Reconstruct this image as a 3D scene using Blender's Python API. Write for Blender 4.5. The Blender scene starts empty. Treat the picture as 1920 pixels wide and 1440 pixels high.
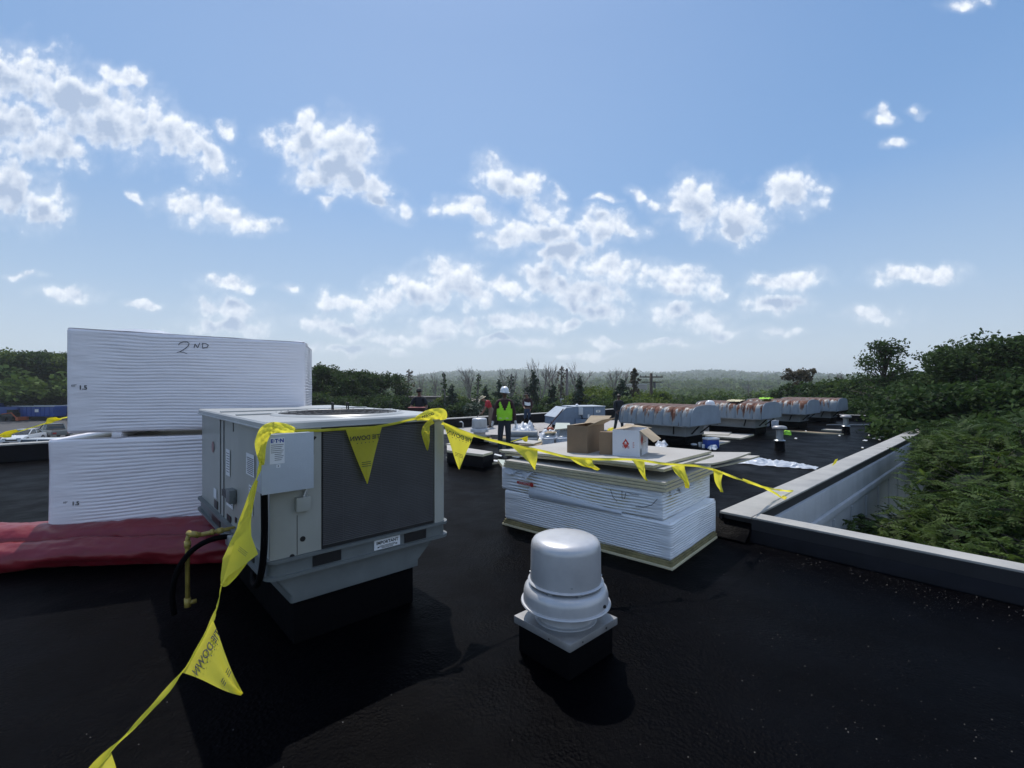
import bpy, bmesh, math, random
import numpy as np
from mathutils import Vector, Matrix, noise as mnoise
R = math.radians
random.seed(7); rng = np.random.default_rng(7)
scene = bpy.context.scene
C = scene.collection

# ------------------------------------------------------------------ camera, sky, sun, exposure
H = 1.85; F = 870.0; CX, CY = 960.0, 717.0
cam = bpy.data.cameras.new('camera'); camo = bpy.data.objects.new('camera', cam); C.objects.link(camo)
camo.location = (0, 0, H); camo.rotation_euler = (R(90), 0, 0)
cam.sensor_width = 36; cam.lens = 36*F/1920; cam.shift_y = 3.0/1920
cam.clip_start = .05; cam.clip_end = 20000
scene.camera = camo
scene.view_settings.view_transform = 'Standard'; scene.view_settings.look = 'None'
scene.view_settings.exposure = 0.24; scene.view_settings.gamma = 1
scene.view_settings.use_curve_mapping = False
try:
    scene.cycles.volume_step_rate = 1; scene.cycles.max_bounces = 8; scene.cycles.volume_bounces = 0
    scene.cycles.use_denoising = True; scene.cycles.transparent_max_bounces = 8
except Exception: pass
SUN_AZ = R(-14); SUN_EL = R(58)      # azimuth measured from +Y (view direction), negative to the left
sun = bpy.data.lights.new('sun', 'SUN'); suno = bpy.data.objects.new('sun', sun); C.objects.link(suno)
sun.energy = 3.0; sun.angle = R(.5); sun.color = (1, .95, .88)
sd = Vector((math.sin(SUN_AZ)*math.cos(SUN_EL), math.cos(SUN_AZ)*math.cos(SUN_EL), math.sin(SUN_EL)))
suno.rotation_euler = sd.to_track_quat('Z', 'Y').to_euler(); suno.location = (0, 0, 40)

world = bpy.data.worlds.new('World'); scene.world = world; world.use_nodes = True
SKY_STRENGTH = .075
CLOUDS = [  # centre x, centre y, half width, half height, tilt of each cumulus lobe, in tenths of the view's focal length
 (.2,1.35,1.0,.5,25),(1.3,1.75,1.1,.6,30),(2.1,2.15,1.1,.5,30),(3.1,2.35,1.2,.38,40),(3.9,2.9,.55,.2,40),(2.35,1.4,.55,.22,15),
 (.2,2.3,1.0,.55,15),(1.0,2.65,.75,.36,20),(.1,3.45,.7,.5,20),(.8,3.75,.5,.42,60),
 (3.7,3.9,.65,.28,8),(4.4,4.1,.65,.2,10),(2.65,3.65,.22,.1,30),(4.25,2.35,.18,.16,30),
 (5.9,2.6,.8,.36,0),(6.5,2.75,.65,.5,30),(6.3,3.1,.8,.42,10),(6.8,3.3,.7,.2,20),(7.2,3.75,.5,.16,20),(5.75,2.25,.28,.22,40),(6.1,3.75,.15,.12,0),
 (9.25,3.2,.45,.32,10),(9.7,3.4,.5,.25,10),(8.7,3.8,.55,.18,-5),(9.1,4.0,.4,.22,20),
 (10.2,3.95,.42,.36,0),(9.6,4.35,.65,.26,-8),(10.3,4.3,.7,.25,0),(11.25,4.2,.55,.3,0),(11.8,4.3,.45,.14,0),
 (11.95,3.62,.3,.12,30),(11.3,3.66,.2,.07,0),(13.1,3.75,.7,.4,0),(13.7,3.95,.75,.34,0),(13.6,4.3,.55,.25,10),(14.9,3.55,.5,.38,-5),(12.6,3.8,.4,.14,0),
 (16.55,2.15,.26,.16,10),(16.75,2.66,.26,.09,0),(17.3,2.05,.2,.07,0),(18.1,-.02,.35,.12,0),
 (10.6,4.75,.6,.26,10),(11.5,5.0,.9,.28,8),(12.7,5.25,.8,.26,5),(10.3,5.2,.6,.3,10),(11.0,5.45,.8,.32,5),(11.3,5.75,.8,.18,5),
 (6.6,5.65,.6,.22,0),(7.3,5.55,.6,.3,0),(7.8,5.3,.55,.32,0),(8.45,5.25,.6,.38,0),(8.9,5.5,.5,.25,0),(9.5,5.35,.5,.2,5),
 (5.9,6.0,.5,.16,0),(6.6,6.15,.6,.15,0),(8.4,6.1,.7,.2,0),(9.4,5.95,.5,.16,0),(10.0,5.95,.5,.2,0),(10.55,6.05,.4,.12,0),
 (12.6,5.8,.4,.22,0),(13.2,6.0,.5,.2,0),(13.6,6.2,.5,.13,0),(14.6,5.25,.6,.16,0),(15.2,5.2,.4,.2,-5),(14.4,5.65,.6,.18,0),
 (17.2,5.1,.9,.18,0),(16.4,5.85,.6,.14,0),(4.3,5.25,.55,.15,0),(5.5,5.37,.2,.1,0),(4.3,5.75,.6,.2,5),(4.3,6.05,.8,.17,0),
 (1.3,5.45,.55,.14,0),(2.7,5.65,.3,.08,0),(.4,5.15,.3,.06,0),(11.4,6.42,.4,.09,0),(12.5,6.38,.5,.07,0),(7.6,6.3,1.0,.12,0),(9.6,6.35,.9,.1,0),(6.4,6.5,1.2,.1,0),(10.9,6.62,.8,.06,0),(14.6,6.2,.4,.1,0),
]
def build_world():
    nt = world.node_tree; N = nt.nodes; L = nt.links; N.clear()
    def nd(t, tree=nt, **k):
        n = tree.nodes.new(t)
        for a, b in k.items(): setattr(n, a, b)
        return n
    def m(op, a, b=None, c=None, clamp=False, tree=nt):
        n = nd('ShaderNodeMath', tree, operation=op); n.use_clamp = clamp
        for i, x in enumerate((a, b, c)):
            if x is None: continue
            if isinstance(x, (int, float)): n.inputs[i].default_value = x
            else: tree.links.new(x, n.inputs[i])
        return n.outputs[0]
    # group: union of tilted lobes (the coarse body of every cumulus)
    g_l = bpy.data.node_groups.new('cloud_lobes', 'ShaderNodeTree')
    g_l.interface.new_socket('p', in_out='INPUT', socket_type='NodeSocketVector')
    g_l.interface.new_socket('f', in_out='OUTPUT', socket_type='NodeSocketFloat')
    gi = g_l.nodes.new('NodeGroupInput'); go = g_l.nodes.new('NodeGroupOutput'); acc = None; p = gi.outputs[0]
    for k, (cx, cy, rx, ry, rot) in enumerate(CLOUDS):
        if k and k % 8 == 0:      # a negligible term keeps the lobes evaluated in turn (shader stack)
            vm = g_l.nodes.new('ShaderNodeVectorMath'); vm.operation = 'MULTIPLY_ADD'; g_l.links.new(acc, vm.inputs[0]); vm.inputs[1].default_value = (1e-7,)*3
            g_l.links.new(gi.outputs[0], vm.inputs[2]); p = vm.outputs[0]
        c_, s_ = math.cos(R(rot)), math.sin(R(rot)); rx *= 1.38; ry *= 1.50; sq = []
        for (ax_, ay_, r_) in ((c_, s_, rx), (-s_, c_, ry)):
            d = g_l.nodes.new('ShaderNodeVectorMath'); d.operation = 'DOT_PRODUCT'; g_l.links.new(p, d.inputs[0])
            d.inputs[1].default_value = (ax_/r_, ay_/r_, -(ax_*cx+ay_*cy)/r_); sq.append(d.outputs['Value'])
        q = m('MULTIPLY_ADD', sq[0], sq[0], m('MULTIPLY', sq[1], sq[1], tree=g_l), tree=g_l)
        acc = q if acc is None else m('SMOOTH_MIN', acc, q, .25, tree=g_l)
    g_l.links.new(m('SUBTRACT', 1.0, m('SQRT', m('MAXIMUM', acc, .0001, tree=g_l), tree=g_l), tree=g_l), go.inputs[0])
    tc = nd('ShaderNodeTexCoord'); sx = nd('ShaderNodeSeparateXYZ'); L.new(tc.outputs['Generated'], sx.inputs[0])
    dx, dy, dz = sx.outputs
    yc = m('MAXIMUM', dy, .06)
    X = m('MULTIPLY_ADD', m('DIVIDE', dx, yc), 8.7, 9.6); Y = m('MULTIPLY_ADD', m('DIVIDE', dz, yc), -8.7, 7.17)
    cb = nd('ShaderNodeCombineXYZ'); L.new(X, cb.inputs[0]); L.new(Y, cb.inputs[1]); cb.inputs[2].default_value = 1
    # unseen rest of the sky: flat cumulus layer, cover raised to lift shaded faces
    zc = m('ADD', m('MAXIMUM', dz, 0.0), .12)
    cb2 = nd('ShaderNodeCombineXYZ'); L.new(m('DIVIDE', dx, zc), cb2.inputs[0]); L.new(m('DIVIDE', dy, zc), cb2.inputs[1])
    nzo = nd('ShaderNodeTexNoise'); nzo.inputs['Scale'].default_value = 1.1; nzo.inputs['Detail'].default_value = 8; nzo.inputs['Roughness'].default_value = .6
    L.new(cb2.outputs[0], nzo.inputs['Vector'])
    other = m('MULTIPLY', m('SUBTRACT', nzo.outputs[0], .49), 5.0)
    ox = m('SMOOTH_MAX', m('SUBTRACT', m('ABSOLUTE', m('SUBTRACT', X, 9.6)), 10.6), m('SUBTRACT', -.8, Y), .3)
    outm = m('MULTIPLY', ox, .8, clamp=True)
    def vadd(v, w, scale=None):
        n = nd('ShaderNodeVectorMath', operation='MULTIPLY_ADD' if scale else 'ADD')
        if scale:
            L.new(w, n.inputs[0]); n.inputs[1].default_value = scale; L.new(v, n.inputs[2])
        else: L.new(v, n.inputs[0]); n.inputs[1].default_value = w
        return n.outputs[0]
    def noise2(v, sc, det, ro=.55, col=False):
        n = nd('ShaderNodeTexNoise', noise_dimensions='2D'); n.inputs['Scale'].default_value = sc; n.inputs['Detail'].default_value = det; n.inputs['Roughness'].default_value = ro
        L.new(v, n.inputs['Vector']); return n.outputs[1 if col else 0]
    P0 = cb.outputs[0]
    wv = nd('ShaderNodeVectorMath', operation='SUBTRACT'); L.new(noise2(P0, 1.3, 2, .5, True), wv.inputs[0]); wv.inputs[1].default_value = (.5, .5, .5)
    Pw = vadd(P0, wv.outputs[0], (.75, .45, 0))                 # large soft warp
    def lobes(v):
        gn = nd('ShaderNodeGroup'); gn.node_tree = g_l; L.new(v, gn.inputs[0]); return gn.outputs[0]
    F0 = lobes(Pw); F1 = lobes(vadd(Pw, (-.04, -.34, 0)))
    def billow(v):                                              # rounded puffs of falling size
        vo = nd('ShaderNodeTexVoronoi', voronoi_dimensions='2D', feature='F1'); vo.inputs['Scale'].default_value = 2.9; vo.inputs['Detail'].default_value = 3; vo.inputs['Roughness'].default_value = .45
        L.new(v, vo.inputs['Vector']); return m('SUBTRACT', .55, vo.outputs['Distance'])
    Ps = vadd(P0, (-.03, -.09, 0))
    N0 = m('ADD', m('MULTIPLY', m('SUBTRACT', noise2(P0, 1.9, 8, .55), .5), 1.15), m('MULTIPLY', billow(P0), .40))
    N1 = m('ADD', m('MULTIPLY', m('SUBTRACT', noise2(Ps, 1.9, 5, .55), .5), 1.15), m('MULTIPLY', billow(Ps), .40))
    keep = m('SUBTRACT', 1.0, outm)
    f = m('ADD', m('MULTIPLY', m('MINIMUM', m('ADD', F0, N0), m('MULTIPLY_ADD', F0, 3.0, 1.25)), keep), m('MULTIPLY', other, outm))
    mr = nd('ShaderNodeMapRange', interpolation_type='SMOOTHSTEP'); L.new(f, mr.inputs[0]); mr.inputs[1].default_value = .06; mr.inputs[2].default_value = .62
    veil = nd('ShaderNodeMapRange', interpolation_type='SMOOTHSTEP'); L.new(m('ADD', F0, m('MULTIPLY', N0, .5)), veil.inputs[0]); veil.inputs[1].default_value = -.25; veil.inputs[2].default_value = .75; veil.inputs[4].default_value = .40
    dens = m('MAXIMUM', mr.outputs[0], m('MULTIPLY', veil.outputs[0], keep))
    el = m('MAXIMUM', dz, 0.0)
    fade = nd('ShaderNodeMapRange', interpolation_type='SMOOTHSTEP'); L.new(el, fade.inputs[0]); fade.inputs[1].default_value = .01; fade.inputs[2].default_value = .2
    fade.inputs[3].default_value = .40; fade.inputs[4].default_value = .96
    # the sun stands above and beyond: thick bodies go grey below their tops, thin rims stay bright
    s1 = nd('ShaderNodeMapRange', interpolation_type='SMOOTHSTEP'); L.new(m('ADD', F1, m('MULTIPLY', N0, .8)), s1.inputs[0]); s1.inputs[1].default_value = .0; s1.inputs[2].default_value = .95
    s2 = nd('ShaderNodeMapRange', interpolation_type='SMOOTHSTEP'); L.new(f, s2.inputs[0]); s2.inputs[1].default_value = .20; s2.inputs[2].default_value = 1.0
    body = m('MULTIPLY', m('MULTIPLY', s1.outputs[0], s2.outputs[0]), keep)
    relief = m('MULTIPLY', m('SUBTRACT', N0, N1), .72)
    bright = m('ADD', m('MULTIPLY_ADD', body, -.64, .97), relief)
    bright = m('MINIMUM', m('MAXIMUM', bright, .50), 1.12)
    ccol = nd('ShaderNodeMix', data_type='RGBA'); 
    bm_ = nd('ShaderNodeMapRange'); L.new(bright, bm_.inputs[0]); bm_.inputs[1].default_value = .55; bm_.inputs[2].default_value = 1.1
    L.new(bm_.outputs[0], ccol.inputs[0])
    CW = 1.0/SKY_STRENGTH
    ccol.inputs[6].default_value = (.38*CW, .47*CW, .63*CW, 1)
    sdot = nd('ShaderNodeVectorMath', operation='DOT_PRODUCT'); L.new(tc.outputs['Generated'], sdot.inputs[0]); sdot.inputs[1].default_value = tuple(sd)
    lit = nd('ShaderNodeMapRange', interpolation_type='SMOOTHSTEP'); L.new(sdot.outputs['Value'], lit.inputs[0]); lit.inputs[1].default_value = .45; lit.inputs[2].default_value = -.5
    lit.inputs[3].default_value = 1.0; lit.inputs[4].default_value = 1.5  # clouds away from the sun, behind the viewer, brightened as fill light
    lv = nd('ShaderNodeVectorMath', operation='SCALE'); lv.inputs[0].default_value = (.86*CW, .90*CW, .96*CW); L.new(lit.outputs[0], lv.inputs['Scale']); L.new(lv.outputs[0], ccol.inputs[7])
    sky = nd('ShaderNodeTexSky', sky_type='NISHITA'); sky.sun_disc = False
    sky.sun_elevation = SUN_EL; sky.sun_rotation = SUN_AZ
    sky.air_density = 1.0; sky.dust_density = 1.0; sky.ozone_density = 2.0; sky.altitude = 50
    # thin summer haze: milky near the horizon, clear blue higher up
    rp = nd('ShaderNodeValToRGB'); L.new(el, rp.inputs[0]); cr_ = rp.color_ramp
    stops = ((0, (.54, .62, .69)), (.07, (.49, .59, .70)), (.18, (.36, .50, .69)), (.36, (.205, .365, .64)), (.60, (.135, .275, .55)), (1, (.12, .24, .54)))
    for i, (p_, c_) in enumerate(stops):
        e_ = cr_.elements[i] if i < 2 else cr_.elements.new(p_)
        e_.position = p_; e_.color = (*c_, 1)
    for e_, (p_, c_) in zip(cr_.elements, stops): e_.position = p_; e_.color = (*c_, 1)
    sc_ = nd('ShaderNodeVectorMath', operation='SCALE'); L.new(rp.outputs[0], sc_.inputs[0]); sc_.inputs['Scale'].default_value = CW
    hm = nd('ShaderNodeMix', data_type='RGBA'); hm.inputs[0].default_value = .90; L.new(sky.outputs[0], hm.inputs[6])
    au = nd('ShaderNodeMapRange', interpolation_type='SMOOTHSTEP'); L.new(sdot.outputs['Value'], au.inputs[0]); au.inputs[1].default_value = .62; au.inputs[2].default_value = 1.0; au.inputs[4].default_value = .11*CW
    av = nd('ShaderNodeVectorMath', operation='MULTIPLY_ADD'); L.new(au.outputs[0], av.inputs[0]); av.inputs[1].default_value = (.95, .95, .88); L.new(sc_.outputs[0], av.inputs[2]); L.new(av.outputs[0], hm.inputs[7])
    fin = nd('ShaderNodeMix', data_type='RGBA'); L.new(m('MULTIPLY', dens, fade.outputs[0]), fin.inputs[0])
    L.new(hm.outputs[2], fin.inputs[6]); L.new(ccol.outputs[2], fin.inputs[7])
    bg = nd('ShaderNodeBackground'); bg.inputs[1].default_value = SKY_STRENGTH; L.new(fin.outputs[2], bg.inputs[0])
    out = nd('ShaderNodeOutputWorld'); L.new(bg.outputs[0], out.inputs[0])
build_world()
world.cycles.sampling_method = 'MANUAL'; world.cycles.sample_map_resolution = 512

# ------------------------------------------------------------------ helpers
A = R(47.3); U = Vector((math.sin(A), math.cos(A), 0)); V = Vector((-math.cos(A), math.sin(A), 0)); RZ = math.atan2(U.y, U.x)
def W(u, v, z=0): return U*u + V*v + Vector((0, 0, z))
def uv(p): return (p.x*U.x+p.y*U.y, p.x*V.x+p.y*V.y)
def G(px, py, z=0):                      # a point at height z measured from the photograph
    Y = (H-z)*F/(py-CY); return Vector(((px-CX)/F*Y, Y, z))
def P(px, py, Y): return Vector(((px-CX)/F*Y, Y, H-(py-CY)/F*Y))
def on_v(px, py, v0):                    # on the vertical plane v = v0
    k = (px-CX)/F; Y = v0/(k*V.x+V.y); X = k*Y; z = H-(py-CY)/F*Y
    return X*U.x+Y*U.y, z
def on_u(px, py, u0):
    k = (px-CX)/F; Y = u0/(k*U.x+U.y); X = k*Y; z = H-(py-CY)/F*Y
    return X*V.x+Y*V.y, z

def props(o, label=None, cat=None, group=None, kind=None):
    if label: o['label'] = label
    if cat: o['category'] = cat
    if group: o['group'] = group
    if kind: o['kind'] = kind
    return o
def empty(name, loc=(0, 0, 0), rz=0, label=None, cat=None, group=None):
    o = bpy.data.objects.new(name, None); C.objects.link(o); o.location = loc; o.rotation_euler = (0, 0, rz)
    o.empty_display_size = .2
    return props(o, label, cat, group)

class MB:
    def __init__(s): s.v = []; s.f = []; s.m = []; s.cur = 0
    def add(s, vs, fs):
        b = len(s.v); s.v += [tuple(x) for x in vs]
        for f in fs: s.f.append([b+i for i in f]); s.m.append(s.cur)
        return s
    def box(s, x0, x1, y0, y1, z0, z1, M=None):
        vs = [Vector(p) for p in ((x0,y0,z0),(x1,y0,z0),(x1,y1,z0),(x0,y1,z0),(x0,y0,z1),(x1,y0,z1),(x1,y1,z1),(x0,y1,z1))]
        if M: vs = [M @ p for p in vs]
        return s.add(vs, [(0,3,2,1),(4,5,6,7),(0,1,5,4),(1,2,6,5),(2,3,7,6),(3,0,4,7)])
    def prism(s, pts, z0, z1):           # pts: counter-clockwise plan polygon; z may be a list
        n = len(pts); za = z0 if isinstance(z0, (list, tuple)) else [z0]*n; zb = z1 if isinstance(z1, (list, tuple)) else [z1]*n
        vs = [(p[0], p[1], za[i]) for i, p in enumerate(pts)] + [(p[0], p[1], zb[i]) for i, p in enumerate(pts)]
        return s.add(vs, [tuple(range(n-1, -1, -1)), tuple(range(n, 2*n))] + [(i, (i+1)%n, n+(i+1)%n, n+i) for i in range(n)])
    def tube(s, path, r, n=8, cap=True):
        path = [Vector(p) for p in path]; k = len(path); vs = []; prev = None
        for i, p in enumerate(path):
            t = (path[min(i+1, k-1)]-path[max(i-1, 0)]).normalized()
            if prev is None:
                a = t.cross(Vector((0, 0, 1)));
                if a.length < .1: a = t.cross(Vector((1, 0, 0)))
            else: a = prev - t*prev.dot(t)
            a.normalize(); prev = a; b = t.cross(a)
            rr = r[i] if isinstance(r, (list, tuple)) else r
            vs += [p + (a*math.cos(2*math.pi*j/n)+b*math.sin(2*math.pi*j/n))*rr for j in range(n)]
        fs = [(i*n+j, i*n+(j+1)%n, (i+1)*n+(j+1)%n, (i+1)*n+j) for i in range(k-1) for j in range(n)]
        if cap: fs += [tuple(range(n-1, -1, -1)), tuple(range((k-1)*n, k*n))]
        return s.add(vs, fs)
    def lathe(s, prof, n=32, c=(0, 0, 0), cap=True):
        vs = [(c[0]+r*math.cos(2*math.pi*j/n), c[1]+r*math.sin(2*math.pi*j/n), c[2]+z) for r, z in prof for j in range(n)]
        k = len(prof); fs = [(i*n+j, i*n+(j+1)%n, (i+1)*n+(j+1)%n, (i+1)*n+j) for i in range(k-1) for j in range(n)]
        if cap: fs += [tuple(range(n-1, -1, -1)), tuple(range((k-1)*n, k*n))]
        return s.add(vs, fs)
    def grid(s, fn, nu, nv, closed=False):
        vs = [fn(i/(nu-1) if not closed else i/nu, j/(nv-1)) for i in range(nu) for j in range(nv)]
        fs = []
        for i in range(nu if closed else nu-1):
            for j in range(nv-1):
                a = i*nv+j; b = ((i+1) % nu)*nv+j; fs.append((a, b, b+1, a+1))
        return s.add(vs, fs)
    def build(s, name, mats, parent=None, smooth=False, bevel=0, sharp=None, fix=True):
        me = bpy.data.meshes.new(name); me.from_pydata(s.v, [], s.f)
        mats = mats if isinstance(mats, (list, tuple)) else [mats]
        for x in mats: me.materials.append(x)
        if len(mats) > 1: me.polygons.foreach_set('material_index', s.m)
        if bevel or fix:
            b = bmesh.new(); b.from_mesh(me)
            if fix: bmesh.ops.recalc_face_normals(b, faces=b.faces)
            if bevel:
                es = [e for e in b.edges if e.is_manifold and e.calc_face_angle(0) > R(30)]
                bmesh.ops.bevel(b, geom=es, offset=bevel, segments=2, affect='EDGES', profile=.6, clamp_overlap=True)
            b.to_mesh(me); b.free()
        if smooth or bevel:
            me.shade_smooth()
            if sharp is not None or bevel: me.set_sharp_from_angle(angle=R(sharp or 35))
        o = bpy.data.objects.new(name, me); C.objects.link(o)
        if parent: o.parent = parent
        return o

def mesh_np(name, verts, faces, mats, parent=None, mi=None, smooth=False):
    """verts (N,3), faces (M,k) of one arity"""
    me = bpy.data.meshes.new(name); k = faces.shape[1]
    me.vertices.add(len(verts)); me.vertices.foreach_set('co', np.ascontiguousarray(verts, np.float32).ravel())
    me.loops.add(faces.size); me.loops.foreach_set('vertex_index', np.ascontiguousarray(faces, np.int32).ravel())
    me.polygons.add(len(faces)); me.polygons.foreach_set('loop_start', np.arange(0, faces.size, k, dtype=np.int32))
    try: me.polygons.foreach_set('loop_total', np.full(len(faces), k, np.int32))
    except Exception: pass
    for x in (mats if isinstance(mats, (list, tuple)) else [mats]): me.materials.append(x)
    if mi is not None: me.polygons.foreach_set('material_index', np.ascontiguousarray(mi, np.int32))
    me.update(calc_edges=True); me.validate()
    if smooth: me.shade_smooth()
    o = bpy.data.objects.new(name, me); C.objects.link(o)
    if parent: o.parent = parent
    return o
def copy_tree(o, parent=None):
    c = o.copy(); C.objects.link(c)
    if parent: c.parent = parent; c.matrix_parent_inverse = o.matrix_parent_inverse.copy()
    for ch in list(o.children): copy_tree(ch, c)
    return c
def reuse(o, loc, rz, label=None):
    c = copy_tree(o); c.location = loc; c.rotation_euler = (0, 0, rz)
    if label: c['label'] = label
    return c

# ------------------------------------------------------------------ materials
def mat(name, col, rough=.6, metal=0, bump=0, bscale=20, var=0, vscale=3, col2=None, spec=.5, transl=0, island=0, detail=4, coat=0, stretch=None):
    m = bpy.data.materials.new(name); m.use_nodes = True; nt = m.node_tree; N = nt.nodes; L = nt.links
    b = N['Principled BSDF']; b.inputs['Roughness'].default_value = rough; b.inputs['Metallic'].default_value = metal
    b.inputs['Specular IOR Level'].default_value = spec; b.inputs['Base Color'].default_value = (*col, 1)
    if coat: b.inputs['Coat Weight'].default_value = coat; b.inputs['Coat Roughness'].default_value = .15
    tc = N.new('ShaderNodeTexCoord'); vec = tc.outputs['Object']
    if stretch:
        mp = N.new('ShaderNodeMapping'); mp.inputs['Scale'].default_value = stretch; L.new(vec, mp.inputs[0]); vec = mp.outputs[0]
    csock = None
    if var or col2:
        nz = N.new('ShaderNodeTexNoise'); nz.inputs['Scale'].default_value = vscale; nz.inputs['Detail'].default_value = detail; nz.inputs['Roughness'].default_value = .6
        L.new(vec, nz.inputs['Vector'])
        mr = N.new('ShaderNodeMapRange'); L.new(nz.outputs[0], mr.inputs[0]); mr.inputs[1].default_value = .33; mr.inputs[2].default_value = .67
        mx = N.new('ShaderNodeMix'); mx.data_type = 'RGBA'; L.new(mr.outputs[0], mx.inputs[0])
        c2 = col2 or tuple(c*(1+var) for c in col); c1 = col if col2 else tuple(c*(1-var) for c in col)
        mx.inputs[6].default_value = (*c1, 1); mx.inputs[7].default_value = (*c2, 1); csock = mx.outputs[2]
    if island:
        ge = N.new('ShaderNodeNewGeometry'); mr2 = N.new('ShaderNodeMapRange'); L.new(ge.outputs['Random Per Island'], mr2.inputs[0])
        mr2.inputs[3].default_value = 1-island; mr2.inputs[4].default_value = 1+island
        vm = N.new('ShaderNodeVectorMath'); vm.operation = 'SCALE'
        if csock: L.new(csock, vm.inputs[0])
        else: vm.inputs[0].default_value = col
        L.new(mr2.outputs[0], vm.inputs['Scale']); csock = vm.outputs[0]
    if csock: L.new(csock, b.inputs['Base Color'])
    if bump:
        n2 = N.new('ShaderNodeTexNoise'); n2.inputs['Scale'].default_value = bscale; n2.inputs['Detail'].default_value = 5; L.new(vec, n2.inputs['Vector'])
        bp = N.new('ShaderNodeBump'); bp.inputs['Strength'].default_value = bump; bp.inputs['Distance'].default_value = .02
        L.new(n2.outputs[0], bp.inputs['Height']); L.new(bp.outputs[0], b.inputs['Normal'])
    if transl:
        tr = N.new('ShaderNodeBsdfTranslucent'); ms = N.new('ShaderNodeMixShader'); ms.inputs[0].default_value = transl
        if csock: L.new(csock, tr.inputs[0])
        else: tr.inputs[0].default_value = (*col, 1)
        L.new(b.outputs[0], ms.inputs[1]); L.new(tr.outputs[0], ms.inputs[2]); L.new(ms.outputs[0], N['Material Output'].inputs[0])
    return m

def roof_mat():
    m = bpy.data.materials.new('black roof coating'); m.use_nodes = True; nt = m.node_tree; N = nt.nodes; L = nt.links
    b = N['Principled BSDF']; b.inputs['Specular IOR Level'].default_value = .018
    tc = N.new('ShaderNodeTexCoord')
    def nz(sc, det=5, ro=.6, stretch=None, dist=0):
        n = N.new('ShaderNodeTexNoise'); n.inputs['Scale'].default_value = sc; n.inputs['Detail'].default_value = det; n.inputs['Roughness'].default_value = ro; n.inputs['Distortion'].default_value = dist
        if stretch:
            mp = N.new('ShaderNodeMapping'); mp.inputs['Scale'].default_value = stretch[:3]; mp.inputs['Rotation'].default_value = (0, 0, stretch[3]); L.new(tc.outputs['Object'], mp.inputs[0]); L.new(mp.outputs[0], n.inputs['Vector'])
        else: L.new(tc.outputs['Object'], n.inputs['Vector'])
        return n.outputs[0]
    def mrg(x, a, c, d=0, e=1):
        r = N.new('ShaderNodeMapRange'); r.interpolation_type = 'SMOOTHSTEP'; L.new(x, r.inputs[0]); r.inputs[1].default_value = a; r.inputs[2].default_value = c; r.inputs[3].default_value = d; r.inputs[4].default_value = e; return r.outputs[0]
    def mul(a, c):
        r = N.new('ShaderNodeMath'); r.operation = 'MULTIPLY'; L.new(a, r.inputs[0])
        if isinstance(c, float): r.inputs[1].default_value = c
        else: L.new(c, r.inputs[1])
        return r.outputs[0]
    def mix(f, a, c):
        r = N.new('ShaderNodeMix'); r.data_type = 'RGBA'; L.new(f, r.inputs[0])
        for s, x in ((6, a), (7, c)):
            if isinstance(x, tuple): r.inputs[s].default_value = (*x, 1)
            else: L.new(x, r.inputs[s])
        return r.outputs[2]
    c = mix(mrg(nz(.9, 6), .4, .62), (.0005, .0005, .0011), (.0012, .0012, .0020))
    dust = mul(mrg(nz(2.2, 8, .7, (1, .35, 1, R(20)), .6), .56, .72), mrg(nz(.5, 3), .45, .6))
    c = mix(mul(dust, .7), c, (.004, .0037, .0044))
    scuff = mul(mrg(nz(7, 6, .7, (1, .05, 1, R(-65))), .66, .74), mrg(nz(1.1, 3), .5, .62))
    c = mix(mul(scuff, .8), c, (.018, .017, .018))
    c = mix(mrg(nz(160, 2, .5), .68, .74), c, (.006, .0055, .0065))
    L.new(c, b.inputs['Base Color'])
    L.new(mrg(nz(1.6, 5), .35, .7, .36, .52), b.inputs['Roughness'])
    v = N.new('ShaderNodeTexVoronoi'); v.inputs['Scale'].default_value = 45; L.new(tc.outputs['Object'], v.inputs['Vector'])
    b1 = N.new('ShaderNodeBump'); b1.inputs['Strength'].default_value = .35; b1.inputs['Distance'].default_value = .012
    L.new(nz(60, 6, .7), b1.inputs['Height'])
    b2 = N.new('ShaderNodeBump'); b2.inputs['Strength'].default_value = .35; b2.inputs['Distance'].default_value = .012; L.new(mul(v.outputs['Distance'], mrg(nz(1.3, 4), .42, .6)), b2.inputs['Height']); L.new(b1.outputs[0], b2.inputs['Normal'])
    b3 = N.new('ShaderNodeBump'); b3.inputs['Strength'].default_value = .5; b3.inputs['Distance'].default_value = .03; L.new(nz(2.5, 4), b3.inputs['Height']); L.new(b2.outputs[0], b3.inputs['Normal'])
    L.new(b3.outputs[0], b.inputs['Normal'])
    return m

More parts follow.
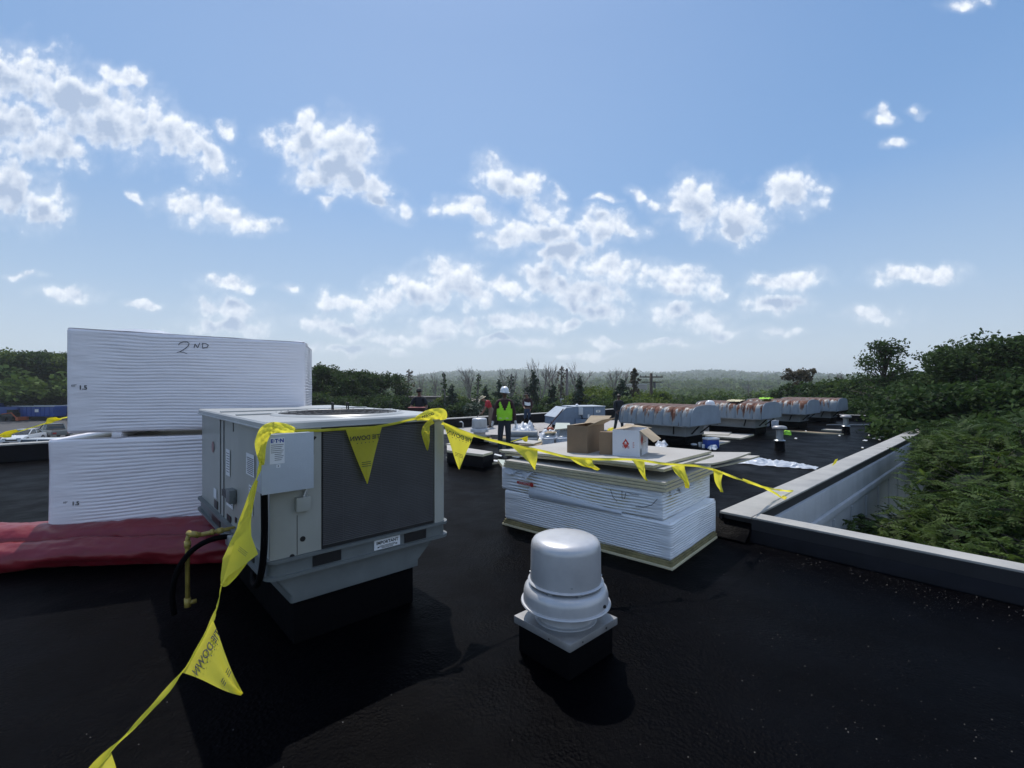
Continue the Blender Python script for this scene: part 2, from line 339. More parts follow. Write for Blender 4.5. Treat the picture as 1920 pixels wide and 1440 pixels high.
def rust_mat():
    m = bpy.data.materials.new('galvanised steel with rust runs'); m.use_nodes = True; nt = m.node_tree; N = nt.nodes; L = nt.links
    b = N['Principled BSDF']; b.inputs['Roughness'].default_value = .55; b.inputs['Metallic'].default_value = .1
    tc = N.new('ShaderNodeTexCoord'); sp = N.new('ShaderNodeSeparateXYZ'); L.new(tc.outputs['Object'], sp.inputs[0])
    oi = N.new('ShaderNodeObjectInfo')
    off = N.new('ShaderNodeVectorMath'); off.operation = 'ADD'; L.new(tc.outputs['Object'], off.inputs[0])
    sc = N.new('ShaderNodeVectorMath'); sc.operation = 'SCALE'; L.new(oi.outputs['Location'], sc.inputs[0]); sc.inputs['Scale'].default_value = .37; 
    L.new(sc.outputs[0], off.inputs[1])
    def nz(scale, st, det=5):
        mp = N.new('ShaderNodeMapping'); mp.inputs['Scale'].default_value = st; L.new(off.outputs[0], mp.inputs[0])
        n = N.new('ShaderNodeTexNoise'); n.inputs['Scale'].default_value = scale; n.inputs['Detail'].default_value = det; n.inputs['Roughness'].default_value = .65; L.new(mp.outputs[0], n.inputs['Vector']); return n.outputs[0]
    def mth(op, a, c=None, d=None, cl=False):
        r = N.new('ShaderNodeMath'); r.operation = op; r.use_clamp = cl
        for i, x in enumerate((a, c, d)):
            if x is None: continue
            if isinstance(x, (int, float)): r.inputs[i].default_value = x
            else: L.new(x, r.inputs[i])
        return r.outputs[0]
    streak = nz(5.5, (.6, 1, .10)); fine = nz(14, (.6, 1, .12))
    # height on the hood: rust sits on top and runs down in tongues
    h = mth('MULTIPLY_ADD', sp.outputs[2], 1/.62, 0)          # 0 bottom .. 1 top
    a = mth('ADD', mth('MULTIPLY', mth('SUBTRACT', h, .70), 1.5), mth('MULTIPLY', mth('SUBTRACT', streak, .47), 5.0))
    a = mth('ADD', a, mth('MULTIPLY', mth('SUBTRACT', fine, .5), 1.8))
    rust = mth('MULTIPLY', a, 2.5, cl=True)
    top = mth('MULTIPLY', mth('SUBTRACT', h, .86), 12, cl=True)
    rust = mth('MAXIMUM', rust, mth('MULTIPLY', top, .85))
    dark = mth('MULTIPLY', mth('SUBTRACT', nz(9, (.6, 1, .2)), .60), 7, cl=True)
    low = mth('MULTIPLY', mth('SUBTRACT', .45, h), 4, cl=True); dark = mth('MULTIPLY', dark, low)
    def mix(f, x, y):
        r = N.new('ShaderNodeMix'); r.data_type = 'RGBA'; L.new(f, r.inputs[0])
        for s, q in ((6, x), (7, y)):
            if isinstance(q, tuple): r.inputs[s].default_value = (*q, 1)
            else: L.new(q, r.inputs[s])
        return r.outputs[2]
    base = mix(nz(3, (1, 1, .4)), (.15, .18, .21), (.29, .32, .34))
    yel = mth('MULTIPLY', mth('ADD', a, .35), 1.3, cl=True)
    c = mix(mth('MULTIPLY', yel, .35), base, (.42, .32, .16))
    rc = mix(nz(12, (1, 1, 1)), (.085, .028, .016), (.17, .058, .030))
    c = mix(rust, c, rc); c = mix(dark, c, (.06, .05, .05))
    c = mix(mth('MULTIPLY', top, .55), c, (.11, .085, .075))
    L.new(c, b.inputs['Base Color'])
    L.new(mth('MULTIPLY_ADD', rust, .3, .5), b.inputs['Roughness'])
    return m

M = {}
M['roof'] = roof_mat(); M['rust'] = rust_mat()
M['flash'] = mat('black flashing', (.004, .004, .007), .55, spec=.2, bump=.3, bscale=12, var=.3, vscale=4)
M['cap'] = mat('weathered metal coping', (.30, .29, .27), .55, metal=.0, bump=.08, bscale=6, col2=(.40, .385, .35), vscale=2.5, detail=8)
M['fascia'] = mat('grey brown fascia metal', (.024, .024, .027), .5, spec=.3, bump=.1, bscale=3, var=.2, vscale=2)
M['wall'] = mat('grey rendered wall', (.52, .53, .55), .85, bump=.35, bscale=60, col2=(.38, .395, .41), vscale=1.2, detail=8, stretch=(1, 1, .35))
M['gravel'] = mat('pale aggregate roof', (.30, .28, .26), .9, bump=.6, bscale=40, col2=(.44, .42, .40), vscale=8, detail=10)
M['asphalt'] = mat('parking asphalt', (.040, .041, .045), .85, bump=.2, bscale=40, col2=(.062, .060, .062), vscale=.15, detail=8)
M['grassland'] = mat('field and scrub', (.035, .055, .02), .95, col2=(.06, .075, .03), vscale=.02, detail=10)
M['hill'] = mat('wooded hill', (.030, .050, .022), .95, col2=(.055, .08, .032), vscale=.02, detail=12, bump=1, bscale=.05)
M['acgrey'] = mat('ac cabinet grey paint', (.35, .355, .32), .38, bump=.03, bscale=2, var=.06, vscale=3)
M['acdark'] = mat('ac base rail grey', (.13, .145, .145), .45, var=.1, vscale=5)
M['lid'] = mat('ac lid grey paint', (.40, .41, .40), .33, var=.08, vscale=2, bump=.04, bscale=2.5)
M['coil'] = mat('coil guard dark grey', (.085, .085, .088), .5, var=.15, vscale=4)
M['black'] = mat('black plastic', (.012, .012, .013), .4)
M['blackmat'] = mat('black rubber', (.0022, .0022, .0032), .75, bump=.5, bscale=10, spec=.06)
M['disc'] = mat('disconnect box grey', (.45, .49, .53), .38, bump=.1, bscale=120, var=.04, vscale=6)
M['white'] = mat('white label', (.72, .73, .74), .4)
M['galv'] = mat('galvanised steel', (.42, .44, .45), .35, metal=.55, var=.12, vscale=8, bump=.03, bscale=10)
M['alu'] = mat('spun aluminium', (.44, .44, .45), .36, metal=.3, bump=.06, bscale=6, col2=(.54, .54, .55), vscale=5, detail=8)
M['aluplate'] = mat('aluminium curb cap', (.25, .24, .235), .42, metal=.4, col2=(.38, .37, .36), vscale=7, detail=9)
M['gas'] = mat('yellow gas pipe', (.34, .26, .06), .45, var=.25, vscale=10)
M['yellow'] = mat('yellow warning plastic', (.95, .86, .08), .42, transl=.62, bump=.12, bscale=14, var=.05, vscale=6)
M['ink'] = mat('black print', (.03, .03, .025), .6)
M['marker'] = mat('marker ink', (.02, .02, .03), .5)
M['red'] = mat('red print', (.45, .035, .025), .5)
M['blueprint'] = mat('blue print', (.02, .05, .30), .5)
M['foam'] = mat('insulation board edge', (.60, .54, .36), .9, bump=.5, bscale=40, var=.12, vscale=5, stretch=(1, 1, 6))
M['grit'] = mat('loose grit', (.16, .15, .14), .9)
M['facer'] = mat('insulation board facer', (.44, .42, .385), .85, bump=.1, bscale=20, col2=(.38, .36, .33), vscale=2, detail=8)
M['wood'] = mat('weathered timber', (.27, .20, .12), .8, bump=.4, bscale=12, var=.3, vscale=6, stretch=(1, 6, 6))
M['greenwood'] = mat('pallet skid', (.22, .19, .09), .85, bump=.4, bscale=12, var=.3, vscale=6)
M['card'] = mat('brown cardboard', (.24, .165, .10), .85, bump=.1, bscale=30, var=.08, vscale=4)
M['cardin'] = mat('cardboard inside', (.42, .33, .22), .85, var=.06, vscale=4)
M['cardwhite'] = mat('white cardboard', (.66, .67, .70), .7, var=.04, vscale=4)
M['tarp'] = mat('red tarpaulin', (.21, .017, .024), .36, bump=.6, bscale=6, col2=(.16, .011, .018), vscale=3, spec=.45)
M['plastic'] = mat('white plastic sheet', (.66, .70, .76), .35, bump=.4, bscale=9, transl=.25)
M['bark'] = mat('bark', (.07, .055, .045), .9, bump=.5, bscale=8, var=.3, vscale=5)
M['barkpale'] = mat('dead grey bark', (.20, .17, .155), .9, var=.25, vscale=1)
M['leafA'] = mat('leaf dark green', (.024, .050, .014), .7, spec=.12, col2=(.050, .085, .022), vscale=.5, transl=.35, island=.35)
M['leafB'] = mat('leaf mid green', (.040, .072, .018), .7, spec=.12, col2=(.075, .115, .028), vscale=.25, transl=.35, island=.35)
M['leafC'] = mat('leaf yellow green', (.075, .12, .022), .65, spec=.15, col2=(.12, .16, .03), vscale=.6, transl=.4, island=.3)
M['leafD'] = mat('conifer needle', (.016, .036, .018), .7, col2=(.028, .052, .024), vscale=.5, transl=.15, island=.3)
M['leafE'] = mat('reddish brown leaf', (.07, .06, .035), .7, col2=(.10, .08, .045), vscale=.5, transl=.3, island=.3)
M['frond'] = mat('compound leaf', (.030, .062, .015), .65, spec=.15, col2=(.068, .105, .022), vscale=.7, transl=.35, island=.3)
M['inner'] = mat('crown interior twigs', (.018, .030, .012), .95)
M['rtu'] = mat('blue grey enamel', (.15, .20, .27), .5, bump=.05, bscale=4, var=.12, vscale=3)
M['hoodend'] = mat('grey hood sheet', (.27, .32, .38), .5, metal=.1, var=.1, vscale=2)
M['plenum'] = mat('duct grey', (.25, .265, .27), .6, var=.15, vscale=3)
M['rtutop'] = mat('light metal panel', (.42, .46, .50), .4, var=.1, vscale=4)
M['bluetruck'] = mat('blue steel paint', (.010, .055, .26), .4, var=.15, vscale=1)
M['orange'] = mat('orange paint', (.40, .09, .03), .5, var=.15, vscale=2)
M['carwhite'] = mat('white car paint', (.62, .64, .66), .25, coat=.5)
M['cargrey'] = mat('silver grey car paint', (.22, .23, .22), .3, metal=.3, coat=.5)
M['cartan'] = mat('tan car paint', (.30, .26, .20), .3, metal=.3, coat=.5)
M['glass'] = mat('dark car glass', (.012, .015, .018), .08, spec=.8)
M['tyre'] = mat('tyre rubber', (.012, .012, .012), .8)
M['beige'] = mat('beige siding', (.24, .22, .20), .8, var=.1, vscale=.5)
M['roofdark'] = mat('dark roof edge', (.04, .035, .035), .7)
M['shingle'] = mat('tan shingle roof', (.26, .22, .18), .85, var=.15, vscale=1)
M['polewood'] = mat('utility pole wood', (.07, .052, .042), .9, var=.3, vscale=3)
M['skin'] = mat('skin', (.17, .085, .055), .5); M['skin2'] = mat('skin dark', (.10, .052, .036), .5)
M['hair'] = mat('dark hair', (.010, .008, .007), .6, bump=.5, bscale=60)
M['hivis'] = mat('hi vis vest', (.36, .78, .03), .6, bump=1.0, bscale=7, transl=.2, var=.12, vscale=5)
M['silverband'] = mat('reflective band', (.50, .62, .35), .4)
M['maroon'] = mat('dark maroon shirt', (.035, .012, .014), .85, bump=.3, bscale=12)
M['redshirt'] = mat('red shirt', (.32, .018, .028), .8, bump=.3, bscale=12)
M['khaki'] = mat('khaki trousers', (.14, .11, .085), .85, bump=.3, bscale=12)
M['jeans'] = mat('blue jeans', (.025, .045, .085), .85, bump=.3, bscale=12)
M['navy'] = mat('navy trousers', (.012, .020, .030), .85, bump=.3, bscale=12)
M['darkshirt'] = mat('near black shirt', (.012, .014, .020), .85, bump=.3, bscale=12)
M['hat'] = mat('hard hat white', (.70, .72, .74), .25)
M['straw'] = mat('straw hat', (.42, .36, .24), .8, bump=.4, bscale=60)
M['glove'] = mat('grey work glove', (.45, .45, .46), .8)
M['boot'] = mat('work boot', (.03, .018, .012), .7)
M['cooler'] = mat('blue cooler', (.01, .05, .28), .4)
M['bucket'] = mat('white bucket plastic', (.62, .66, .72), .4, transl=.1)
M['gypsum'] = mat('pale green board', (.42, .46, .40), .8, var=.05, vscale=4)

# ------------------------------------------------------------------ text
def text(body, size, frame, material, parent=None, name='lettering', mirror=False, offset=.0, bold=0, warp=None):
    """frame: (origin, xdir, ydir) vectors in the parent's local space; text centred on origin"""
    cu = bpy.data.curves.new(name, 'FONT'); cu.body = body; cu.size = size; cu.align_x = 'CENTER'; cu.align_y = 'CENTER'; cu.offset = bold; cu.resolution_u = 3
    tmp = bpy.data.objects.new('tmp', cu); C.objects.link(tmp)
    dg = bpy.context.evaluated_depsgraph_get(); me = bpy.data.meshes.new_from_object(tmp.evaluated_get(dg))
    bpy.data.objects.remove(tmp); me.name = name
    o_, x_, y_ = [Vector(q) for q in frame]; n_ = x_.cross(y_).normalized()
    for v in me.vertices:
        x, y = v.co.x, v.co.y
        if mirror: x = -x
        v.co = o_ + x_*x + y_*y + n_*offset
        if warp: v.co = Vector(warp(v.co))
    me.materials.clear(); me.materials.append(material)
    o = bpy.data.objects.new(name, me); C.objects.link(o)
    if parent: o.parent = parent
    return o
def strokes(name, lines, w, frame, material, parent, offset=.003, conform=None):
    """pen strokes as thin raised strips; lines of 2-D points in the frame"""
    o_, x_, y_ = [Vector(q) for q in frame]; n_ = x_.cross(y_).normalized(); b = MB()
    for ln in lines:
        pts = [o_+x_*p[0]+y_*p[1]+n_*offset for p in ln]
        if conform: pts = [conform(p) for p in pts]
        b.tube(pts, w/2, n=5)
    return b.build(name, material, parent)

def qrot(pts, c, a): return [(c[0]+x*math.cos(a)-y*math.sin(a), c[1]+x*math.sin(a)+y*math.cos(a)) for x, y in pts]
def fb(x, y, z=0.0, o=3): return mnoise.fractal(Vector((x, y, z)), .9, 2.0, o)

# ------------------------------------------------------------------ setting: terrain, parking, sky
def gz(x, y):
    r = math.hypot(x, y); az = math.degrees(math.atan2(x, y))
    start = 150 if az < -22 else 55
    t = min(1, max(0, (r-start)/130)); t = t*t*(3-2*t)
    z = -4.2 - 10.5*t
    t2 = min(1, max(0, (r-380)/500)); z += 9.5*t2*t2*(3-2*t2)
    t3 = min(1, max(0, (r-1100)/1300)); t3 = t3*t3*(3-2*t3)
    z += t3*(38+14*math.sin(az*.09+1.0)+9*math.sin(az*.23+2)+5*math.sin(az*.61))
    if r > 200: z += fb(x*.004, y*.004)*4
    return z
b = MB(); rs = [0, 12, 25, 40, 55, 70, 85, 100, 120, 140, 165, 190, 230, 280, 340, 420, 520, 640, 780, 900, 1050, 1200, 1400, 1600, 1800, 2000, 2200, 2400, 2700, 3200, 4200]
na = 144; vs = []; fs = []
for i, r in enumerate(rs):
    for j in range(na):
        a = 2*math.pi*j/na; x, y = r*math.sin(a), r*math.cos(a); vs.append((x, y, gz(x, y)))
for i in range(len(rs)-1):
    for j in range(na):
        fs.append((i*na+j, i*na+(j+1) % na, (i+1)*na+(j+1) % na, (i+1)*na+j))
b.add(vs, fs); g_ = b.build('ground', M['grassland'], smooth=True); props(g_, kind='structure')
b = MB(); n = 24
b.grid(lambda i, j: (-95+i*85, 16+j*72, -4.19+.004), 4, 4); props(b.build('parking_lot', M['asphalt']), kind='structure')

# ------------------------------------------------------------------ building: roof, parapets, outer wall
U0, U1 = -14.0, 29.6; VN = 2.5; VF = 16.5; UN = 5.86
bld = empty('flat_roofed_building', W(5, 8, -4.2), 0, 'long low flat roofed building under the whole work area, black roof and grey outer wall', 'building')
def wloc(o, root):    # geometry authored in world space, parented to root
    o.parent = root; o.matrix_parent_inverse = Matrix.Translation(-Vector(root.location)) if not root.rotation_euler.z else root.matrix_basis.inverted(); return o
def poly(us, z0, z1, mb):
    pts = [W(u, v) for u, v in us]; mb.prism([(p.x, p.y) for p in pts], z0, z1); return mb
roofpoly = [(U0, VF), (U0, -12), (UN, -12), (UN, VN), (U1, VN), (U1, VF)]
b = MB(); poly(roofpoly, -.35, 0, b)
props(b.build('roof', M['roof']), kind='structure')
# pale aggregate area on the older roof
q = [G(800, 808), G(1175, 812), G(1290, 797), G(1240, 779), G(1090, 784.5), G(835, 792.5)]
b = MB(); b.prism([(p.x, p.y) for p in q], .001, .006); props(b.build('gravel_roof', M['gravel']), kind='structure')
# outer walls
b = MB(); poly([(UN+.28, VN-.42), (U1, VN-.42), (U1, VN-.1), (UN+.28, VN-.1)], -4.2, -.36, b)
wall = wloc(b.build('outer_wall', M['wall']), bld)
b = MB()
for k in range(19):          # panel joints standing as slim ribs
    u = UN+.9+k*1.25; poly([(u, VN-.45), (u+.07, VN-.45), (u+.07, VN-.421), (u, VN-.421)], -4.2, -.40, b)
wloc(b.build('wall_rib', M['wall']), bld)
b = MB()     # stepped cornice under the coping
L0, L1 = UN+.30, U1
for (d, za, zb) in ((.45, -.36, -.24), (.40, -.24, .13)):
    poly([(L0, VN-d), (L1, VN-d), (L1, VN-.1), (L0, VN-.1)], za, zb, b)
wloc(b.build('cornice', M['wall'], bevel=.015), bld)
b = MB(); poly([(L0-.25, VN-.35), (L1, VN-.35), (L1, VN-.02), (L0-.25, VN-.02)], .132, .255, b)
wloc(b.build('fascia', M['fascia']), bld)
# long coping, in lengths with joints
b = MB(); k = 0; u = UN-.02
while u < U1:
    e = min(u+3.05, U1); bb = MB(); poly([(u, VN-.37), (e-.008, VN-.37), (e-.008, VN+.0), (u, VN+.0)], .257, .285, bb)
    wloc(bb.build('coping', M['cap'], bevel=.006), bld); u = e
# inner face of long parapet
b = MB(); poly([(UN, VN-.02), (U1, VN-.02), (U1, VN+.02), (UN, VN+.02)], 0, .254, b); wloc(b.build('parapet_flashing', M['flash']), bld)
# near parapet (runs toward the lower right)
b = MB(); poly([(UN, -12), (UN+.20, -12), (UN+.20, VN-.38), (UN, VN-.38)], -.3, .235, b)
poly([(UN-.10, -12), (UN, -12), (UN, VN-.38), (UN-.10, VN-.38)], [0, 0, 0, 0], [.02, .2, .2, .02], b)
wloc(b.build('parapet_flashing', M['flash'], bevel=.01), bld)
b = MB(); poly([(UN-.035, -12), (UN-.012, -12), (UN-.012, VN-.38), (UN-.035, VN-.38)], .14, .262, b)
wloc(b.build('fascia', M['fascia']), bld)
b = MB(); poly([(UN-.03, -12), (UN+.21, -12), (UN+.21, VN-.385), (UN-.03, VN-.385)], .264, .287, b)
wloc(b.build('coping', M['cap'], bevel=.005), bld)
b = MB(); poly([(UN+.02, -12), (UN+.26, -12), (UN+.26, VN-.42), (UN+.02, VN-.42)], -4.2, -.31, b); wloc(b.build('outer_wall', M['wall']), bld)
b = MB(); poly([(UN-.22, VN-.38), (UN+.02, VN-.38), (UN+.02, VN+.16), (UN-.22, VN+.16)], 0, [.03, .2, .2, .03], b); wloc(b.build('corner_flashing', M['roof'], bevel=.03), bld)
# far and end parapets
b = MB(); poly([(U0, VF), (U1, VF), (U1, VF+.25), (U0, VF+.25)], -4.2, .40, b); wloc(b.build('parapet_flashing', M['flash']), bld)
u = U0
while u < U1:
    e = min(u+3.05, U1); bb = MB(); poly([(u, VF-.03), (e-.01, VF-.03), (e-.01, VF+.3), (u, VF+.3)], .402, .435, bb)
    wloc(bb.build('coping', M['cap']), bld); u = e
b = MB(); poly([(U1, VN), (U1+.25, VN), (U1+.25, VF), (U1, VF)], -4.2, .28, b); wloc(b.build('parapet_flashing', M['flash']), bld)
b = MB(); poly([(U1-.03, VN), (U1+.3, VN), (U1+.3, VF), (U1-.03, VF)], .282, .31, b); wloc(b.build('coping', M['cap']), bld)

# ------------------------------------------------------------------ wrapped foam bundles
def wrapped(name, L, Wd, Hh, material, label, cat, loc, rz, group=None, pitch=.038, amp=.006, seed=0, topdrop=0, plain=.28, tilt=.0, lean=0, sag=0):
    root = empty(name, loc, rz, label, cat, group)
    per = 2*(L+Wd); ns = 300; nz = max(24, int(Hh/pitch*5)); rc = .03
    def corner(s):
        s %= per
        if s < L: return Vector((s, 0, 0)), Vector((0, -1, 0)), s/L, 0
        s -= L
        if s < Wd: return Vector((L, s, 0)), Vector((1, 0, 0)), s/Wd, 1
        s -= Wd
        if s < L: return Vector((L-s, Wd, 0)), Vector((0, 1, 0)), s/L, 2
        s -= L; return Vector((0, Wd-s, 0)), Vector((-1, 0, 0)), s/Wd, 3
    def pt(i, j):
        s = i*per; p, n, t, side = corner(s); length = (L, Wd)[side % 2]
        edge = min(t, 1-t)*length
        zz = j*Hh
        warp = .9*fb(s*.5+seed, zz*.8, seed, 3) + tilt*s*(.6+.8*j)
        ph = zz/pitch + warp*1.4
        fade = min(1, max(0, (edge-.06)/.22)) if side % 2 == 0 else min(1, max(.5, (edge-.02)/.1))
        if side == 0: fade *= min(1, max(.12, (t*length-plain*(.7+.5*fb(zz*2.3+seed, seed)))/.25))
        rid = (abs(math.sin(math.pi*ph))**.7)
        a = amp*(.45+.9*abs(fb(s*1.1+3*seed, zz*3.1, 1.7)))*fade
        d = -a*(1-rid)*2 + .012*fb(s*1.3, zz*2, seed+9)
        if edge < rc: 
            d -= rc*(1-math.sqrt(max(0, 1-((rc-edge)/rc)**2)))*.7
        e2 = min(zz, Hh-zz)
        if e2 < .03: d -= .02*(1-e2/.03)**2
        q = p + n*d
        q.z = zz*(1-topdrop*p.x/L) + lean*0
        if sag: q.z -= sag*math.sin(math.pi*p.x/L)*j
        return q
    b = MB(); b.grid(lambda i, j: pt(i, j), ns, nz, closed=True)
    nt_ = 40
    def top(i, j):
        x = .012+i*(L-.024); y = .012+j*(Wd-.024); 
        return Vector((x, y, Hh*(1-topdrop*x/L) + .004*fb(x*3, y*3, seed)+.002 - (sag*math.sin(math.pi*x/L) if sag else 0)))
    b.grid(top, nt_, 20)
    o = b.build('wrapping', material, root, smooth=True, fix=False)
    b2 = MB(); b2.box(.02, L-.02, .02, Wd-.02, .003, Hh*(1-topdrop)-.02-sag); b2.build('board_core', M['foam'], root)
    return root, pt, corner, per
M['wrapL'] = mat('white plastic wrap lilac shade', (.86, .82, .85), .34, bump=.35, bscale=14, var=.04, vscale=2, spec=.5, stretch=(.25, 1, 1.4))
M['wrapR'] = mat('white stretch film', (.80, .82, .85), .24, bump=.7, bscale=11, var=.07, vscale=2, spec=.6, stretch=(.22, .22, 2.6))
# left pair
th = R(20); P2 = Vector((-2.58, 5.80, 0)); d1 = Vector((math.cos(th), math.sin(th), 0)); PL = P2 - d1*2.36
low, ptl, _, _ = wrapped('foam_bundle', 2.52, 1.22, 1.15, M['wrapL'], 'lower white wrapped insulation bundle at left with red tarp along its foot', 'insulation bundle', PL - d1*.155 + Vector((0, 0, .12)), th, pitch=.040, amp=.0055, seed=2, plain=.20, tilt=-.25)
upp, ptu, _, _ = wrapped('foam_bundle', 2.36, 1.22, 1.14, M['wrapL'], 'upper white wrapped insulation bundle marked 2ND in black pen', 'insulation bundle', PL + Vector((0, 0, 1.335)), th, pitch=.038, amp=.0055, seed=5, topdrop=.075, plain=.30, tilt=-.12)
b = MB()
for x in (.55, 1.55, 2.2): b.box(x, x+.09, .0, 1.2, 1.152, 1.212)
b.build('skid_block', M['wrapL'], low, bevel=.006)
b = MB()
for x in (.2, 1.1, 2.1): b.box(x, x+.1, .03, 1.2, -.12, .0)
b.build('skid_block', M['wrapL'], low, bevel=.006)
# film bulges on top of the upper bundle
b = MB(); b.grid(lambda i, j: Vector((.22+i*.60, .12+j*.9, 1.125+.075*(math.sin(math.pi*min(1, i*1.0))**.35)*(math.sin(math.pi*j)**.4)*(.75+.3*i))), 16, 12); b.build('film_bulge', M['plastic'], upp, smooth=True)
b = MB(); b.grid(lambda i, j: Vector((2.15+i*.22, .05+j*.3, 1.05+.04*math.sin(math.pi*i)**.5*math.sin(math.pi*j))), 8, 6); b.build('film_bulge', M['plastic'], upp, smooth=True)
def onpack(px, py, z0):   # px,py on the front face plane -> local x,z of that bundle
    k = (px-CX)/F; # point = PL + d1*t ; x = k*y
    t = (k*PL.y-PL.x)/(d1.x-k*d1.y); y = PL.y+d1.y*t; return t, H-(py-CY)/F*y - z0
# "2ND" handwriting
def hw(lines, z0): return [[onpack(x, y, z0) for x, y in ln] for ln in lines]
fr = ((0, 0, 0), (1, 0, 0), (0, 0, 1))
two = [[(335,641),(338,637),(344,635),(351,635),(355,638),(353,643),(347,648),(339,653),(332,655),(338,654),(345,655),(351,657)],
       [(364,646),(366,639)], [(366,639),(371,646)], [(371,646),(375,637)], [(380,646),(380,638)], [(379,638),(386,638),(391,641),(389,645),(380,647)]]
strokes('handwriting', hw(two, 1.335), .007, fr, M['marker'], upp, .006)
tx, tz = onpack(156, 721, 1.335); text('1.5', .062, ((tx, -.006, tz), (1, 0, 0), (0, 0, 1)), M['ink'], upp, bold=.002)
tx, tz = onpack(139, 717, 1.335); text('60"', .035, ((tx, -.006, tz), (1, 0, 0), (0, 0, 1)), M['ink'], upp)
tx, tz = onpack(142, 938, .12); text('1.5', .055, ((tx+.155, -.006, tz), (1, 0, 0), (0, 0, 1)), M['ink'], low, bold=.002)
tx, tz = onpack(123, 936, .12); text('60"', .03, ((tx+.155, -.006, tz), (1, 0, 0), (0, 0, 1)), M['ink'], low)

# right pair on skids
pr = G(1261, 1065); ang = math.atan2(1.69, -1.86)   # direction of the long front edge, away to the left
PR1 = G(942, 978)
e1 = (Vector((PR1.x, PR1.y, 0)) - Vector((pr.x, pr.y, 0))).normalized()
LR = 2.32; WR = 1.37
# local x runs from the left end to the near corner, so that local y (inward) is away from the viewer
org = Vector((pr.x, pr.y, 0)) + e1*LR; rz = math.atan2(-e1.y, -e1.x)
sk = empty('timber_skid', org, rz, 'low skid of stacked tan boards carrying the two wrapped bundles', 'skid')
for k in range(3):
    b = MB(); o_ = .01*k; b.box(.0+o_, LR-o_, o_, WR-.005-o_, .002+.026*k, .0265+.026*k); b.build('board', M['greenwood'] if k else M['foam'], sk, bevel=.003)
bl, _, _, _ = wrapped('foam_bundle', LR-.04, WR-.04, .385, M['wrapR'], 'lower white film wrapped bundle of the right stack, resting on tan boards', 'insulation bundle', org - e1*.02 + Vector((math.cos(rz+math.pi/2), math.sin(rz+math.pi/2), 0))*.02 + Vector((0, 0, .083)), rz, pitch=.028, amp=.014, seed=11, plain=.26, tilt=.35)
bu, _, _, _ = wrapped('foam_bundle', LR-.06, WR-.01, .30, M['wrapR'], 'upper torn film bundle of the right stack with red printed mark', 'insulation bundle', org + e1*.04 + Vector((math.cos(rz+math.pi/2), math.sin(rz+math.pi/2), 0))*.02 + Vector((0, 0, .472)), rz, pitch=.040, amp=.022, seed=14, plain=.05, tilt=.55)
# torn film flaps along the top edge of the upper bundle
b = MB()
b.grid(lambda i, j: Vector((.08+i*.5, -.012-.02*math.sin(i*9)*j-.015*j, .29+.02*math.sin(i*14)-j*(.05+.03*math.sin(i*11)))), 24, 5)
b.grid(lambda i, j: Vector((LR-.052+.012*j+.01*math.sin(i*12), .15+i*.75, .285+.02*math.sin(i*10)-j*(.03+.025*math.sin(i*17+1)))), 24, 4)
b.grid(lambda i, j: Vector((.5+i*1.3, -.008-.022*math.sin(math.pi*j), .0+.09*(1-i)*(1-j)-.04*j+.02*i)), 30, 6)
b.build('torn_film', M['plastic'], bu, smooth=True)
b = MB()
b.box(.30, .56, -.018, -.012, .115, .145); b.build('printed_mark', M['red'], bu)
text('ROOF INSULATION', .022, ((.43, -.019, .131), (1, 0, 0), (0, 0, 1)), M['white'], bu)
b = MB(); b.lathe([(.001, 0), (.028, 0), (.028, .004), (.001, .004)], 16); o = b.build('printed_emblem', M['red'], bu); o.rotation_euler = (R(90), 0, 0); o.location = (.545, -.016, .13)
mk = [[(1.66,.24),(1.69,.16),(1.74,.12)], [(1.80,.245),(1.80,.19),(1.805,.16)], [(1.83,.16),(1.85,.24)], [(1.86,.24),(1.93,.225),(2.0,.23)], [(1.96,.10),(2.05,.11),(2.14,.15),(2.2,.22)]]
strokes('pen_scribble', mk, .006, ((0, -.012, 0), (1, 0, 0), (0, 0, 1)), M['marker'], bu, .004)

def board(name, pts, z0, th_, label, group='loose insulation boards', bend=None, cat='board', top=None, nseg=1):
    """pts: four plan points (ccw); bend(s,t)->dz; built as one bowed sheet with faces and edge"""
    c = sum((Vector((p[0], p[1], 0)) for p in pts), Vector())/4
    p = [Vector((a[0], a[1], 0))-c for a in pts]
    def pos(s, t): return (p[0]*(1-s)+p[1]*s)*(1-t) + (p[3]*(1-s)+p[2]*s)*t
    n = 14 if bend else 2
    b = MB(); vs = []; fs = []
    for lay in (0, 1):
        for i in range(n):
            for j in range(n):
                s, t = i/(n-1), j/(n-1); q = pos(s, t); q.z = (bend(s, t) if bend else 0) + lay*th_
                vs.append(q)
    idx = lambda l, i, j: l*n*n+i*n+j
    mi = []
    for i in range(n-1):
        for j in range(n-1):
            fs.append((idx(1, i, j), idx(1, i+1, j), idx(1, i+1, j+1), idx(1, i, j+1))); mi.append(0)
            fs.append((idx(0, i, j), idx(0, i, j+1), idx(0, i+1, j+1), idx(0, i+1, j))); mi.append(0)
    for i in range(n-1):
        fs.append((idx(0, i, 0), idx(0, i+1, 0), idx(1, i+1, 0), idx(1, i, 0))); mi.append(1)
        fs.append((idx(0, i, n-1), idx(1, i, n-1), idx(1, i+1, n-1), idx(0, i+1, n-1))); mi.append(1)
        fs.append((idx(0, 0, i), idx(1, 0, i), idx(1, 0, i+1), idx(0, 0, i+1))); mi.append(1)
        fs.append((idx(0, n-1, i), idx(0, n-1, i+1), idx(1, n-1, i+1), idx(1, n-1, i))); mi.append(1)
    b.add(vs, fs); b.m = mi
    o = b.build(name, [top or M['facer'], M['foam']]); o.location = (c.x, c.y, z0)
    return props(o, label, cat, group)
nrm = Vector((math.cos(rz+math.pi/2), math.sin(rz+math.pi/2), 0)); ax = -e1
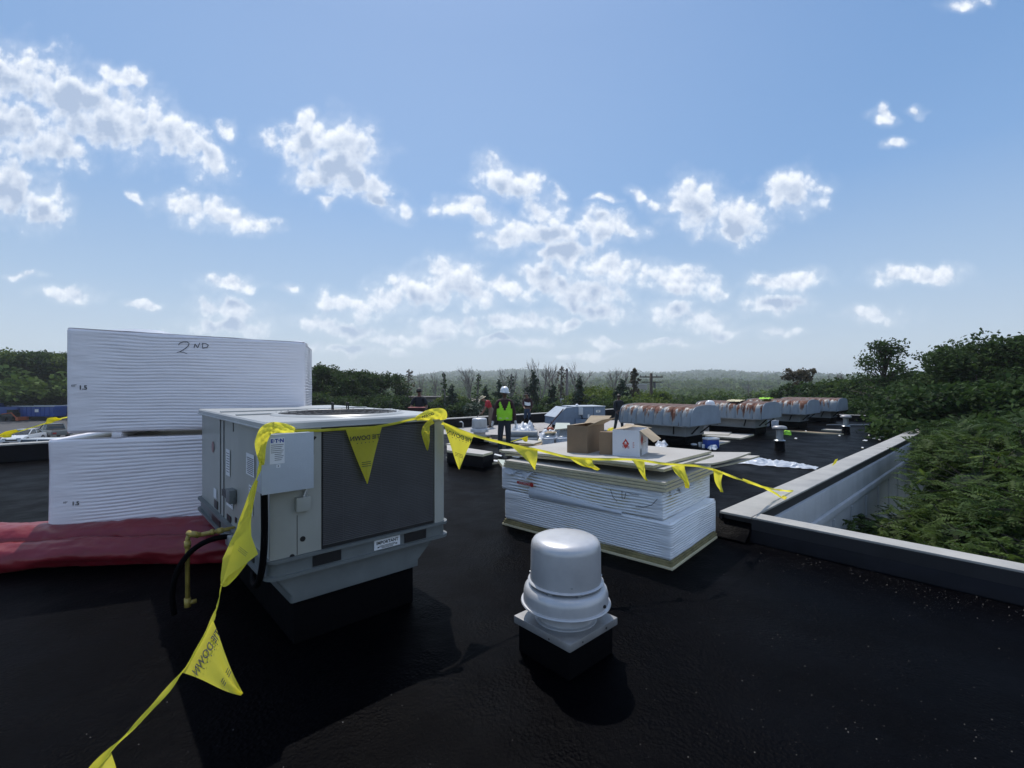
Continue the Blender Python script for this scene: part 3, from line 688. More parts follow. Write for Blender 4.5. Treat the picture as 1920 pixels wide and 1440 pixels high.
def rect(x0, x1, y0, y1, a=0, c=None):
    pts = [org+ax*x+nrm*y for x, y in ((x0, y0), (x1, y0), (x1, y1), (x0, y1))]
    if a:
        cc = sum(pts, Vector())/4; rt = Matrix.Rotation(a, 3, 'Z'); pts = [cc+rt @ (q-cc) for q in pts]
    return pts
zs = .776
for k, lb in enumerate(('lowest of three flat insulation boards lying on the right bundle', 'middle of three flat insulation boards lying on the right bundle', 'uppermost of three flat insulation boards, dark gap above it')):
    board('insulation_board', rect(.03+.02*k, LR-.06-.012*k, -.01-.006*k, WR+.0, R(.3*k)), zs+.034*k, .028, lb)
zt = zs+.096
bow = lambda s, t: .055 + .05*abs(2*s-1)**2 - .03*(s < .35)*(.35-s) + .03*t
board('insulation_board', rect(-.05, LR-.10, .10, WR+.12, R(-1.5)), zt+.0, .029, 'lower bowed insulation board curling up at its ends above the flat boards', bend=lambda s, t: .025+.055*s+.02*math.sin(2.5*s))
board('insulation_board', rect(-.09, LR-.16, .06, WR+.18, R(-3)), zt+.033, .029, 'upper bowed insulation board carrying the cardboard boxes', bend=lambda s, t: .025+.055*s+.02*math.sin(2.5*s)+.004)
ztop = zt+.033+.029+.065
# ------------------------------------------------------------------ cardboard boxes on the boards
def carton(name, corner, dirL, wl, wr, h, mat_, label, flaps=(), z=0.0):
    """corner: near bottom corner; local -x is the left face direction, y the right face direction (away)"""
    a = math.atan2(-dirL[1], -dirL[0]); root = empty(name, corner, a, label, 'cardboard box')
    b = MB(); t = .004
    b.box(-wl, 0, 0, t, 0, h); b.box(-t, 0, t, wr, 0, h); b.box(-wl, -wl+t, t, wr, 0, h); b.box(-wl+t, -t, wr-t, wr, 0, h); b.box(-wl+t, -t, t, wr-t, 0, t)
    b.build('carton_body', mat_, root)
    for pts in flaps:
        p = [Vector(q) for q in pts]; n = (p[1]-p[0]).cross(p[2]-p[0]).normalized()*.004
        b = MB(); b.add(p+[q+n for q in p], [(0,1,2,3), (7,6,5,4), (0,4,5,1), (1,5,6,2), (2,6,7,3), (3,7,4,0)]); b.cur = 0
        b.build('flap', M['cardin'], root)
    return root
ZB = ztop-.015
def ground_at(px, py, z): return G(px, py, z)
c1 = ground_at(1101, 849, ZB)
wl, wr, h = .285, .47, .365
boxA = carton('cardboard_box', c1, (-.225, .17), wl, wr, h, M['card'], 'tall plain brown cardboard box with open flaps on the insulation boards', flaps=[
    ((-wl, wr, h), (0, wr, h), (.05, wr+.12, h+.10), (-wl+.02, wr+.14, h+.09)), ((-wl-.0, 0, h), (-wl, wr, h), (-wl+.11, wr-.02, h+.012), (-wl+.11, .02, h+.012)), ((0, wr*.98, h), (0, .01, h), (.13, .16, h+.075), (.16, wr*.98, h+.085))])
c2 = ground_at(1150, 852.5, ZB)
boxB = carton('cardboard_box', c2, (-.29, .10), .165, .20, .30, M['card'], 'small closed brown cardboard box between the tall brown box and the white one')
b = MB(); b.box(-.163, -.002, .002, .198, .301, .305); b.build('lid', M['card'], boxB)
c3 = ground_at(1198.6, 857.5, ZB)
wl, wr, h = .315, .44, .345
boxC = carton('cardboard_box', c3, (-.271, .15), wl, wr, h, M['cardwhite'], 'white cardboard box with red diamond hazard marks and a flap hanging open', flaps=[
    ((0, .02, h), (0, wr, h), (.17, wr-.06, h-.12), (.15, .06, h-.13)), ((-wl, 0, h), (-wl, wr, h), (-wl+.16, wr-.02, h+.02), (-wl+.16, .02, h+.02)), ((-wl, wr, h), (0, wr, h), (.03, wr+.10, h-.01), (-wl+.02, wr+.10, h+.03))])
def diamond(cx, cz, s, parent, side='L'):
    b = MB()
    if side == 'L':
        b.add([(cx, -.002, cz-s*1.45), (cx+s, -.002, cz), (cx, -.002, cz+s*1.45), (cx-s, -.002, cz)], [(0, 1, 2, 3)])
        o = b.build('hazard_mark', M['red'], parent)
        w = MB(); w.lathe([(.001, 0), (.011, 0), (.006, .02), (.001, .03)], 8, (0, 0, 0)); 
        w = MB(); w.add([(cx-.012, -.004, cz+.002), (cx+.012, -.004, cz+.002), (cx+.012, -.004, cz+.014), (cx+.006, -.004, cz+.018), (cx+.003, -.004, cz+.032), (cx-.004, -.004, cz+.022), (cx-.012, -.004, cz+.016)], [tuple(range(7))]); w.build('flame_symbol', M['white'], parent)
        text('FLAMMABLE', .0095, ((cx, -.0045, cz-.008), (1, 0, 0), (0, 0, 1)), M['white'], parent)
        b2 = MB()
        for k in range(6): b2.box(cx-s*.9+k*.014, cx-s*.9+k*.014+.006, -.0026, -.002, cz-s*1.2-.004*(k % 3), cz-s*.6)
        b2.build('print_marks', M['red'], parent)
    else:
        b.add([(.002, cx, cz-s*1.2), (.002, cx+s*1.1, cz), (.002, cx, cz+s*1.2), (.002, cx-s*1.1, cz)], [(0, 1, 2, 3)]); b.build('hazard_mark', M['red'], parent)
diamond(-wl*.50, .185, .040, boxC); diamond(.125, .225, .055, boxC, 'R')
b = MB()
for k, l in enumerate((.03, .02, .035, .015, .03)): b.box(-.075, -.075+l*.6, -.0026, -.002, .20-k*.014, .205-k*.014)
b.build('print_marks', M['red'], boxC)
b = MB()
def frame_r(y0, y1, z0, z1, w=.003):
    b.box(.002, .0028, y0, y1, z0, z0+w); b.box(.002, .0028, y0, y1, z1-w, z1); b.box(.002, .0028, y0, y0+w, z0+w, z1-w); b.box(.002, .0028, y1-w, y1, z0+w, z1-w)
frame_r(.045, .10, .035, .13); frame_r(.17, .33, .02, .19)
for k in range(8): b.box(.002, .0028, .385, .40, .10+.018*k, .112+.018*k)
for k in range(4): b.box(.002, .0028, .055+.01*k, .06+.01*k, .045, .12)
b.build('print_marks', M['ink'], boxC)

# ------------------------------------------------------------------ rooftop air conditioner
AU, AV = .93, 3.43; AW, AD = 1.43, 2.55; Z0, Z1 = .52, 1.60
ac = empty('rooftop_air_conditioner', W(AU, AV, 0), RZ, 'large grey rooftop air conditioner with dark louvred coil front and gas pipe', 'air conditioner')
def fx(px, py): u, z = on_v(px, py, AV); return u-AU, z
def sy(px, py): v, z = on_u(px, py, AU); return v-AV, z
def outline(x0, x1, y0, y1, r, n=6):
    pts = []
    for cx, cy, a0 in ((x1-r, y0+r, -90), (x1-r, y1-r, 0), (x0+r, y1-r, 90), (x0+r, y0+r, 180)):
        for k in range(n+1):
            a = R(a0+90*k/n); pts.append((cx+r*math.cos(a), cy+r*math.sin(a)))
    return pts
# curb and transition skirt
b = MB(); b.box(.17, 1.14, .06, 2.3, 0, .33); b.build('roof_curb', M['blackmat'], ac, bevel=.01)
b = MB(); o0 = outline(.14, 1.17, .02, 2.34, .02); o1 = outline(.03, 1.36, .05, 2.48, .02)
nn = len(o0); b.add([(x, y, .315) for x, y in o0]+[(x, y, .365) for x, y in o0]+[(x*.0+q[0], q[1], .515) for (x, y), q in zip(o0, o1)],
    [tuple(range(nn-1, -1, -1))]+[(l*nn+i, l*nn+(i+1) % nn, (l+1)*nn+(i+1) % nn, (l+1)*nn+i) for l in (0, 1) for i in range(nn)]+[tuple(range(2*nn, 3*nn))])
b.build('curb_adapter', M['acdark'], ac, smooth=True, sharp=30)
# base rail with fork pockets
b = MB(); rail = outline(-.035, AW+.035, -.035, AD+.035, .09)
b.prism(rail, Z0, Z0+.022); b.prism(outline(-.01, AW+.01, -.01, AD+.01, .08), Z0+.022, Z0+.115); b.prism(rail, Z0+.115, Z0+.135)
b.build('base_rail', M['acdark'], ac, smooth=True, sharp=30)
b = MB()
for px in ((585, 638), (757, 797)):
    x0 = fx(px[0], 1050)[0]; x1 = fx(px[1], 1030)[0]; b = MB(); b.box(x0, x1, -.018, -.0102, Z0+.030, Z0+.108); b.build('fork_pocket', M['black'], ac)
for (y0, y1) in ((.35, .62), (1.5, 1.85)): b = MB(); b.box(-.018, -.0102, y0, y1, Z0+.030, Z0+.108); b.build('fork_pocket', M['black'], ac)
# cabinet
b = MB(); b.prism(outline(0.005, AW-.06, .005, AD-.005, .05), Z0+.136, Z1-.052)
b.build('cabinet', M['acgrey'], ac, smooth=True, sharp=30)
xc0 = fx(603, 1000)[0]; xc1 = AW-.165
b = MB(); b.box(-.004, xc0-.004, -.006, .02, Z0+.137, Z1-.054); b.build('front_panel', M['acgrey'], ac, bevel=.002)
b = MB(); b.box(xc0, AW-.125, -.003, .004, Z0+.137, Z1-.054); b.build('coil_backing', M['black'], ac)
b = MB(); ns_ = 62; zA, zB = Z0+.165, Z1-.085
for k in range(ns_):
    z = zA+(zB-zA)*k/(ns_-1); b.box(xc0+.006, xc1+.03, -.016, -.004, z, z+.0075)
for k in range(1, 6): x = xc0+(xc1-xc0)*k/6; b.box(x, x+.004, -.018, -.016, zA, zB)
sl = b.build('coil_guard', M['coil'], ac); sl['kind'] = 'stuff'
post = []
for k in range(11): a = R(-90+100*k/10); post.append((AW-.065+.075*math.cos(a), .062+.075*math.sin(a)))
b = MB(); b.prism([(AW-.122, -.013)]+post+[(AW-.02, .15), (AW-.10, .06)], Z0+.136, Z1-.053); b.build('corner_post', M['acgrey'], ac, smooth=True, sharp=40)
# lid
b = MB(); lo = outline(-.03, AW+.03, -.03, AD+.03, .10); li = outline(-.018, AW+.018, -.018, AD+.018, .09)
nn = len(lo); lip = outline(-.038, AW+.038, -.038, AD+.038, .10)
levels = [(lip, Z1-.052), (lip, Z1-.045), (lo, Z1-.043), (lo, Z1-.012), (li, Z1)]
vs = [(x, y, z) for ring, z in levels for x, y in ring]
b.add(vs, [tuple(range(nn-1, -1, -1))]+[(l*nn+i, l*nn+(i+1) % nn, (l+1)*nn+(i+1) % nn, (l+1)*nn+i) for l in range(4) for i in range(nn)]+[tuple(range(4*nn, 5*nn))])
b.build('lid', M['lid'], ac, smooth=True, sharp=25)
b = MB()
for y in (.95, 1.55): b.box(.0, AW, y, y+.035, Z1+.001, Z1+.012)
b.build('lid_seam', M['lid'], ac, bevel=.003)
fc = (.77, .70); FS = 1.28
b = MB(); n = 48
b.lathe([(.385*FS, Z1+.001), (.40*FS, Z1+.016), (.425*FS, Z1+.018), (.44*FS, Z1+.001)], n, (fc[0], fc[1], 0), cap=False); b.build('fan_ring', M['lid'], ac, smooth=True)
b = MB(); b.lathe([(.01, Z1+.0025), (.386*FS, Z1+.0025)], n, (fc[0], fc[1], 0), cap=False); b.build('fan_opening', M['black'], ac)
b = MB()
for r in [(.06+.055*k)*FS for k in range(7)]:
    b.tube([(fc[0]+r*math.cos(2*math.pi*k/36), fc[1]+r*math.sin(2*math.pi*k/36), Z1+.012+.01*(1-(r/.5)**2)) for k in range(37)], .002, 4, False)
for k in range(8):
    a = math.pi*k/8; b.tube([(fc[0]+r*math.cos(a), fc[1]+r*math.sin(a), Z1+.011+.01*(1-(r/.5)**2)) for r in (-.5, -.25, 0, .25, .5)], .0025, 4)
b.build('fan_guard', M['black'], ac)
for k in range(4):
    b = MB(); b.lathe([(.006, 0), (.006, .05), (.009, .05), (.009, .062), (.002, .064)], 8, (fc[0]+.09*math.cos(k*1.57+.5), fc[1]+.09*math.sin(k*1.57+.5), Z1+.035)); b.build('bolt', M['black'], ac)
# small slots along the lid
b = MB()
for k in range(26): 
    a = R(-150)+k*R(300)/25; x, y = fc[0]+.53*math.cos(a), fc[1]+.53*math.sin(a); b.box(x-.006, x+.006, y-.006, y+.006, Z1+.0175, Z1+.0195)
b.build('ring_slots', M['black'], ac)['kind'] = 'stuff'
# front fittings
db = empty('d', (0, 0, 0)); bpy.data.objects.remove(db)
x0, zt_ = fx(497, 812); x1, zb_ = fx(579, 905); dz1 = fx(520, 812)[1]; dz0 = fx(580, 914)[1]
x0 = -.085; x1 = fx(577, 860)[0]-.01; z1_ = H-(811-CY)/F*3.0; z0_ = H-(918-CY)/F*3.05
b = MB(); b.box(x0, x1, -.135, -.007, z0_, z1_); dbx = b.build('disconnect_box', M['disc'], ac, bevel=.006)
b = MB(); b.box(x0-.003, x1+.003, -.139, -.1355, z0_-.003, z1_+.004); b.build('cover', M['disc'], dbx, bevel=.0015)
def sheet(x0, x1, z0, z1, y, m, nm, par): bb = MB(); bb.box(x0, x1, y-.0012, y, z0, z1); return bb.build(nm, m, par)
wbx = x1-x0; hb = z1_-z0_
sheet(x0+wbx*.14, x0+wbx*.42, z1_-hb*.50, z1_-hb*.05, -.1392, M['white'], 'label', dbx)
text('E·T·N', .034, ((x0+wbx*.28, -.141, z1_-hb*.105), (1, 0, 0), (0, 0, 1)), M['blueprint'], dbx, bold=.0016)
bb = MB()
for k in range(9):
    zz = z1_-hb*(.17+.033*k); bb.box(x0+wbx*(.16+(.07 if k > 4 else 0)), x0+wbx*(.40-.02*(k % 3)), -.1414, -.1405, zz-.0018, zz+.0012)
bb.lathe([(.001, 0), (.009, 0)], 12, (0, 0, 0), cap=False); bb.build('small_print', M['ink'], dbx)['kind'] = 'stuff'
bb = MB(); bb.box(x0+wbx*.26, x0+wbx*.34, -.1405, -.1393, z1_-hb*.57, z1_-hb*.515); bb.build('label', M['white'], dbx)
bb = MB(); bb.tube([(x0+wbx*.30, -.139, z1_-hb*.54), (x0+wbx*.30, -.143, z1_-hb*.54)], .004); bb.build('screw', M['black'], dbx)
bb = MB(); bb.box(x1+.004, x1+.022, -.09, -.05, z1_-.16, z1_-.04); bb.tube([(x1+.012, -.07, z1_-.07), (x1+.035, -.085, z1_-.035)], .009); bb.tube([(x1+.02, -.07, z1_-.07), (x1+.02, -.07, z1_-.19)], .006)
bb.build('handle', M['black'], dbx, bevel=.002); bb = MB(); bb.box(x1+.0, x1+.008, -.12, -.10, z1_-hb*.78, z1_-hb*.70); bb.build('latch', M['galv'], dbx)
xa, za = fx(552, 955); xb, zb2 = fx(578, 922)
b = MB(); b.box(xa, xb, -.05, -.0065, za+.01, zb2); b.build('junction_box', M['acgrey'], ac, bevel=.004)
b = MB(); b.tube([(xb-.04, -.03, zb2), (xb-.02, -.03, zb2+.05)], .012); b.build('conduit', M['galv'], ac)
for (px, py, r) in ((547, 1037, .017), (567, 1004, .019)):
    x, z = fx(px, py); b = MB(); b.tube([(x, -.0062, z), (x, -.0085, z)], r, 20); b.build('knockout_hole', M['black'], ac)
x, z = fx(556, 960); b = MB(); b.box(x, x+.004, -.0075, -.0062, Z0+.14, z); b.build('panel_seam', M['black'], ac)
# importance label
x0i, z0i = fx(700, 1037); x1i, z1i = fx(748, 1014); xm = (x0i+x1i)/2; zl = Z0+.068
b = MB(); b.box(x0i, x1i, -.0185, -.0103, Z0+.032, Z0+.112); b.build('label', M['white'], ac)
text('IMPORTANT', .034, ((xm, -.0195, zl+.014), (1, 0, 0), (0, 0, 1)), M['ink'], ac, bold=.001)
b = MB()
for k in range(3): b.box(xm-.07+.01*k, xm+.07-.01*k, -.0195, -.0187, zl-.012-.009*k, zl-.008-.009*k)
for s in (-1, 1): b.add([(xm+s*.062, -.0195, zl-.018), (xm+s*.085, -.0195, zl-.011), (xm+s*.085, -.0195, zl-.024)], [(0, 1, 2)])
b.build('small_print', M['ink'], ac)['kind'] = 'stuff'
# side (economiser / service) face, x = 0
def sidebox(name, p0, p1, d, m, bev=0, par=ac):
    ya, za_ = sy(*p0); yb, zb_ = sy(*p1); b = MB(); b.box(-d, -.0002, min(ya, yb), max(ya, yb), min(za_, zb_), max(za_, zb_)); return b.build(name, m, par, bevel=bev)
for px in (413, 419.5):
    y, _ = sy(px, 850); b = MB(); b.box(-.0015, .004, y, y+.012, Z0+.14, Z1-.056); b.build('panel_seam', M['coil'], ac)
y, _ = sy(437, 850); b = MB(); b.box(-.001, .004, y, y+.006, Z1-.14, Z1-.056); b.build('panel_seam', M['coil'], ac)
lb = sidebox('label', (462, 842), (477, 890), .002, M['white'])
sidebox('label', (424, 835), (431, 888), .002, M['white']); sidebox('label', (425, 912), (437, 950), .002, M['white'])
sidebox('label', (467, 902), (474, 962), .002, M['white']); sidebox('label', (401, 908), (406, 930), .002, M['white'])
b = MB()
for (pa, pb, rows) in (((463.5, 850), (475.5, 888), 9), ((424.8, 842), (430.3, 884), 8), ((467.8, 906), (473.3, 958), 9), ((426, 918), (436, 945), 6)):
    ya, za_ = sy(*pa); yb, zb_ = sy(*pb)
    for k in range(rows):
        zz = za_+(zb_-za_)*k/rows; b.box(-.0028, -.0021, min(ya, yb), max(ya, yb)-.02*(k % 3)*.4, zz-.006, zz)
b.build('small_print', M['coil'], ac)['kind'] = 'stuff'
y0, z0s = sy(420, 905); y1, z1s = sy(443, 932)
hd = MB()
for k in range(5): hd.box(-.02, -.0005, min(y0, y1), max(y0, y1), z0s-.012*k-.03, z0s-.012*k-.024)
hd.build('vent_louvre', M['coil'], ac); sidebox('vent_hood', (436, 908), (443, 938), .05, M['acdark'], .003)
for (pa, pb) in (((402, 930), (408, 950)), ((426, 957), (433, 975)), ((441, 963), (443.5, 975)), ((405, 962), (410, 975))): sidebox('service_opening', pa, pb, .004, M['black'])
# faint red disc on the side
yy, zz = sy(399, 832); b = MB(); b.tube([(-.0003, yy, zz), (-.0018, yy, zz)], .055, 20); b.build('red_disc', mat('faint red disc', (.30, .16, .16), .5), ac)
# gas pipe and flexible conduits
yv, zv = sy(440, 984); 
gp = [(0.0, yv, zv), (-.13, yv, zv), (-.26, yv, zv-.005)]
b = MB(); b.tube(gp, .017, 10); b.tube([(-.085, yv, zv), (-.125, yv, zv)], .024, 10); b.tube([(-.15, yv, zv), (-.17, yv, zv)], .025, 8)
b.tube([(-.25, yv, zv-.005), (-.285, yv, zv+.01), (-.30, yv+.02, zv+.01), (-.31, yv+.06, zv+.01)], .024, 10)
b.tube([(-.30, yv+.05, zv+.02), (-.32, yv+.05, zv-.03), (-.32, yv+.05, .10)], .017, 10); b.tube([(-.32, yv+.05, zv-.05), (-.32, yv+.05, zv-.10)], .024, 10)
b.tube([(-.32, yv+.05, .08), (-.32, yv+.05, .15)], .024, 10); b.tube([(-.32, yv+.05, .11), (-.26, yv+.05, .11)], .018, 8)
b.build('gas_pipe', M['gas'], ac, smooth=True)
b = MB()
def bez(pts, n=24):
    p = [Vector(q) for q in pts]; out = []
    for i in range(n+1):
        t = i/n; q = list(p)
        while len(q) > 1: q = [q[k]*(1-t)+q[k+1]*t for k in range(len(q)-1)]
        out.append(q[0])
    return out
b.tube(bez([(0, yv-.06, zv-.06), (-.25, yv-.05, zv+.02), (-.42, yv+.02, zv-.14), (-.44, yv+.08, zv-.40), (-.40, yv+.1, .03)]), .021, 10); b.build('flexible_conduit', M['blackmat'], ac, smooth=True)
b = MB(); b.tube(bez([(-.045, -.03, z0_), (-.045, -.03, .95), (-.03, -.05, .62), (-.06, .0, .36), (-.07, .30, .40), (.02, .45, .50)]), .022, 10); b.build('flexible_conduit', M['blackmat'], ac, smooth=True)
b = MB(); b.box(-.07, .02, yv-.12, yv+.0, zv-.12, zv-.03); b.build('pipe_fitting', M['galv'], ac, bevel=.01)

# ------------------------------------------------------------------ mushroom exhaust fan
def exhaust_fan(loc, rz_, label, s=1.0):
    r = empty('roof_exhaust_fan', loc, rz_, label, 'exhaust fan'); 
    b = MB(); b.box(-.23*s, .23*s, -.23*s, .23*s, 0, .20*s); b.build('roof_curb', M['blackmat'], r, bevel=.008*s)
    b = MB(); b.box(-.255*s, .255*s, -.255*s, .255*s, .195*s, .247*s); pl = b.build('curb_cap', M['aluplate'], r, bevel=.008*s)
    b = MB(); b.tube([(-.2556*s, -.08*s, .215*s), (-.257*s, -.08*s, .215*s)], .006*s, 8); b.tube([(.12*s, -.2556*s, .22*s), (.12*s, -.257*s, .22*s)], .008*s, 8); b.tube([(-.13*s, -.2556*s, .22*s), (-.13*s, -.257*s, .22*s)], .006*s, 8); b.build('screw', M['black'], pl)
    b = MB(); b.lathe([(.215*s, .248*s), (.215*s, .256*s), (.198*s, .262*s), (.192*s, .34*s), (.20*s, .40*s), (.10*s, .45*s)], 64); b.build('neck', M['alu'], r, smooth=True, sharp=40)
    b = MB(); b.lathe([(.19*s, .356*s), (.306*s, .356*s), (.310*s, .362*s), (.306*s, .369*s), (.294*s, .371*s), (.291*s, .43*s), (.284*s, .458*s), (.268*s, .476*s), (.235*s, .486*s), (.15*s, .488*s)], 72); bell = b.build('lower_shroud', M['alu'], r, smooth=True, sharp=50)
    b = MB(); b.tube([(.05*s, -.290*s, .40*s), (.05*s, -.298*s, .40*s)], .011*s, 12); b.build('plug', M['black'], bell)
    b = MB()
    for k in range(8):
        a = k*math.pi/4+.3; b.box(.20*s, .252*s, -.012*s, .012*s, .487*s, .499*s, Matrix.Rotation(a, 4, 'Z'))
    b.build('bracket', M['galv'], r)
    b = MB(); b.lathe([(.17*s, .49*s), (.17*s, .50*s)], 40); b.build('shadow_gap', M['black'], r)
    b = MB(); b.lathe([(.20*s, .502*s), (.258*s, .502*s), (.261*s, .508*s), (.255*s, .513*s), (.246*s, .516*s), (.243*s, .60*s), (.241*s, .735*s), (.236*s, .765*s), (.222*s, .786*s), (.195*s, .799*s), (.12*s, .806*s), (.002*s, .808*s)], 80); cp = b.build('top_cap', M['alu'], r, smooth=True, sharp=60)
    b = MB()
    for a in (R(-130), R(-50), R(40), R(130)): b.tube([(.244*s*math.cos(a), .244*s*math.sin(a), .545*s), (.250*s*math.cos(a), .250*s*math.sin(a), .545*s)], .006*s, 8)
    b.build('screw', M['galv'], cp)
    return r
exhaust_fan(Vector((.372, 3.225, 0)), RZ, 'spun aluminium mushroom exhaust fan on square curb, closest one to the viewer')
exhaust_fan(G(899, 824), RZ, 'smaller grey mushroom exhaust fan far off, left of the person in the green vest', 1.0)

# ------------------------------------------------------------------ red tarpaulin rolls
tp = empty('red_tarp', G(120, 1050), 0, 'rolled red tarpaulin lying along the foot of the left bundles', 'tarp')
def roll(a, bb_, r, rz_, seed, name='tarp_roll'):
    a = Vector(a); bb_ = Vector(bb_); d = (bb_-a); L = d.length; d.normalize(); n = Vector((-d.y, d.x, 0))
    def f(i, j):
        th_ = 2*math.pi*j; x = i*L
        fold = .09*fb(x*1.6+seed, th_*1.1+x*.7, seed)+.05*fb(x*5+seed, th_*2.2-x*1.5, seed+3)+.035*math.sin(3*th_+x*2.2+seed)+.05*abs(math.sin(x*1.3+th_*.8+seed))+.07*abs(math.sin(th_*2.5+.6*math.sin(x*1.7+seed)+seed))-.05
        rr = r*(1+fold*1.3)
        cs, sn = math.cos(th_), math.sin(th_); z = r*.86+rr*sn*rz_; 
        return a+d*x+n*(rr*cs*1.15)+Vector((0, 0, max(.008, z)))-Vector((0, 0, .02*math.sin(x*2+seed)))
    b = MB(); b.grid(lambda j, i: f(i, j), 44, 170, closed=True); o = b.build(name, M['tarp'], None, smooth=True); o.parent = tp; o.matrix_parent_inverse = Matrix.Translation(-Vector(tp.location)); return o
roll((-6.1, 4.47, 0), (-2.95, 4.99, 0), .145, .96, 1)
roll((-6.1, 4.74, .03), (-3.02, 5.25, .03), .19, 1.0, 4)
roll((-6.1, 4.90, .0), (-5.02, 5.05, .0), .18, 1.0, 8)

# ------------------------------------------------------------------ warning line with pennants
bunt = empty('warning_pennant_line', P(500, 795, 3.08), 0, 'yellow warning tape with triangular pennants strung across the roof', 'warning line')
def cr(pts, n=10):
    pts = [Vector(p) for p in pts]; out = []
    for i in range(len(pts)-1):
        p0 = pts[max(i-1, 0)]; p1 = pts[i]; p2 = pts[i+1]; p3 = pts[min(i+2, len(pts)-1)]
        for k in range(n):
            t = k/n; out.append(.5*((2*p1)+(-p0+p2)*t+(2*p0-5*p1+4*p2-p3)*t*t+(-p0+3*p1-3*p2+p3)*t**3))
    out.append(pts[-1]); return out
def put(o, parent):
    o.parent = parent; M_ = Matrix.Translation(Vector(parent.location)); o.matrix_parent_inverse = M_.inverted(); return o
def ribbon(pts, w, name='tape', twist=0, parent=bunt, n=10, up=None, material=None):
    pts = cr(pts, n); b = MB(); rows = []
    for i, p in enumerate(pts):
        t = (pts[min(i+1, len(pts)-1)]-pts[max(i-1, 0)]).normalized(); side = Vector((0, 0, 1)) if up is None else Vector(up)
        side = side-t*side.dot(t); side.normalize(); nn_ = t.cross(side)
        a = twist*math.sin(i*.45)+.25*math.sin(i*.9); side = side*math.cos(a)+nn_*math.sin(a)
        ww = w[i*len(w)//len(pts)] if isinstance(w, (list, tuple)) else w
        rows.append((p+side*ww/2, p-side*ww/2, p+side*ww*.05+nn_*.004))
    vs = [q for r_ in rows for q in (r_[0], r_[2], r_[1])]
    fs = [(i*3+k, i*3+k+1, (i+1)*3+k+1, (i+1)*3+k) for i in range(len(rows)-1) for k in (0, 1)]
    b.add(vs, fs); o = b.build(name, material or M['yellow'], None, smooth=True, fix=False); return put(o, parent)
seg1 = [P(140, 1475, 1.42), P(170, 1438, 1.5), P(262, 1345, 1.8), P(345, 1249, 2.1), P(400, 1152, 2.4), P(416, 1088, 2.6), P(445, 985, 2.82), P(478, 900, 2.96), P(490, 858, 3.0), P(497, 800, 3.02)]
ribbon(seg1, .024, twist=.4)
vf = AV-.045
def F3(px, py, off=0): 
    u, z = on_v(px, py, vf-off); return W(u, vf-off, z)
ribbon([F3(553, 802), F3(600, 801), F3(650, 798), F3(700, 795), F3(745, 787), F3(788, 776)], .020, twist=.15)
cR = W(AU+AW-.06, vf-.02, 1.56)
seg3 = [P(828, 787, 3.98), P(888, 810, 4.15), P(958, 828, 4.32), P(1010, 838, 4.4), P(1065, 851, 4.5), P(1110, 854.5, 4.55), P(1190, 856, 4.66), P(1250, 864, 4.66), P(1310, 868, 5.0), P(1352, 879, 5.35)]
ribbon(seg3, .024, twist=.2)
ribbon([P(1353, 880, 5.36), P(1385, 892, 5.7), P(1430, 907, 6.2), P(1470, 914, 6.66), P(1488, 914.5, 6.9)], .028, twist=.7)
ribbon([P(1392, 893, 5.8), P(1425, 905, 6.2), P(1452, 918, 6.42), P(1469, 930, 6.5)], .03, twist=.3)
def pennant(a, c, tip, lab=None, flut=.02, txt=True, mirror=True, tsize=.034, nrm_=None, curl=0, n=14, label=None):
    a, c, tip = Vector(a), Vector(c), Vector(tip); ctr = (a+c)/2; nn_ = (c-a).cross(tip-a).normalized()
    if nn_.y > 0: nn_ = -nn_
    seed = a.x*7
    def f(s, t):
        top = a+(c-a)*s; q = top*(1-t)+tip*t
        w = flut*t*(1-t*.4)*math.sin(2.6*math.pi*s+3*t+seed)+flut*.8*math.sin(4*t+seed)*t+curl*t*t
        return q+nn_*w+nn_*.003
    b = MB(); b.grid(lambda s, t: f(s, t*.985), n, n); o = b.build('pennant', M['yellow'], None, smooth=True, fix=False); put(o, bunt)
    if label: o['label'] = label
    if txt:
        x_ = (c-a).normalized(); d = (tip-ctr); y_ = -(d-x_*d.dot(x_)).normalized(); width = (c-a).length; hgt = d.length
        sz = width*.165
        if c.x/c.y < a.x/a.y: x_ = -x_
        zz = x_.cross(y_)
        def warp(co):
            q = co-(a); # parameter along
            r_ = co-ctr; t = -(r_.dot(y_))/hgt; s = .5+(r_.dot((c-a).normalized())/(width*(1-t)))
            return f(min(1, max(0, s)), t)+nn_*.010
        o2 = text('TIE DOWN', sz, (ctr-y_*hgt*.17, x_, y_), M['ink'], None, mirror=mirror, warp=warp, bold=.0006); o2.parent = o
        b = MB()
        for k in range(3):
            cz = ctr-y_*(hgt*(.60+.035*k)); hw_ = width*.13
            b.add([warp(cz-x_*hw_-y_*.0018), warp(cz+x_*hw_-y_*.0018), warp(cz+x_*hw_+y_*.0018), warp(cz-x_*hw_+y_*.0018)], [(0, 1, 2, 3)])
        for k in range(5):
            cz = ctr-y_*(hgt*.255)+x_*(k-2)*width*.11; b.add([warp(cz-x_*.004), warp(cz-y_*.004), warp(cz+x_*.004), warp(cz+y_*.004)], [(0, 1, 2, 3)])
        o3 = b.build('small_print', M['ink'], None, fix=False); o3.parent = o
    return o
pennant(P(341, 1256, 2.09), P(399, 1158, 2.38), P(455, 1297, 2.2), flut=.015, label='large pennant hanging low beside the condenser')
pennant(P(150, 1462, 1.46), P(210, 1404, 1.62), P(232, 1490, 1.5), flut=.01)
pennant(F3(648, 800), F3(716, 794), F3(687, 902, .01), flut=.012)
pennant(P(831, 789, 3.98), P(888, 811, 4.13), P(861, 875, 4.02), flut=.012)
pennant(P(955, 827, 4.3), P(1008, 838, 4.4), P(1004, 875, 4.34), txt=False, flut=.02)
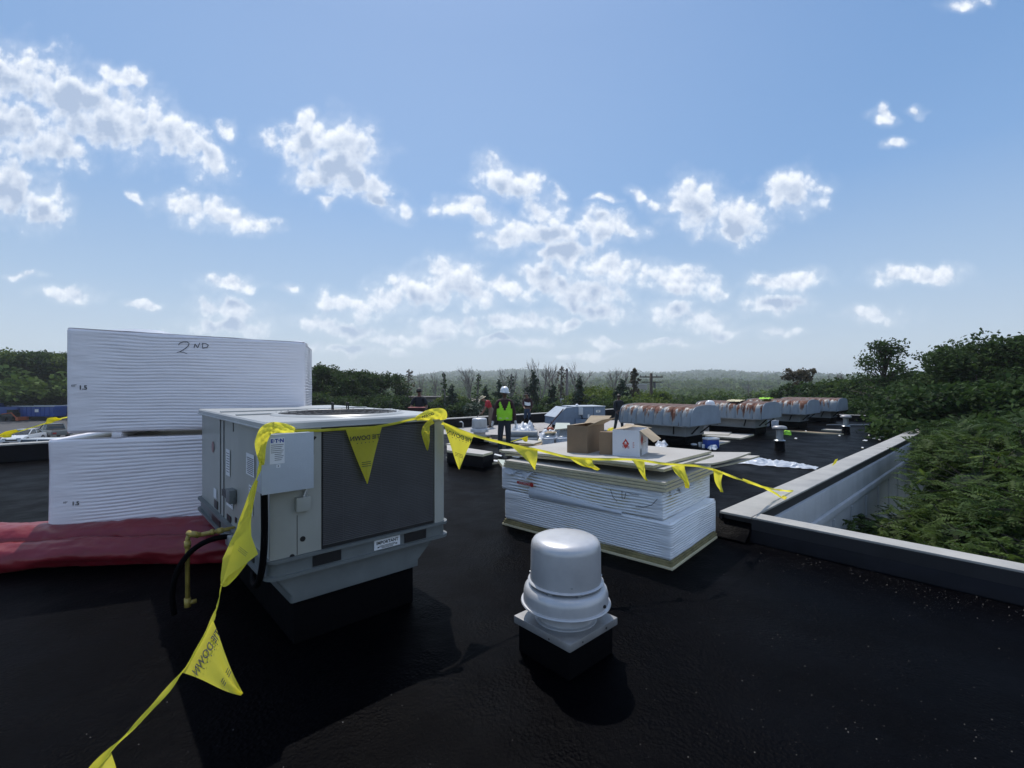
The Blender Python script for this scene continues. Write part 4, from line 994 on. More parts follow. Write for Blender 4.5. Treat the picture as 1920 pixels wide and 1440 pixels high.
pennant(P(1066, 852, 4.5), P(1110, 855, 4.55), P(1116, 880, 4.5), txt=False, flut=.06, curl=.04)
pennant(P(1184, 856, 4.62), P(1208, 860, 4.64), P(1214, 896, 4.58), txt=False, flut=.03)
pennant(P(1258, 868, 4.66), P(1283, 868, 4.72), P(1289, 910, 4.70), txt=False, flut=.05, curl=-.03)
pennant(P(1336, 873, 5.2), P(1356, 880, 5.36), P(1350, 917, 5.29), txt=False, flut=.03)
# bunched wraps at the two corners of the lid
def wrap_strip(pts, widths, name='tape_wrap'):
    b = MB(); pts = [Vector(p) for p in pts]; rows = []
    m_ = cr(pts, 8); wd = [widths[min(len(widths)-1, i//8)]*(1-(i % 8)/8)+widths[min(len(widths)-1, i//8+1)]*(i % 8)/8 for i in range(len(m_))]
    for i, p in enumerate(m_):
        t = (m_[min(i+1, len(m_)-1)]-m_[max(0, i-1)]).normalized(); view = (p-Vector((0, 0, H))).normalized(); s = t.cross(view).normalized()
        for k in range(7):
            x = k/6-.5; rows.append(p+s*(x*wd[i])-view*(.012*math.cos(x*math.pi)+.008*math.sin(k*2.1+i*.6)+.006*fb(i*.3, k*.7)))
    b.add(rows, [(i*7+k, i*7+k+1, (i+1)*7+k+1, (i+1)*7+k) for i in range(len(m_)-1) for k in range(6)])
    return put(b.build(name, M['yellow'], None, smooth=True, fix=False), bunt)
wrap_strip([P(553, 801, 3.17), P(535, 797, 3.10), P(512, 796, 3.03), P(498, 803, 2.99), P(489, 825, 2.97), P(490, 850, 2.96), P(492, 866, 2.96)], [.03, .062, .075, .075, .070, .045, .02])
text('TIE DOWN', .016, (Vector(P(513, 797, 2.95))-bunt.location, (0, 0, 1), (-.95, -.2, 0)), M['ink'], bunt)
wrap_strip([P(482, 895, 2.94), P(470, 940, 2.85), P(460, 975, 2.78), P(452, 1010, 2.72), P(441, 1045, 2.64), P(424, 1082, 2.58), P(415, 1092, 2.55)], [.012, .028, .06, .11, .13, .06, .015])
tb = [P(462, 1015, 2.66), P(482, 1033, 2.60), P(430, 1078, 2.52), P(437, 1040, 2.6)]
b = MB(); b.add([P(466, 985, 2.70), P(484, 1033, 2.64), P(462, 1050, 2.60), P(428, 1074, 2.55), P(415, 1092, 2.53), P(425, 1060, 2.58), P(440, 1010, 2.66)], [(0, 1, 2, 6), (6, 2, 3, 5), (5, 3, 4)]); put(b.build('pennant', M['yellow'], None, smooth=True, fix=False), bunt)
b = MB()
for k in range(3):
    pa = P(446+k*1.5, 1025-k*3, 2.56); pb = P(461+k*1.5, 1037-k*3, 2.555); b.tube([pa, pb], .0012, 4)
put(b.build('small_print', M['ink'], None), bunt)
wrap_strip([P(780, 779, 3.88), P(800, 773, 3.93), P(815, 770, 3.97), P(828, 771, 3.99), P(831, 781, 4.0)], [.03, .085, .095, .10, .05])
text('NWOD', .03, (Vector(P(803, 773, 3.86))-bunt.location, Vector((.93, .15, .3)).normalized(), Vector((-.3, 0, .93)).normalized()), M['ink'], bunt, bold=.001)
wrap_strip([P(812, 783, 3.93), P(802, 790, 3.90), P(798, 803, 3.88), P(800, 822, 3.88), P(801.5, 839, 3.89)], [.05, .045, .07, .05, .004])

# a second line of tape on the left edge of the roof
b2 = empty('warning_pennant_line', P(60, 800, 9.5), 0, 'short yellow tape with two fluttering pennants beyond the roof edge at far left', 'warning line')
ribbon([P(-60, 822, 8.6), P(0, 812, 9.0), P(35, 803, 9.3), P(84, 788, 9.7), P(112, 779, 9.9), P(140, 774, 10.0)], .022, parent=b2)
for pts in ([(-6, 811, 9), (10, 803, 9.1), (30, 799, 9.25), (35, 803, 9.3), (22, 808, 9.2), (21, 814, 9.15), (8, 815, 9.1)], [(84, 790, 9.7), (89, 778, 9.75), (105, 776, 9.8), (116, 781, 9.9), (103, 784, 9.8), (96, 788, 9.75)]):
    b = MB(); q = [P(*p) for p in pts]; n = len(q); off = Vector((0, .004, 0)); b.add(q+[x+off for x in q], [tuple(range(n)), tuple(range(2*n-1, n-1, -1))]+[(i, (i+1) % n, n+(i+1) % n, n+i) for i in range(n)]); put(b.build('pennant', M['yellow'], None, fix=False), b2)

# ------------------------------------------------------------------ barrel hoods with rust
def hood(u, v, L, Wd, label, first=None):
    if first:
        c = copy_tree(first); c.location = W(u, v, 0); c['label'] = label; return c
    r = empty('barrel_roof_hood', W(u, v, 0), RZ, label, 'rooftop hood', 'rust streaked barrel hoods'); zb = .63; hh = .62
    prof = []
    for k in range(25):
        t = k/24; a = math.pi*(1-t); ex = .55
        x = Wd/2+Wd/2*math.copysign(abs(math.cos(a))**ex, math.cos(a)); z = hh*abs(math.sin(a))**.72
        prof.append((x, z))
    prof = [(0.0, 0.0), (.015, .12), (.05, .30), (.085, .40), (.15, .49), (.27, .56), (.45, .595), (.75, .612), (Wd/2, .62)]
    prof = prof+[(Wd-x, z) for x, z in prof[-2::-1]]
    # refine
    pr2 = []
    for i in range(len(prof)-1):
        for k in range(3): t = k/3; pr2.append((prof[i][0]*(1-t)+prof[i+1][0]*t, prof[i][1]*(1-t)+prof[i+1][1]*t))
    pr2.append(prof[-1]); NP = len(pr2); ny = 97; nrib = 8
    def f(i, j):
        x, z = pr2[min(NP-1, round(i*(NP-1)))]; y = j*L; ph = (y/L*nrib) % 1
        s = 1-.0; groove = .058*(math.sin(math.pi*ph)**.40-1)
        cx, cz = Wd/2, .05; dx, dz = x-cx, z-cz; l = math.hypot(dx, dz); return (x+dx/l*groove, y, max(0.0 if z < .001 else z+dz/l*groove, 0))
    b = MB(); b.grid(f, NP, ny); sh = b.build('ribbed_cover', M['rust'], r, smooth=True); sh.location = (0, 0, zb)
    for y, nm in ((-.004, 0), (L+.004, 1)):
        b = MB(); pts = [(x*.985+.015, y+(0 if nm == 0 else 0), z*.985) for x, z in prof]; n = len(pts)
        d = -.012 if nm == 0 else .012; b.add(pts+[(x, yy+d, z) for x, yy, z in pts], [tuple(range(n)), tuple(range(2*n-1, n-1, -1))]+[(i, (i+1) % n, n+(i+1) % n, n+i) for i in range(n)])
        e = b.build('end_panel', M['hoodend'], r); e.location = (0, 0, zb)
    b = MB(); b.box(.02, Wd-.02, .02, L-.02, zb-.03, zb); b.build('under_tray', M['plenum'], r)
    b = MB(); b.prism([(.42, .35), (Wd-.42, .35), (Wd-.42, L-.35), (.42, L-.35)], .26, zb-.03); b.build('plenum', M['plenum'], r, bevel=.02)
    b = MB(); b.box(.46, Wd-.46, .39, L-.39, 0, .259); b.build('roof_curb', M['blackmat'], r, bevel=.02)
    for (xa, ya, xb, yb) in ((.06, .55, .41, .75), (.06, L-.55, .41, L-.75), (Wd-.06, .55, Wd-.41, .75), (.7, .05, .8, .34), (1.5, .05, 1.4, .34)):
        b = MB(); b.tube([(xa, ya, zb-.03), (xb, yb, .33)], .022, 6); b.build('brace', M['flash'], r)
    return r
h1 = hood(13.25, 6.55, 2.5, 2.1, 'nearest rust streaked barrel hood, largest in view, braces under its edge')
hood(17.95, 6.2, 0, 0, 'second rust streaked barrel hood, with a white hard hat by its left end', h1)
hood(22.5, 6.0, 0, 0, 'third rust streaked barrel hood, partly behind the second', h1)
hood(26.4, 5.75, 0, 0, 'farthest rust streaked barrel hood, standing nearest the far roof edge', h1)

# ------------------------------------------------------------------ blue grey make-up air unit
c = G(1040, 795); rt = empty('rooftop_unit', G(1050, 803), R(18), 'blue grey rooftop unit with sloped intake hood and ribbed cabinet', 'rooftop unit')
b = MB(); b.box(.15, 2.0, .1, 1.2, 0, .25); b.build('roof_curb', M['blackmat'], rt)
def side_poly(pts, y0, y1, nm, m): 
    b = MB(); n = len(pts); b.add([(x, y0, z) for x, z in pts]+[(x, y1, z) for x, z in pts], [tuple(range(n)), tuple(range(2*n-1, n-1, -1))]+[(i, (i+1) % n, n+(i+1) % n, n+i) for i in range(n)]); return b.build(nm, m, rt)
side_poly([(-.22, .27), (.62, .27), (.62, .95), (.30, .95), (-.20, .56)], -.02, 1.1, 'intake_hood', M['rtu'])
b = MB(); b.add([(-.23, -.03, .57), (-.23, 1.11, .57), (.30, 1.11, .965), (.30, -.03, .965), (-.23, -.03, .585), (-.23, 1.11, .585), (.30, 1.11, .98), (.30, -.03, .98)], [(0,1,2,3), (7,6,5,4), (0,4,5,1), (1,5,6,2), (2,6,7,3), (3,7,4,0)]); b.build('sloped_panel', M['rtutop'], rt)
b = MB(); b.box(.625, 2.05, 0, 1.15, .27, .97); cb_ = b.build('cabinet', M['rtu'], rt, bevel=.008)
b = MB(); b.box(.60, 2.07, -.02, 1.17, .972, 1.0); b.build('lid', M['rtutop'], rt)
b = MB(); b.box(1.0, 1.012, -.006, -.001, .28, .96); b.box(1.5, 1.512, -.006, -.001, .28, .96); b.build('panel_seam', M['flash'], rt)
b = MB(); b.box(.80, .98, -.10, -.001, .66, .96); b.build('control_box', M['disc'], rt, bevel=.005)
b = MB(); b.box(.66, 1.1, -.12, -.001, .28, .48); b.build('service_box', M['rtu'], rt, bevel=.005)
b = MB(); b.tube([(.9, -.05, .66), (1.0, -.06, .45), (1.08, -.06, .25)], .014, 6); b.tube([(.9, -.07, .50), (1.35, -.07, .49), (1.36, -.07, .3)], .016, 6); b.build('conduit', M['flash'], rt)
b = MB(); b.box(1.62, 1.82, -.004, -.001, .74, .84); b.box(1.24, 1.32, -.004, -.001, .40, .66); b.build('label', M['white'], rt)
b = MB(); b.box(1.66, 1.78, -.0052, -.0042, .80, .815); b.box(1.67, 1.77, -.0052, -.0042, .765, .78); b.build('small_print', M['flash'], rt)
b = MB(); b.lathe([(.02, 0), (.06, .01), (.07, .05), (.03, .09), (.001, .1)], 12, (.85, .2, 1.0)); b.box(.3, .42, .2, .24, .99, 1.02); b.build('cap', M['white'], rt)

# ------------------------------------------------------------------ roof vents
def vent(loc, label):
    r = empty('pipe_vent', loc, 0, label, 'roof vent', 'capped pipe vents')
    b = MB(); b.lathe([(.15, 0), (.135, .02), (.12, .27), (.11, .28)], 16); b.build('vent_boot', M['blackmat'], r, smooth=True, sharp=40)
    b = MB(); b.lathe([(.14, .281), (.15, .29), (.14, .30), (.095, .32), (.09, .55), (.10, .60), (.17, .615)], 20); b.build('pipe', M['galv'], r, smooth=True, sharp=40)
    b = MB(); b.lathe([(.10, .616), (.185, .625), (.19, .65), (.17, .69), (.11, .71), (.002, .715)], 20); b.build('cap', M['aluplate'], r, smooth=True, sharp=50)
    return r
v1 = vent(G(1462, 839), 'capped pipe vent on the open black roof, in front of the hoods')
reuse(v1, G(1586, 807), 0, 'capped pipe vent standing farther back toward the far roof edge')
r_ = empty('ball_vent', G(1663, 792), 0, 'round white turbine vent near the far right roof corner', 'roof vent')
b = MB(); b.lathe([(.12, 0), (.10, .02), (.09, .16)], 14); b.build('vent_neck', M['galv'], r_, smooth=True)
b = MB(); b.lathe([(.09, .161), (.2, .2), (.28, .28), (.29, .34), (.25, .42), (.14, .49), (.002, .51)], 20); b.build('vent_ball', M['white'], r_, smooth=True, sharp=70)
r_ = empty('pipe_vent', G(1648, 784), 0, 'short black vent box against the far parapet', 'roof vent')
b = MB(); b.box(-.14, .14, -.14, .14, 0, .45); b.build('vent_body', M['flash'], r_); b = MB(); b.box(-.05, .3, -.12, .12, .452, .5); b.build('cap', M['flash'], r_)
# ------------------------------------------------------------------ work clutter on the roof
def flat(pxs, z, th_, label, group=None, top=None, cat='board', name='insulation_board'):
    pts = [G(x, y, z+th_) for x, y in pxs]
    ar = sum(pts[i].x*pts[(i+1) % 4].y-pts[(i+1) % 4].x*pts[i].y for i in range(4))
    if ar < 0: pts = pts[::-1]
    return board(name, [(p.x, p.y) for p in pts], z, th_, label, group, top=top, cat=cat)
gB = 'boards lying about the work area'
flat([(838, 828), (924, 841), (905, 846), (838, 838)], .30, .05, 'long pale board on top of the dark crate stack right of the big unit', gB)
b = MB(); p_ = [G(*q, .3) for q in ((838, 840), (905, 848), (926, 843), (850, 829))]
b.prism([(p.x, p.y) for p in p_], .02, .298); props(b.build('membrane_roll_pack', M['flash'], bevel=.01), 'dark flat pack of roofing under the long pale board', 'roofing pack')
flat([(836, 850), (905, 864), (936, 860), (860, 847)], .04, .04, 'dark weathered board on the roof beside the dark pack', gB, top=M['flash'])
flat([(936, 837), (1005, 850), (1030, 846), (960, 835)], .22, .05, 'pale board lying just behind the left end of the right bundles', gB)
flat([(933, 855), (945, 870), (1000, 880), (1010, 862)], .10, .06, 'grey green board low behind the right bundles', gB, top=M['gypsum'])
for (pp, lb) in (([(864, 848), (868, 845.5), (888, 848), (884, 851.5)], 'white paper sheet on the dark pack right of the big unit'), ([(914, 858), (918, 855.8), (938, 856.5), (936, 861.5)], 'white foam sheet at the feet of the person in the green vest'), ([(926, 846), (928, 844.6), (942, 847.5), (940, 850)], 'small white sheet left of the vested person\'s boots'), ([(960, 850), (962, 848.6), (975, 850.5), (972, 852.5)], 'narrow white sheet right of the vested person\'s boots')):
    flat(pp, .06, .012, lb, 'white offcuts by the crew', top=M['white'], cat='sheet', name='paper_sheet')
flat([(1042, 786.5), (1068, 787), (1071, 796), (1040, 799)], .45, .03, 'pale green board propped level in front of the blue grey unit', gB, top=M['gypsum'])
flat([(1018, 803), (1066, 799), (1070, 803), (1022, 806)], .22, .04, 'worn board under the pale green board', gB, top=M['wood'])
b = MB(); p_ = [G(*q) for q in ((1022, 812), (1070, 810), (1066, 805), (1020, 806))]; b.prism([(p.x, p.y) for p in p_], 0, .2); props(b.build('curb_block', M['flash'], bevel=.02), 'black curb block beneath the worn board by the unit', 'roof curb')
for pp, z_, th_, tp_, lb in (
    ([(836, 826), (852, 823), (880, 826), (866, 829.5)], .03, .05, 'facer', 'pale board strip left of the far exhaust fan curb'),
    ([(838, 834), (846, 832), (884, 836), (874, 839)], .02, .04, 'flash', 'black board strip left of the far exhaust fan'),
    ([(872, 852), (900, 852), (930, 856), (902, 858)], .02, .04, 'wood', 'brown plank between the white sheets'),
    ([(842, 806), (858, 804), (880, 806), (866, 808.5)], .02, .05, 'facer', 'pale plank near the bent vent pipe'),
    ([(958, 842), (972, 841), (1000, 845), (986, 847)], .02, .04, 'gypsum', 'grey board on the roof right of the vested person'),
    ([(1078, 802), (1130, 799), (1136, 803), (1084, 806)], .02, .05, 'facer', 'pale board in front of the blue grey unit, behind the tall brown box'),
    ([(1012, 829), (1070, 826), (1074, 830), (1016, 833)], .30, .03, 'wood', 'brown board lying just above the two white buckets')):
    flat(pp, z_, th_, lb, gB, top=M[tp_])
# dark crate in front of the white buckets
b = MB(); p_ = [G(*q) for q in ((972, 841), (1014, 843), (1018, 836), (978, 834))]; b.prism([(p.x, p.y) for p in p_], 0, .2)
props(b.build('timber_curb', M['wood'], bevel=.01), 'brown timber curb left of the white buckets', 'curb')
flat([(962, 823), (1000, 826), (1016, 821), (985, 818)], .21, .03, 'pale scrap board on the brown timber curb', gB)
for k, (px, py) in enumerate(((908, 821), (924, 824), (946, 818))):
    flat([(px-7, py-3), (px+10, py-1), (px+14, py-6), (px-3, py-7)], .06+.03*k, .05, ('short timber offcut right of the far exhaust fan', 'second timber offcut, nearer the vested person', 'timber offcut between the vested person\'s legs')[k], gB, top=M['wood'])
def bucket(loc, s, label, m=None, lid=True, name='bucket'):
    r = empty(name, loc, 0, label, 'bucket', 'white buckets'); b = MB(); b.lathe([(.125*s, 0), (.14*s, .02*s), (.148*s, .33*s), (.156*s, .332*s), (.158*s, .345*s), (.150*s, .35*s), (.142*s, .35*s), (.13*s, .05*s), (.002, .045*s)], 24); b.build('bucket_body', m or M['bucket'], r, smooth=True, sharp=40)
    b = MB(); b.tube([(.155*s*math.cos(a), .155*s*math.sin(a)-.0, .30*s-.10*s*math.sin(a) if True else 0) for a in [-math.pi+math.pi*k/10 for k in range(11)]], .004*s, 5); b.build('handle', M['galv'], r)
    return r
bucket(G(1028, 842), 1.15, 'open white bucket beside another, the left one of the pair'); bucket(G(1053, 841.5), 1.15, 'open white bucket beside another, the right one hidden partly by the tall brown box')
bucket(G(1453, 797), .95, 'white bucket with a dark mark near the second barrel hood'); bucket(G(1438, 793), .8, 'small white pail left of the bucket near the second barrel hood')
# crumpled sheets
def cloth(name, pts, hgt, label, cat, m, seed, n=34, z0=.01, group=None, freq=4):
    q = [G(*p) for p in pts]; c = sum(q, Vector())/4
    def f(i, j):
        p = (q[0]*(1-i)+q[1]*i)*(1-j)+(q[3]*(1-i)+q[2]*i)*j; e = min(1, 6*min(i, 1-i, j, 1-j))
        h_ = z0+hgt*max(0, (.45+.55*fb(p.x*freq+seed, p.y*freq, seed)))*(.25+.75*e)
        return Vector((p.x-c.x+.08*fb(p.x*3, p.y*3, seed+5), p.y-c.y+.08*fb(p.x*3, p.y*3, seed+8), h_))
    b = MB(); b.grid(f, n, n); o = b.build(name, m, None, smooth=True, fix=False); o.location = (c.x, c.y, 0); return props(o, label, cat, group)
cloth('plastic_sheet', [(962, 822), (1000, 824), (1004, 806), (958, 805)], .55, 'white plastic sheet heaped over grey rolls behind the vested person', 'plastic sheet', M['plastic'], 3, z0=.05)
cloth('plastic_sheet', [(1010, 822), (1072, 820), (1066, 810), (1012, 811)], .42, 'white plastic sheet heaped left of the tall brown box', 'plastic sheet', M['plastic'], 6, z0=.02)
cloth('plastic_strip', [(1352, 862), (1528, 876), (1534, 871), (1352, 849)], .13, 'long crumpled white plastic strip lying across the black roof to the parapet', 'plastic strip', M['plastic'], 9, n=70, freq=5)
cloth('plastic_scrap', [(1226, 838), (1252, 840), (1248, 828), (1230, 829)], .2, 'crumpled clear plastic behind the white cardboard box', 'plastic scrap', M['plastic'], 12)
cloth('black_bag', [(974, 802), (1000, 803), (996, 794), (980, 794)], .5, 'black bag slumped behind the white plastic heap', 'bag', M['blackmat'], 15, z0=.1)
cloth('yellow_scrap', [(996, 825), (1016, 825), (1016, 819), (1000, 819)], .10, 'pale yellow scrap beside the brown timber curb', 'scrap', M['foam'], 18)
cloth('yellow_scrap', [(1136, 808), (1152, 808), (1152, 802), (1140, 802)], .25, 'yellow tape tangle behind the tall brown cardboard box', 'scrap', M['yellow'], 21)
cloth('hivis_glove', [(1470, 810), (1484, 811), (1482, 805), (1472, 804)], .12, 'lime green glove dropped on the roof by the capped vent', 'glove', M['hivis'], 24)
rr = empty('membrane_rolls', G(966, 826), R(-8), 'grey membrane rolls lying under white plastic behind the vested person', 'roofing rolls')
for k, (y, z) in enumerate(((0, .11), (.24, .11), (.12, .30))):
    b = MB(); b.tube([(-.25, y, z), (.70, y, z)], .105, 16); b.build('roll', M['plenum'], rr, smooth=True, sharp=40)
# small pennant near the crew
b3 = empty('warning_pennant_line', G(985, 826), 0, 'short yellow tape with one pennant near the crew, beside the timber curb', 'warning line')
ribbon([P(948, 825, 13.2), P(968, 819, 13.0), P(990, 812, 12.8)], .02, parent=b3)
b = MB(); q = [P(977, 816, 12.85), P(990, 812, 12.8), P(989, 822, 12.8), P(984, 822.5, 12.8)]; b.add(q+[x+Vector((0, .004, 0)) for x in q], [(0, 1, 2, 3), (7, 6, 5, 4)]); put(b.build('pennant', M['yellow'], None, fix=False), b3)
# broom pole and orange cut-off tool
r_ = empty('long_handled_tool', G(1020, 808), 0, 'long dark tool handle leaning against the sloped intake hood', 'tool'); b = MB(); a_ = P(1021, 803, 17.2)-r_.location; c_ = P(1056, 761, 18.2)-r_.location; b.tube([a_, c_], .022, 6); b.build('handle', M['maroon'], r_); b = MB(); b.box(a_.x-.2, a_.x+.15, a_.y-.04, a_.y+.04, a_.z-.05, a_.z); b.build('tool_head', M['flash'], r_)
r_ = empty('fuel_can', G(1032, 810)+Vector((0, 0, .1)), 0, 'small red fuel torch can on the white plastic, left of the tall brown box', 'fuel can'); b = MB(); b.lathe([(.02, 0), (.11, .01), (.13, .06), (.13, .14), (.09, .19), (.03, .21)], 18); b.build('can', M['orange'], r_, smooth=True); b = MB(); b.tube([(.02, 0, .2), (.03, 0, .42)], .014, 6); b.build('nozzle', M['flash'], r_)
r_ = empty('bent_pipe', G(866, 797), 0, 'small bent vent pipe left of the far exhaust fan', 'pipe'); b = MB(); b.tube([(.05, 0, 0), (.05, 0, .22), (0, 0, .28), (-.12, 0, .27)], .03, 8); b.build('pipe', M['galv'], r_, smooth=True)
# boards to the right of the bundles
gR = 'boards right of the white cardboard box'
flat([(1226, 847), (1290, 842), (1306, 838.5), (1240, 842)], .10, .05, 'narrow board lying farthest behind the white cardboard box', gR)
flat([(1226, 852), (1270, 855), (1352, 845.5), (1300, 843.5)], .16, .05, 'wide board lying behind the bundles, right of the white box', gR)
board('insulation_board', [(p.x, p.y) for p in (G(1225, 872, .2), G(1330, 872, .2), G(1424, 859, .2), G(1300, 852, .2))], .16, .035, 'lower wide bowed board past the right end of the bundles', gR, bend=lambda s, t: .10*t*t+.03*s)
board('insulation_board', [(p.x, p.y) for p in (G(1240, 862, .3), G(1335, 864, .3), G(1408, 852, .3), G(1290, 848, .3))], .25, .035, 'upper wide bowed board past the right end of the bundles', gR, bend=lambda s, t: .10*t*t+.03*s)
gH = 'boards beside the barrel hoods'
flat([(1311, 808), (1366, 809), (1372, 804), (1318, 803)], .03, .05, 'thin board tucked against the nearest barrel hood', gH)
flat([(1322, 811), (1389, 815.5), (1414, 808), (1352, 806)], .0, .05, 'broad pale board on the roof between the first two hoods', gH)
flat([(1343, 826), (1350, 826), (1369, 821), (1345, 819.5)], .0, .04, 'small pointed board behind the blue cooler', gH)
r_ = empty('cooler', G(1333, 834), R(10), 'blue cooler with a white lid on the roof below the nearest hood', 'cooler')
b = MB(); b.box(-.19, .19, -.13, .13, 0, .25); b.build('cooler_body', M['cooler'], r_, bevel=.02); b = MB(); b.box(-.2, .2, -.14, .14, .252, .31); b.build('cooler_lid', M['white'], r_, bevel=.02)
cloth('plastic_bag', [(1328, 839), (1347, 838), (1347, 830), (1331, 834)], .16, 'white and pink plastic bag slumped against the blue cooler', 'bag', M['plastic'], 27, n=20)
for k, (px, py, s, lb) in enumerate(((1313, 832, 1, 'small steel can left of the blue cooler'), (1319, 834, .8, 'small white cup between the can and the blue cooler'))):
    b = MB(); b.lathe([(.05*s, 0), (.06*s, .13*s), (.055*s, .14*s), (.002, .14*s)], 12); o = b.build('can' if k == 0 else 'cup', M['galv'] if k == 0 else M['white'], smooth=True, sharp=40); o.location = G(px, py); props(o, lb, 'can' if k == 0 else 'cup')
b = MB(); b.lathe([(.10, 0), (.09, .03), (.05, .045), (.002, .05)], 12); o = b.build('paper_plate', M['white']); o.location = G(1301, 828); props(o, 'small white plate in the shade under the nearest hood', 'plate')
gw = [((1478, 801), (1538, 806), (1582, 807), (1520, 803)), ((1540, 799), (1575, 801), (1580, 799.5), (1545, 798))]
flat(gw[0], .0, .04, 'long rusty brown timber strip near the third hood', 'timber strips by the hoods', top=M['wood'], cat='timber', name='timber_strip')
flat(gw[1], .0, .04, 'short pale timber strip behind the rusty brown one', 'timber strips by the hoods', cat='timber', name='timber_strip')
b = MB(); p0 = G(1550, 793); p1 = G(1658, 793); b.tube([p0+Vector((0, 0, .06)), p1+Vector((0, 0, .06))], .03, 6); props(b.build('conduit_run', M['plenum']), 'thin grey conduit run along the far roof toward the ball vent', 'conduit')
for k, (px, py, w) in enumerate(((1622, 821, 10), (1641, 817, 11), (1656, 814, 13), (1649, 819, 5), (1679, 805.5, 8), (1716, 783.5, 9), (1574, 811.5, 5), (1629, 811, 3), (1617, 834.5, 5), (1511, 803, 3), (1492, 817, 6))):
    q = [G(px-w/2, py), G(px+w*.3, py+.9), G(px+w/2, py-.4), G(px-w*.1, py-1.2)]
    o = board('foam_scrap', [(p.x, p.y) for p in q], .004, .02, ('flat white scrap, leftmost by the long coping past its middle', 'white scrap beside the coping, second along', 'long white scrap touching the coping edge', 'tiny white scrap between the two beside the coping', 'thin white scrap farther along the coping', 'white scrap in the far right roof corner', 'lone white scrap in front of the farther capped vent', 'tiny speck like scrap left of the pair by the coping', 'small white scrap nearest the middle of the coping', 'small pale scrap right of the rusty timber strip', 'grey flat scrap right of the nearer capped vent')[k], 'white scraps strewn on the roof', cat='scrap', top=M['white'])
# granules and specks
pts = []
for k in range(700):
    px = rng.uniform(1300, 1960); t = rng.random()
    if rng.random() < .6: py = 1015+(px-1440)*.229+abs(rng.normal(0, 22))+2
    else: py = rng.uniform(960, 1440)
    if py < 1015+(px-1440)*.229: continue
    pts.append(G(px, py))
for k in range(260): pts.append(G(rng.uniform(0, 1900), rng.uniform(880, 1440)))
pts = [p for p in pts if uv(p)[0] < UN-.12 or uv(p)[1] > VN+.1]
pc = np.array([tuple(p) for p in pts]); n = len(pc); sz = (.0012+.0035*rng.random(n)**4)[:, None]
tet = np.array([(1, 0, 0), (-.5, .87, 0), (-.5, -.87, 0), (0, 0, 1.2)]); v = (pc[:, None, :]+tet[None]*sz[:, None, :]).reshape(-1, 3)
f_ = (np.arange(n)[:, None, None]*4+np.array([(0, 1, 3), (1, 2, 3), (2, 0, 3)])[None]).reshape(-1, 3)
props(mesh_np('granules', v, f_, M['grit']), kind='stuff')
# parapet trims
props(flat([(1464, 927), (1472, 931), (1476, 926), (1468, 922)], .287, .002, 'curled yellow tape end lying on the long coping', top=M['yellow'], cat='tape', name='tape_end'), cat='tape')
b = MB(); q = [P(1560, 868, 9.0), P(1566, 856, 9.1), P(1571, 854, 9.15), P(1568, 862, 9.05)]; b.add(q+[x+Vector((0, .004, .001)) for x in q], [(0, 1, 2, 3), (7, 6, 5, 4)]); props(b.build('tape_end', M['yellow'], fix=False), 'small yellow tape tail sticking up from the middle of the long coping', 'tape')
# cloths on hoods
def draped(u, v, z, s, label, m, seed):
    b = MB(); b.grid(lambda i, j: Vector(((i-.5)*s*1.6, (j-.5)*s, .05*abs(fb(i*4, j*4, seed))+.02-.10*max(0, abs(i-.5)*2-.6)))+Vector((.05*fb(i*3, j*3, seed+1), .06*fb(i*3, j*3, seed+2), 0)), 14, 14)
    o = b.build('cloth', m, smooth=True, fix=False); o.location = W(u, v, z); o.rotation_euler = (0, 0, RZ); return props(o, label, 'cloth')
draped(22.9, 7.7, 1.26, .42, 'lime green high visibility vest laid on top of the third barrel hood', M['hivis'], 2)
draped(18.6, 7.3, 1.26, .5, 'pale yellow cloth laid on the second barrel hood', M['foam'], 5)
def hard_hat(parent=None, s=1.0):
    b = MB(); prof = [(.002, .145), (.05, .138), (.09, .115), (.115, .075), (.122, .03), (.124, 0)]
    n = 28; vs = [(r*math.cos(2*math.pi*j/n)*.88*s, r*math.sin(2*math.pi*j/n)*1.08*s, z*s) for r, z in prof for j in range(n)]
    fs = [(i*n+j, i*n+(j+1) % n, (i+1)*n+(j+1) % n, (i+1)*n+j) for i in range(len(prof)-1) for j in range(n)]+[tuple(range(n))]
    b.add(vs, fs)
    rim = []; 
    for rr_, z in ((.124, .004), (None, -.006), (None, -.010), (.120, -.004)):
        for j in range(n):
            a = 2*math.pi*j/n; front = max(0, -math.sin(a))**3; r = rr_ if rr_ else .134+.045*front
            rim.append((r*math.cos(a)*.88*s, r*math.sin(a)*1.08*s, (z-.012*front)*s))
    b.add(rim, [(i*n+j, i*n+(j+1) % n, (i+1)*n+(j+1) % n, (i+1)*n+j) for i in range(3) for j in range(n)])
    for x in (-.02, 0, .02): b.tube([(x*s, -.10*s, .085*s), (x*s, -.05*s, .135*s), (x*s, .05*s, .137*s), (x*s, .10*s, .09*s)], .006*s, 5)
    return b.build('hard_hat', M['hat'], parent, smooth=True, sharp=60)
hh_ = hard_hat(); hh_.location = W(15.25, 6.85, 1.20); hh_.rotation_euler = (0, 0, R(60)); props(hh_, 'white hard hat resting on the end of the nearest barrel hood', 'hard hat'); hh_.scale = (1.15, 1.15, 1.15)

